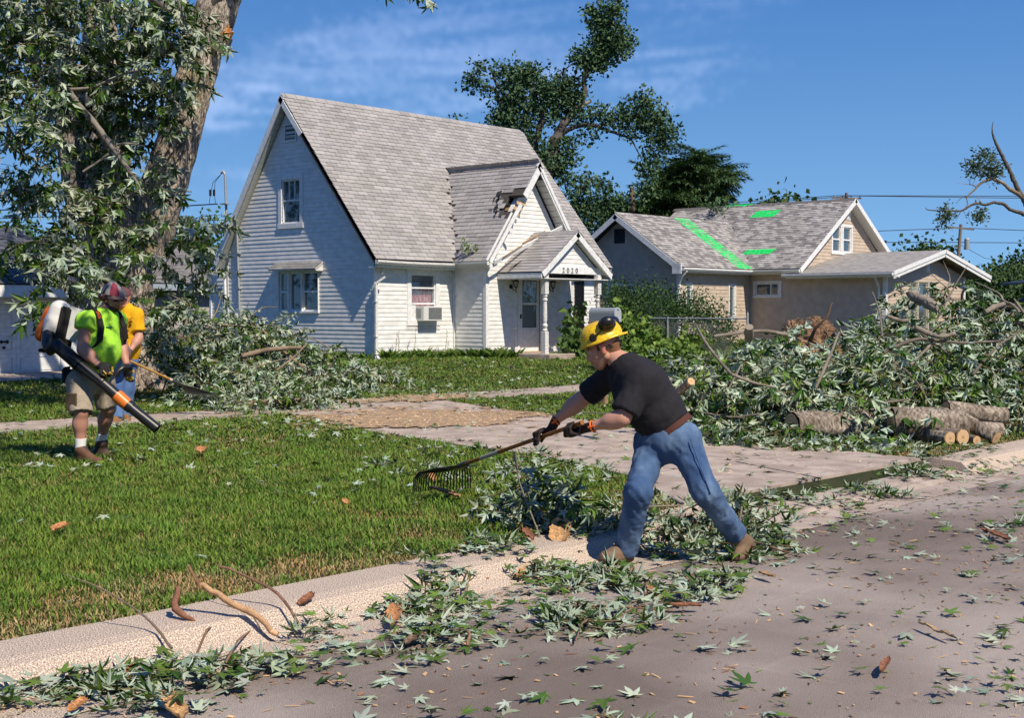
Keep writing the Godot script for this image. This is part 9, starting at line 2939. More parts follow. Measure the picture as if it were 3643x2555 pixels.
func yellow_man() -> void:
	var J := {
		"skull": V3(9.898, 1.756, -15.626), "neck": V3(9.937, 1.633, -15.657), "shL": V3(10.011, 1.536, -15.498), "elL": V3(10.002, 1.229, -15.432),
		"wrL": V3(9.840, 1.059, -15.388), "haL": V3(9.784, 1.022, -15.377), "shR": V3(9.898, 1.527, -15.778), "elR": V3(9.814, 1.229, -15.645),
		"wrR": V3(9.755, 0.973, -15.410), "haR": V3(9.778, 0.936, -15.353), "chest": V3(9.957, 1.439, -15.634), "waist": V3(9.949, 1.051, -15.643),
		"pelvis": V3(9.942, 0.927, -15.682), "hipL": V3(9.969, 0.910, -15.621), "hipR": V3(9.921, 0.908, -15.751), "kneeL": V3(9.929, 0.542, -15.590),
		"kneeR": V3(9.854, 0.542, -15.676), "ankL": V3(9.906, 0.173, -15.617), "ankR": V3(9.714, 0.154, -15.532), "heelL": V3(9.928, 0.098, -15.667),
		"toeL": V3(9.812, 0.102, -15.421), "heelR": V3(9.753, 0.098, -15.563), "toeR": V3(9.564, 0.068, -15.400), "rk0": V3(9.710, 0.972, -15.385),
		"rk1": V3(10.754, 0.617, -15.788), "rk2": V3(10.885, 0.565, -15.790), "rk3": V3(11.350, 0.358, -15.791), "nose": V3(9.812, 1.717, -15.572),
		"capTop": V3(9.875, 1.883, -15.652),
	}
	var o := thing("person", "person in yellow t-shirt, jeans and dark cap holding a rake before the maple trunk", "person")
	var fwd: Vector3 = (J.nose - J.skull).normalized()
	fwd = (V3(fwd.x, 0, fwd.z).normalized() + V3(0, -0.15, 0)).normalized()
	var up := V3(-fwd.x * fwd.y, 1.0 - fwd.y * fwd.y, -fwd.z * fwd.y).normalized()
	var HC: Vector3 = J.skull
	var B := [bone(J.neck - V3(0, 0.02, 0), HC - up * 0.05 - fwd * 0.02, 0.065, 0.06, SKIN), bone(J.pelvis, J.waist, 0.12, 0.12, SKIN), bone(J.waist, J.chest, 0.12, 0.13, SKIN), bone(J.chest, J.neck, 0.12, 0.07, SKIN), bone(J.shL, J.shR, 0.06, 0.06, SKIN)]
	for q in [[J.shL, J.elL, J.wrL], [J.shR, J.elR, J.wrR]]:
		B += [bone(q[0], q[1], 0.058, 0.047, SKIN), bone(q[1], q[1].lerp(q[2], 0.35), 0.047, 0.048, SKIN), bone(q[1].lerp(q[2], 0.3), q[2], 0.048, 0.031, SKIN)]
	for q in [[J.hipL, J.kneeL, J.ankL], [J.hipR, J.kneeR, J.ankR]]:
		B += [bone(q[0], q[1], 0.08, 0.055, SKIN), bone(q[1], q[2], 0.055, 0.04, SKIN)]
	put("body", gmesh([nets(B, 0.014, 0.05), nets(head(HC, fwd, up, SKIN, Color(0.08, 0.05, 0.03), SKIN, 1.0), 0.006, 0.022)]), M.skin, o)
	var K := Color(1, 1, 1)
	var sd: Vector3 = (J.shL - J.shR).normalized()
	B = [bone(J.pelvis + V3(0, 0.02, 0), J.waist, 0.155, 0.150, K, 1, sd, 1.1), bone(J.waist, J.chest, 0.150, 0.155, K, 0, sd, 1.15), bone(J.chest, J.neck, 0.14, 0.075, K, 2, sd, 1.2), bone(J.shL, J.neck, 0.080, 0.07, K), bone(J.shR, J.neck, 0.080, 0.07, K), bone(J.shL, J.shL.lerp(J.elL, 0.72), 0.086, 0.092, K, 2), bone(J.shR, J.shR.lerp(J.elR, 0.7), 0.086, 0.09, K, 2)]
	var g := nets(B, 0.014, 0.06)
	rumple(g, func(p: Vector3, n: Vector3) -> float: return 0.010 * nz.get_noise_3d(p.x * 6.0, p.y * 4.0, p.z * 6.0))
	var sh := put("t_shirt", gmesh([g]), cloth_mat("yellowshirt", Color(0.80, 0.42, 0.008)), o)
	var fl := V3(fwd.x, 0, fwd.z).normalized()
	for r in 2:
		var tm := TextMesh.new()
		tm.text = ["OSHS", "GIS"][r]
		tm.font_size = 32; tm.pixel_size = 0.0030; tm.depth = 0.012
		var q := put("lettering", tm, mat("shirtletter", Color(0.22, 0.11, 0.02), {"rough": 0.9}), sh)
		q.transform = Transform3D(Basis(Vector3.UP.cross(fl), Vector3.UP, fl), J.chest + fl * 0.168 + sd * 0.03 + V3(0, 0.02 - 0.12 * r, 0))
	B = [bone(J.waist.lerp(J.pelvis, 0.6), J.pelvis, 0.15, 0.15, K, 1), bone(J.pelvis, J.hipL, 0.13, 0.115, K), bone(J.pelvis, J.hipR, 0.13, 0.115, K), bone(J.hipL, J.kneeL, 0.105, 0.085, K), bone(J.kneeL, J.ankL, 0.083, 0.08, K, 2), bone(J.hipR, J.kneeR, 0.105, 0.085, K), bone(J.kneeR, J.ankR, 0.083, 0.08, K, 2)]
	g = nets(B, 0.014, 0.05)
	rumple(g, func(p: Vector3, n: Vector3) -> float: return 0.010 * nz.get_noise_3d(p.x * 8.0, p.y * 4.0, p.z * 8.0))
	for i in g.c.size(): g.c[i] = Color(0.075, 0.15, 0.33).lerp(Color(0.17, 0.28, 0.47), clampf(0.5 + nz.get_noise_3d(g.v[i].x * 4.0, g.v[i].y * 2.0, g.v[i].z * 4.0), 0, 1))
	put("jeans", gmesh([g]), M.denim, o)
	for q in [[J.heelL, J.toeL, J.ankL], [J.heelR, J.toeR, J.ankR]]:
		put("boot", gmesh([nets(boot(q[0], q[1], q[2] - V3(0, 0.02, 0), 0.06, Color(0.24, 0.125, 0.045), Color(0.07, 0.05, 0.035)), 0.011, 0.03)]), M.bootleather, o)
	var bar: Vector3 = (J.rk1 - J.rk0).normalized()
	for q in [[J.haL, J.wrL], [J.haR, J.wrR]]:
		var cpt: Vector3 = J.rk0 + bar * (q[0] - J.rk0).dot(bar)
		g = nets(grip(cpt, bar, q[1] - cpt + V3(0, 0.02, 0), 0.016, q[1], Color(0.10, 0.06, 0.06), Color(0.2, 0.14, 0.12)), 0.007, 0.014)
		put("glove", gmesh([g]), M.glovem, o)
	cap(o, HC, fwd, up, Color(0.09, 0.06, 0.065), Color(0.15, 0.05, 0.06), Color(0.13, 0.09, 0.09), 1.03)
	glasses(o, HC, fwd, up, Color(0.25, 0.2, 0.05), 1.0, Color(0.5, 0.42, 0.05), 1.0)
	# --- fan rake with yellow handle
	var t := thing("fan_rake", "dark plastic fan rake with long yellow wooden handle and white ferrule", "rake")
	var mb := MB.new()
	mb.col = Color(0.72, 0.40, 0.10)
	mb.tube([J.rk0 - bar * 0.25, J.rk1], [0.016, 0.016], 9)
	mbput("handle", mb, M.vcwood, t)
	mb = MB.new()
	mb.col = Color(0.7, 0.68, 0.62)
	mb.tube([J.rk1 - bar * 0.06, J.rk1 + bar * 0.02], [0.019, 0.019], 9)
	mbput("ferrule", mb, M.vc, t)
	var sid := bar.cross(Vector3.UP).normalized()
	mb = MB.new()
	mb.col = Color(0.045, 0.05, 0.045)
	mb.tube([J.rk1, J.rk2], [0.024, 0.03], 9)
	mb.bar(J.rk1.lerp(J.rk3, 0.5) - sid * 0.14, J.rk1.lerp(J.rk3, 0.5) + sid * 0.14, 0.03, 0.008)
	mbput("socket", mb, M.vc, t)
	for i in 24:
		var f := i / 23.0 * 2.0 - 1.0
		mb = MB.new()
		mb.col = Color(0.06, 0.068, 0.062)
		var e: Vector3 = J.rk3 + sid * f * 0.30 - bar * 0.05 * f * f
		mb.bar(J.rk2, J.rk2.lerp(e, 0.9), 0.013, 0.005)
		mb.bar(J.rk2.lerp(e, 0.89), e + V3(0, -0.06, 0), 0.013, 0.005)
		mbput("tine", mb, M.vc, t)

func drive_edges(z: float) -> Vector2:
	var L := [[-5.0, 7.9, 12.5], [-5.62, 8.35, 12.62], [-6.9, 9.45, 12.85], [-8.4, 10.15, 13.05], [-9.9, 10.45, 13.4], [-11.5, 10.8, 14.2], [-13.2, 11.4, 14.75], [-15.0, 12.0, 15.4]]
	for i in L.size() - 1:
		if z <= L[i][0] and z >= L[i + 1][0]:
			var f: float = (z - L[i][0]) / (L[i + 1][0] - L[i][0])
			return Vector2(lerpf(L[i][1], L[i + 1][1], f), lerpf(L[i][2], L[i + 1][2], f))
	return Vector2(0, 0)

func cam_d(x: float, z: float) -> float: return 0.751 * x - 0.660 * z
func in_view(x: float, z: float, margin := 0.45) -> bool:
	var d := cam_d(x, z)
	return d > 3.5 and absf(0.660 * x + 0.751 * z) < d * margin

func is_lawn(x: float, z: float, pad := 0.0) -> bool:
	if z > -5.60: return false
	if z > -15.0:
		var e := drive_edges(z)
		var w := 0.10 * nz.get_noise_2d(x * 1.7, z * 1.7) + pad
		return x < e.x + w - 0.02 or x > e.y - w + 0.02
	if z > -16.35 - pad and z < -15.0 + pad: return false
	if z < -22.9 and x > 9.4 and x < 15.0: return false
	if z < -25.2 and x < 23.3 and z > -33 and x < 15.4: return false
	if x > 23.35 and x < 33 and z < -25.25: return false
	if x > 26.3 and x < 30.1 and z < -24.0: return false
	if x > 26.9 and x < 30.75 and z < -22.3 and z > -24.2: return false
	if x > 41.3 and z < -19.7: return false
	if x > 36.8 and z < -24.9: return false
	return true

func grass_tuft(sd: int, n: int, h: float, dry: float) -> ArrayMesh:
	var r := RandomNumberGenerator.new()
	r.seed = sd
	var mb := MB.new()
	for i in n:
		var a := r.randf_range(0, TAU)
		var b := V3(r.randf_range(-1, 1), 0, r.randf_range(-1, 1)) * 0.05
		var lean := r.randf_range(0.05, 1.1)
		var d := V3(cos(a) * lean, 1, sin(a) * lean).normalized()
		var q := h * r.randf_range(0.45, 1.15)
		var s := V3(-sin(a), 0, cos(a)) * r.randf_range(0.0018, 0.0034)
		var isdry := r.randf() < dry
		mb.col = (Color(0.27, 0.20, 0.085).lerp(Color(0.44, 0.34, 0.16), r.randf())) if isdry else Color(0.055, 0.115, 0.016).lerp(Color(0.165, 0.26, 0.040), r.randf())
		if isdry: q *= 0.7
		var m := b + d * q * 0.55
		var e := m + (d + V3(cos(a), -0.35, sin(a)) * 0.55).normalized() * q * 0.5
		mb.tri(b - s, b + s, m + s); mb.tri(b - s, m + s, m - s); mb.tri(m - s, m + s, e)
	return mb.mesh()

func build_litter() -> void:
	build_grass()
	build_leaves()
	build_wood_bits()

func build_grass() -> void:
	var kinds := [grass_tuft(901, 22, 0.085, 0.10), grass_tuft(902, 22, 0.080, 0.24), grass_tuft(903, 20, 0.070, 0.42), grass_tuft(904, 18, 0.060, 0.8), grass_tuft(905, 22, 0.095, 0.08)]
	var xf := [[], [], [], [], []]
	var cl := [[], [], [], [], []]
	var bands := [[3.5, 8.0, 0.050, 1.0], [8.0, 11.0, 0.062, 1.1], [11.0, 15.0, 0.082, 1.3], [15.0, 22.0, 0.125, 1.7], [22.0, 36.0, 0.21, 2.4], [36.0, 60.0, 0.45, 4.0]]
	for b in bands:
		var st: float = b[2]
		var x := 1.5
		while x < 60.0:
			var z := -5.6
			while z > -45.0:
				var px: float = x + rf(-0.5, 0.5) * st
				var pz: float = z + rf(-0.5, 0.5) * st
				var d := cam_d(px, pz)
				if d >= b[0] and d < b[1] and in_view(px, pz) and is_lawn(px, pz):
					var p1 := nz.get_noise_2d(px * 0.55, pz * 0.55)
					var p2 := nz.get_noise_2d(px * 1.9 + 40.0, pz * 1.9)
					# burnt strip along the kerb and the paths, worn patches
					var dry := 0.62 * p1 + 0.45 * p2 + 0.05
					dry += 0.75 * smoothstep(-7.3, -5.7, pz)
					if pz < -9.2 and pz > -15.0 and px < 11.0: dry += 0.22 * smoothstep(-9.0, -11.5, pz)
					if pz > -17.2 and pz < -16.3: dry += 0.2
					var k := 0
					dry += rf(-0.25, 0.25)
					if dry > 0.62: k = 3
					elif dry > 0.32: k = 2
					elif dry > 0.02: k = 1
					elif p2 > 0.25: k = 4
					var s: float = b[3] * rf(0.85, 1.2)
					var hh := rf(0.75, 1.2) * (1.0 + 0.25 * p1) * lerpf(1.0, 1.25, clampf((b[3] - 1.0) / 3.0, 0, 1))
					var bs := Basis(Vector3.UP, rf(0, TAU)).scaled(V3(s, hh, s))
					xf[k].append(Transform3D(bs, V3(px, gy(px, pz) - 0.004, pz)))
					var f := rf(0.8, 1.2)
					cl[k].append(Color(f * (1.0 + 0.25 * p2), f, f))
				z -= st
			x += st
	# narrow weedy joint between apron and gutter
	var gx := 8.4
	while gx < 12.7:
		for i in 3:
			xf[i % 2].append(Transform3D(rand_basis(0.2).scaled(V3(0.8, rf(0.3, 0.7), 0.8)), V3(gx + rf(-0.03, 0.03), 0.015, -5.60 + rf(-0.035, 0.05))))
			cl[i % 2].append(Color(1, 1, 1) * rf(0.8, 1.2))
		gx += 0.035
	for z in [-6.9, -8.4, -9.9]:
		var e := drive_edges(z)
		for i in 46:
			xf[2].append(Transform3D(rand_basis(0.2).scaled(V3(0.6, rf(0.2, 0.45), 0.6)), V3(lerpf(e.x, e.y, rng.randf()), gy(12, z) + 0.01, z + rf(-0.015, 0.015))))
			cl[2].append(Color(1, 1, 1) * rf(0.8, 1.2))
	for k in 5: tag(multi("grass", kinds[k], M.grass, xf[k], cl[k]), ["lush short lawn grass", "green lawn grass with a few dry blades", "mixed green and straw-coloured lawn grass", "dry straw-coloured grass along the kerb and worn spots", "taller lush lawn grass"][k], "grass", "", "stuff")

func flat_leaf(sd: int, L: float) -> ArrayMesh:
	var r := RandomNumberGenerator.new()
	r.seed = sd
	var mb := MB.new()
	maple_leaf(mb, Transform3D(Basis(), V3(-L * 0.4, 0.01, 0)), L, r.randf_range(-0.16, 0.2), green(r), silver(r), r.randf_range(-0.5, 0.6))
	mb.col = Color(0.2, 0.22, 0.07)
	mb.tube([V3(-L * 0.4, 0.01, 0), V3(-L * 0.9, 0.004, r.randf_range(-0.02, 0.02))], [0.0018, 0.0012], 3, false)
	return mb.mesh()

# how thick the leaf litter lies on the street
func street_litter(x: float, z: float) -> float:
	var zo := -4.5
	if x < 3.0: zo = lerpf(-4.95, -4.35, clampf(x - 2.0, 0, 1))
	elif x < 5.2: zo = lerpf(-4.30, -3.75, (x - 3.0) / 2.2)
	elif x < 6.2: zo = lerpf(-3.75, -3.6, x - 5.2)
	elif x < 8.0: zo = lerpf(-3.6, -4.35, (x - 6.2) / 1.8)
	else: zo = lerpf(-4.35, -4.9, clampf((x - 8.0) / 3.0, 0, 1))
	var zi := -5.12 if x < 5.0 else lerpf(-5.12, -5.62, clampf((x - 5.0) / 0.9, 0, 1))
	var v := 0.0
	var n := nz.get_noise_2d(x * 1.3 + 3.0, z * 1.3)
	if z > zi and z < zo:
		v = clampf(0.42 + 1.7 * n, 0.04, 1.2)
		v *= smoothstep(zo, zo - 0.35, z) * 0.8 + 0.2
		if x > 8.6: v *= 0.75
		if Vector2((x - 6.62) / 0.36, (z + 4.93) / 0.2).length() < 1.0: v *= 0.08
	elif z >= zo and z < 0.5:
		v = 0.035 + 0.35 * maxf(0.0, n - 0.22) * smoothstep(0.8, -3.0, z)
		if x > 8.0 and z > -3.8 and z < -2.9: v += 0.35 * maxf(0.0, nz.get_noise_2d(x * 0.9, z * 3.0) + 0.1)
	return v

func road_y(x: float, z: float) -> float:
	if z > -4.71: return crown(z)
	if z > -5.14: return 0.003
	if z > -5.25: return lerpf(0.03, 0.10 if x < 8.0 else 0.03, clampf((-5.14 - z) / 0.11, 0, 1))
	if z > -5.6: return 0.118 if x < 8.2 or x > 12.6 else 0.034
	var e := drive_edges(z)
	if x > e.x and x < e.y: return gy(x, z) + 0.03
	return gy(x, z) + 0.045

func build_leaves() -> void:
	var kinds := []
	for i in 8: kinds.append(flat_leaf(1001 + i, 0.085 + 0.006 * i))
	var xf := []
	var lx := []
	for k in 8:
		xf.append([]); lx.append([])
	var lay := func(p: Vector3, under: float, tilt: float, to: Array) -> void:
		var b := rand_basis(tilt)
		if rng.randf() < under: b = b * Basis(V3(1, 0, 0), PI)
		to[rng.randi() % 8].append(Transform3D(b.scaled(Vector3.ONE * rf(0.4, 0.95)), p))
	# street
	var n := 0
	while n < 60000:
		n += 1
		var x := rf(2.2, 14.0)
		var z := rf(-5.62, 0.5)
		if not in_view(x, z): continue
		var v := street_litter(x, z)
		if rng.randf() < v * 0.5:
			lay.call(V3(x, road_y(x, z) + rf(0.004, 0.03 + 0.06 * v), z), 0.62, 0.32, xf)
	# lawn and drive
	n = 0
	while n < 24000:
		n += 1
		var x := rf(3.0, 26.0)
		var z := rf(-24.5, -5.7)
		if not in_view(x, z): continue
		var v := 0.02
		var q := nz.get_noise_2d(x * 0.8 + 11.0, z * 0.8)
		var e := drive_edges(z)
		var lawn := is_lawn(x, z)
		if z > -15.2:
			if lawn and x < e.x:
				# swept rows between the two men and round the rake
				v += 0.42 * smoothstep(-9.3, -11.5, z) * (0.55 + 0.9 * q)
				v += 0.40 * smoothstep(2.6, 0.6, Vector2(x - 8.6, z + 8.3).length()) * (0.7 + 0.6 * q)
				v += 0.35 * smoothstep(1.3, 0.0, e.x - x) * (0.6 + 0.9 * q)
			elif lawn: v += 0.30 * smoothstep(2.2, 0.0, x - e.y) + 0.12 * (q + 0.3)
			else: v += 0.05 + 0.25 * maxf(0.0, q - 0.05) + 0.35 * smoothstep(0.7, 0.0, minf(x - e.x, e.y - x)) * (q + 0.3)
		else:
			v += 0.10 + 0.2 * q
			if x > 11.5 and x < 18.0 and z > -18.2: v += 0.5
		if rng.randf() < v:
			lay.call(V3(x, road_y(x, z) + (rf(0.0, 0.03) if lawn else rf(0.0, 0.02)), z), 0.62, 0.5, lx)
	for k in 8:
		tag(multi("leaf_litter", kinds[k], M.leaf, xf[k], tints(xf[k].size(), 0.75, 1.2)), "torn silver maple leaves strewn over the street and gutter", "leaves", "", "stuff")
		tag(multi("lawn_leaves", kinds[k], M.leaf, lx[k], tints(lx[k].size(), 0.75, 1.2)), "silver maple leaves scattered on lawn, drive and walk", "leaves", "", "stuff")
	# leafy twigs lying in the litter, each a thing
	var sp := [sprig(1101, 6, 0.10, 0.6, true), sprig(1102, 8, 0.095, 0.65, true), sprig(1103, 5, 0.11, 0.55, true), sprig(1104, 7, 0.10, 0.7), sprig(1105, 8, 0.10, 0.65), sprig(1106, 9, 0.09, 0.6, true)]
	var spots := []
	n = 0
	while spots.size() < 150 and n < 20000:
		n += 1
		var x := rf(2.4, 12.0)
		var z := rf(-5.6, -2.0)
		if not in_view(x, z): continue
		if rng.randf() < street_litter(x, z) * 0.6 - 0.1: spots.append([x, z, 0])
	for i in 26: spots.append([rf(7.6, 10.2), rf(-9.6, -6.6), 1])
	for i in 34: spots.append([rf(12.6, 14.2), rf(-8.6, -5.7), 1])
	var gl := ["leafy silver maple twig lying in the litter along the kerb", "leafy silver maple twig lying on the grass or drive"]
	for s in spots:
		if not in_view(s[0], s[1]): continue
		var o := put("leafy_twig", sp[rng.randi() % 6], M.leaf)
		tag(o, gl[s[2]], "twig", ["twigs in the street litter", "twigs on grass and drive"][s[2]])
		o.transform = Transform3D(rand_basis(0.12).scaled(Vector3.ONE * rf(0.6, 1.0)), V3(s[0], road_y(s[0], s[1]) + rf(0.015, 0.06), s[1]))
	# bigger heap at the raking man's feet
	var t := thing("leafy_heap", "heap of leafy maple branches at the feet of the man with the yellow helmet", "leaf heap")
	var w := fill([[7.35, 0.15, -5.42, 0.42, 0.15, 40], [7.85, 0.12, -5.15, 0.36, 0.14, 34], [6.85, 0.18, -5.75, 0.28, 0.18, 22], [7.05, 0.30, -6.05, 0.22, 0.22, 14], [7.75, 0.05, -4.80, 0.25, 0.06, 12], [8.2, 0.06, -4.95, 0.3, 0.06, 16], [8.35, 0.08, -5.3, 0.3, 0.08, 16]], 1.0, 1.0, 0.6, 1.05, 0.7, 6)
	for k in 6: multi("leaves", sp[k], M.leaf, w[k], tints(w[k].size(), 0.75, 1.15), t)
	for q in [[[7.4, 0.05, -4.6, 0.012], [7.75, 0.16, -4.75, 0.010], [8.2, 0.24, -5.0, 0.006]], [[6.55, 0.1, -5.5, 0.006], [6.62, 0.45, -5.75, 0.005], [6.85, 0.62, -6.0, 0.004]], [[6.8, 0.1, -5.3, 0.012], [7.3, 0.22, -5.4, 0.01], [7.9, 0.2, -5.3, 0.006]], [[8.2, 0.1, -5.4, 0.006], [8.45, 0.32, -5.6, 0.005], [8.6, 0.40, -5.7, 0.003]]]:
		limb(t, "stick", q, Color(0.28, 0.23, 0.17))
	t = thing("standing_spray", "leafy maple branch tip standing up from the lawn left of the man's knee", "branch")
	limb(t, "stem", [[7.45, 0.1, -6.35, 0.008], [7.5, 0.3, -6.5, 0.006], [7.55, 0.52, -6.6, 0.004]], Color(0.25, 0.22, 0.12))
	for i in 9:
		var o := put("leaf_spray", sp[3 + i % 2], M.leaf, t)
		o.transform = Transform3D(Basis(Vector3.UP, rf(0, TAU)).scaled(Vector3.ONE * rf(0.7, 1.0)), V3(7.5, 0.18 + 0.04 * i, -6.5))

func bark_slab(ln: float, wd: float, curl: float, th: float, inner: Color, outer: Color, sd: float) -> MB:
	var mb := MB.new()
	var nu := 14; var nv := 6
	var P := func(i: int, k: int, up: float) -> Vector3:
		var u := (float(i) / nu - 0.5) * ln
		var f := float(k) / nv - 0.5
		var edge := 1.0 - pow(absf(float(i) / nu - 0.5) * 2.0, 3.0) * 0.7 + 0.30 * nz.get_noise_2d(i * 0.55 + sd, 3.0 * signf(f))
		var a := f * curl
		var r := wd / maxf(curl, 0.2)
		var end := 0.0
		return V3(u + 0.05 * ln * nz.get_noise_2d(k * 0.8 + sd, i * 0.1), (1.0 - cos(a)) * r * 1.0 + up + 0.04 * ln * nz.get_noise_1d(i * 0.25 + sd), sin(a) * r * edge)
	for i in nu:
		for k in nv:
			mb.col = inner * (1.0 + 0.5 * nz.get_noise_2d(i * 1.7 + sd, k * 0.6))
			mb.quad(P.call(i, k + 1, th), P.call(i + 1, k + 1, th), P.call(i + 1, k, th), P.call(i, k, th))
			mb.col = outer * (1.0 + 0.5 * nz.get_noise_2d(i * 0.7 + sd, k * 2.6))
			mb.quad(P.call(i, k, 0), P.call(i + 1, k, 0), P.call(i + 1, k + 1, 0), P.call(i, k + 1, 0))
	mb.col = inner * 0.8
	for i in nu:
		mb.quad(P.call(i, nv, 0), P.call(i + 1, nv, 0), P.call(i + 1, nv, th), P.call(i, nv, th))
		mb.quad(P.call(i, 0, th), P.call(i + 1, 0, th), P.call(i + 1, 0, 0), P.call(i, 0, 0))
	for k in nv:
		mb.quad(P.call(0, k, 0), P.call(0, k + 1, 0), P.call(0, k + 1, th), P.call(0, k, th)); mb.quad(P.call(nu, k, th), P.call(nu, k + 1, th), P.call(nu, k + 1, 0), P.call(nu, k, 0))
	return mb

func build_wood_bits() -> void:
	var tanw := Color(0.60, 0.36, 0.17)
	var org := Color(0.56, 0.27, 0.11)
	var red := Color(0.30, 0.13, 0.07)
	var brk := Color(0.22, 0.15, 0.10)
	# position, length, width, turn, tilt, inner, label
	var L := [[4.64, -4.88, 0.36, 0.085, 0.75, 0.05, org, "curled orange bark slab lying on the leaf litter in mid street"],
		[2.98, -4.38, 0.22, 0.085, 1.25, 0.15, tanw, "pale tan bark curl standing on the asphalt at the bottom edge"],
		[5.95, -5.12, 0.30, 0.07, 0.35, 0.05, tanw, "pale wood slab in the litter near the kerb end"],
		[6.62, -5.40, 0.26, 0.15, 0.5, 0.55, tanw, "broad pale split wood chunk before the front boot"],
		[6.42, -5.50, 0.3, 0.06, 0.9, 0.05, red, "dark reddish bark strip left of the split wood chunk"],
		[6.36, -4.22, 0.24, 0.05, 0.65, 0.02, red, "dark red-brown stick of bark below the raking man"],
		[5.95, -4.2, 0.22, 0.045, 0.8, 0.02, org, "thin orange bark strip left of the dark red-brown bark"],
		[6.05, -2.62, 0.30, 0.022, 0.95, 0.0, Color(0.66, 0.46, 0.26), "straight pale splinter lying alone on the asphalt at right"],
		[8.95, -3.46, 0.40, 0.07, 0.85, 0.02, red, "reddish bark length on the far right asphalt"],
		[5.30, -2.52, 0.22, 0.035, 0.3, 0.02, red, "forked dark bark piece on the asphalt at lower right"],
		[8.0, -11.24, 0.30, 0.10, 0.9, 0.1, org, "orange bark piece on the grass between blower nozzle and kerb"],
		[7.32, -7.13, 0.24, 0.10, 2.2, 0.3, Color(0.5, 0.30, 0.18), "brown bark flake on the lawn below the rake"],
		[7.95, -7.90, 0.13, 0.07, 1.3, 0.7, org, "small orange bark chip falling just under the rake tines"],
		[4.52, -7.91, 0.14, 0.09, 0.4, 0.2, org, "orange bark chip on the lawn far left"],
		[6.5, -7.35, 0.12, 0.05, 1.0, 0.2, org, "little orange chip on the lawn left of the man's shadow"],
		[3.15, -4.95, 0.20, 0.05, 0.85, 0.05, red, "dark bark strip in the litter at lower left"],
		[2.75, -4.70, 0.13, 0.05, 0.5, 0.1, org, "orange chip at the left bottom corner"],
		[3.35, -4.72, 0.12, 0.05, 1.5, 0.2, org, "orange bark chip between dark strip and tan curl"],
		[4.35, -5.22, 0.12, 0.06, 0.2, 0.3, red, "brown bark bit beside the splintered branch"],
		[6.75, -3.95, 0.16, 0.04, 1.1, 0.0, tanw, "thin pale splinter right of the red-brown bark"],
		[5.75, -3.85, 0.17, 0.05, 2.4, 0.02, red, "dark red bark fragment among the scattered leaves"],
		[4.35, -4.45, 0.16, 0.05, 0.4, 0.05, brk, "grey-brown bark bit in the middle of the litter band"]]
	for i in L.size():
		var q: Array = L[i]
		var o := mbput("bark_piece", bark_slab(q[2], q[3], 1.3, 0.008, q[6], q[6] * 0.55, i * 7.0), M.vcwood)
		o.transform = Transform3D(Basis(Vector3.UP, q[4]) * Basis(V3(0, 0, 1), q[5]), V3(q[0], road_y(q[0], q[1]) + 0.035, q[1]))
		tag(o, q[7], "bark")
	# splintered branch standing on the kerb
	var t := thing("splintered_branch", "splintered peeled branch leaning upright over the kerb at lower left", "branch")
	limb(t, "branch", [[4.00, 0.04, -5.02, 0.014], [3.94, 0.13, -5.16, 0.018], [3.84, 0.22, -5.28, 0.017], [3.78, 0.28, -5.36, 0.012]], Color(0.58, 0.36, 0.20), 0.2)
	for i in 5:
		var mb := MB.new()
		mb.col = Color(0.62, 0.40, 0.22) if i % 2 else Color(0.34, 0.19, 0.11)
		var a := V3(3.79 + 0.006 * i, 0.25, -5.34)
		mb.bar(a, a + V3(-0.03 + rf(-0.04, 0.03), rf(0.06, 0.12), -0.03 + rf(-0.02, 0.02)), rf(0.008, 0.018), 0.008)
		mbput("splinter", mb, M.vcwood, t)
	limb(t, "bark_strip", [[3.70, 0.26, -5.40, 0.012], [3.66, 0.17, -5.36, 0.02], [3.72, 0.10, -5.28, 0.008]], Color(0.30, 0.14, 0.09), 0.2)
	var o2 := thing("twig", "thin curved twig rising right of the splintered branch", "twig")
	limb(o2, "stem", [[4.16, 0.05, -5.05, 0.008], [4.16, 0.18, -5.22, 0.008], [4.06, 0.28, -5.42, 0.006], [4.02, 0.30, -5.5, 0.008]], Color(0.26, 0.15, 0.10), 0.1)
	o2 = thing("twig", "thin dark twig standing from the gutter to the lawn edge, left of the splintered branch", "twig")
	limb(o2, "stem", [[3.46, 0.06, -5.1, 0.007], [3.44, 0.18, -5.28, 0.006], [3.34, 0.30, -5.5, 0.004], [3.24, 0.36, -5.65, 0.002]], Color(0.22, 0.17, 0.12), 0.1)
	# bare sticks in the litter
	for i in 44:
		var x := rf(2.6, 8.5)
		var z := rf(-5.1, -3.4)
		if street_litter(x, z) < 0.3 or not in_view(x, z): continue
		var a := rf(0.3, 1.4) if rng.randf() < 0.7 else rf(0, TAU)
		var d := V3(cos(a), rf(-0.03, 0.12), -sin(a)) * rf(0.2, 0.8)
		var o := thing("stick", "bare brown stick lying in the leaf litter of the street", "stick", "bare sticks in the street litter")
		var r := rf(0.004, 0.011)
		limb(o, "stem", [[x, road_y(x, z) + 0.03, z, r], [x + d.x * 0.5, road_y(x, z) + 0.045 + d.y, z + d.z * 0.5 + rf(-0.03, 0.03), r * 0.9], [x + d.x, road_y(x, z) + 0.03, z + d.z, r * 0.6]], Color(0.20, 0.12, 0.08).lerp(Color(0.36, 0.22, 0.13), rng.randf()), 0.15)
	# chips and crumbs
	var chips := []
	for k in 3:
		var mb := MB.new()
		var w: float = [0.010, 0.016, 0.006][k]
		var l: float = [0.024, 0.03, 0.06][k]
		mb.hexa([V3(-l, 0, w), V3(l * 0.8, 0, w * 0.7), V3(l, 0, -w), V3(-l * 0.7, 0, -w), V3(-l, 0.005, w), V3(l * 0.8, 0.004, w * 0.7), V3(l, 0.006, -w), V3(-l * 0.7, 0.005, -w)])
		chips.append(mb.mesh())
	var cx := [[], [], []]
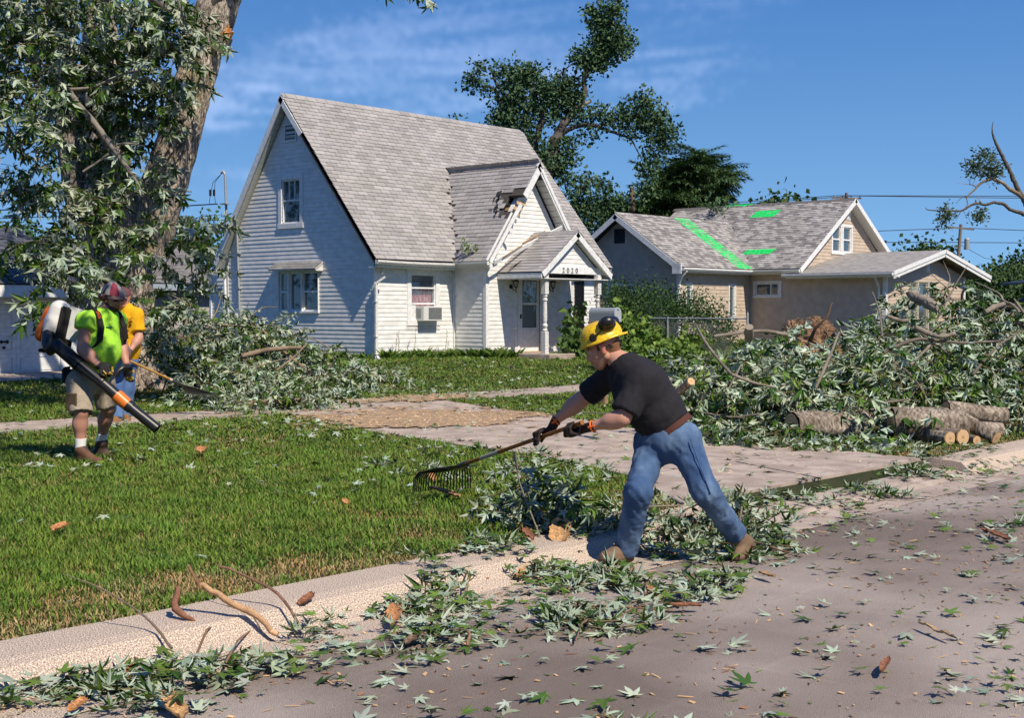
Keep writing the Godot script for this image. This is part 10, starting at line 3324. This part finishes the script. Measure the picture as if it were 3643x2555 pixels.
	var cc := [[], [], []]
	var add := func(p: Vector3, c: Color, s: float) -> void:
		var k := rng.randi() % 3
		cx[k].append(Transform3D(rand_basis(0.3).scaled(Vector3.ONE * s), p)); cc[k].append(c)
	for i in 9000:
		var x := rf(2.4, 14.0)
		var z := rf(-5.2, 0.4)
		if not in_view(x, z): continue
		if rng.randf() > 0.35 + 1.2 * street_litter(x, z): continue
		var c := Color(0.55, 0.36, 0.19) if rng.randf() < 0.42 else (Color(0.22, 0.12, 0.07) if rng.randf() < 0.6 else Color(0.16, 0.2, 0.07))
		add.call(V3(x, road_y(x, z) + 0.003, z), c * rf(0.7, 1.25), rf(0.18, 0.6))
	for i in 40000:
		var x := rf(9.4, 21.0)
		var z := rf(-17.5, -5.7)
		if not in_view(x, z): continue
		var v := sawdust(x, z)
		if rng.randf() < v * 0.9 + (0.04 if not is_lawn(x, z) else 0.0): add.call(V3(x, (gy(x, z) + (0.034 if not is_lawn(x, z) else 0.03)) + rf(0, 0.012), z), Color(0.70, 0.50, 0.30) * rf(0.75, 1.2), rf(0.25, 0.7))
	for k in 3: tag(multi("wood_chips", chips[k], mat("chip", Color(1, 1, 1), {"vc": true, "rough": 0.9}), cx[k], cc[k]), "pale wood chips and bark crumbs strewn over street and drive", "wood chips", "", "stuff")
	# sawdust drifted over the upper drive
	var mb := MB.new()
	var st := 0.09
	var x := 10.0
	while x < 18.0:
		var z := -17.2
		while z < -9.0:
			var v := sawdust(x, z)
			if v > 0.34 + 0.20 * nz.get_noise_2d(x * 6.0, z * 6.0):
				var H := func(a: float, b: float) -> Vector3: return V3(a, gy(a, b) + 0.030 + 0.014 * clampf(sawdust(a, b), 0, 1) + 0.004 * nz.get_noise_2d(a * 9.0, b * 9.0), b)
				mb.col = Color(0.66, 0.475, 0.30) * (1.0 + 0.25 * nz.get_noise_2d(x * 5.0, z * 5.0))
				mb.quad(H.call(x, z + st), H.call(x + st, z + st), H.call(x + st, z), H.call(x, z))
			z += st
		x += st
	smooth_normals(mb)
	tag(mbput("sawdust", mb, mat("sawdustm", Color(1, 1, 1), {"vc": true, "rough": 1.0, "tex": T["grit"], "scale": 1.7, "world": true, "ntex": T["ngrit"], "nscale": 0.8})), "pale sawdust spread over the upper drive and sidewalk", "sawdust", "", "stuff")
	# broken kerb stone
	var rk := MB.new()
	for i in 12:
		for k in 16:
			var P := func(a: int, b: int) -> Vector3:
				var la := PI * (a / 12.0 - 0.5); var lo := TAU * b / 16.0
				var d := V3(cos(la) * cos(lo), sin(la), cos(la) * sin(lo))
				return V3(d.x * 0.30, d.y * 0.14, d.z * 0.17) * (1.0 + 0.35 * nz.get_noise_3d(d.x * 1.8, d.y * 1.8, d.z * 1.8) + 0.08 * nz.get_noise_3d(d.x * 8, d.y * 8, d.z * 8))
			rk.quad(P.call(i, k + 1), P.call(i, k), P.call(i + 1, k), P.call(i + 1, k + 1))
	var o := mbput("kerb_stone", rk, M.kerb)
	o.position = V3(8.0, 0.10, -5.2)
	tag(o, "pale broken lump of kerb concrete behind the raking man's legs", "stone")

func sawdust(x: float, z: float) -> float:
	var a := Vector2((x - 12.6) / 2.4, (z + 12.9) / 2.3).length()
	var b := Vector2((x - 15.5) / 2.6, (z + 15.7) / 0.9).length()
	var v := maxf(1.0 - a, 0.85 - b) + 0.45 * nz.get_noise_2d(x * 0.9 + 8.0, z * 0.9)
	return clampf(v, 0.0, 1.0)
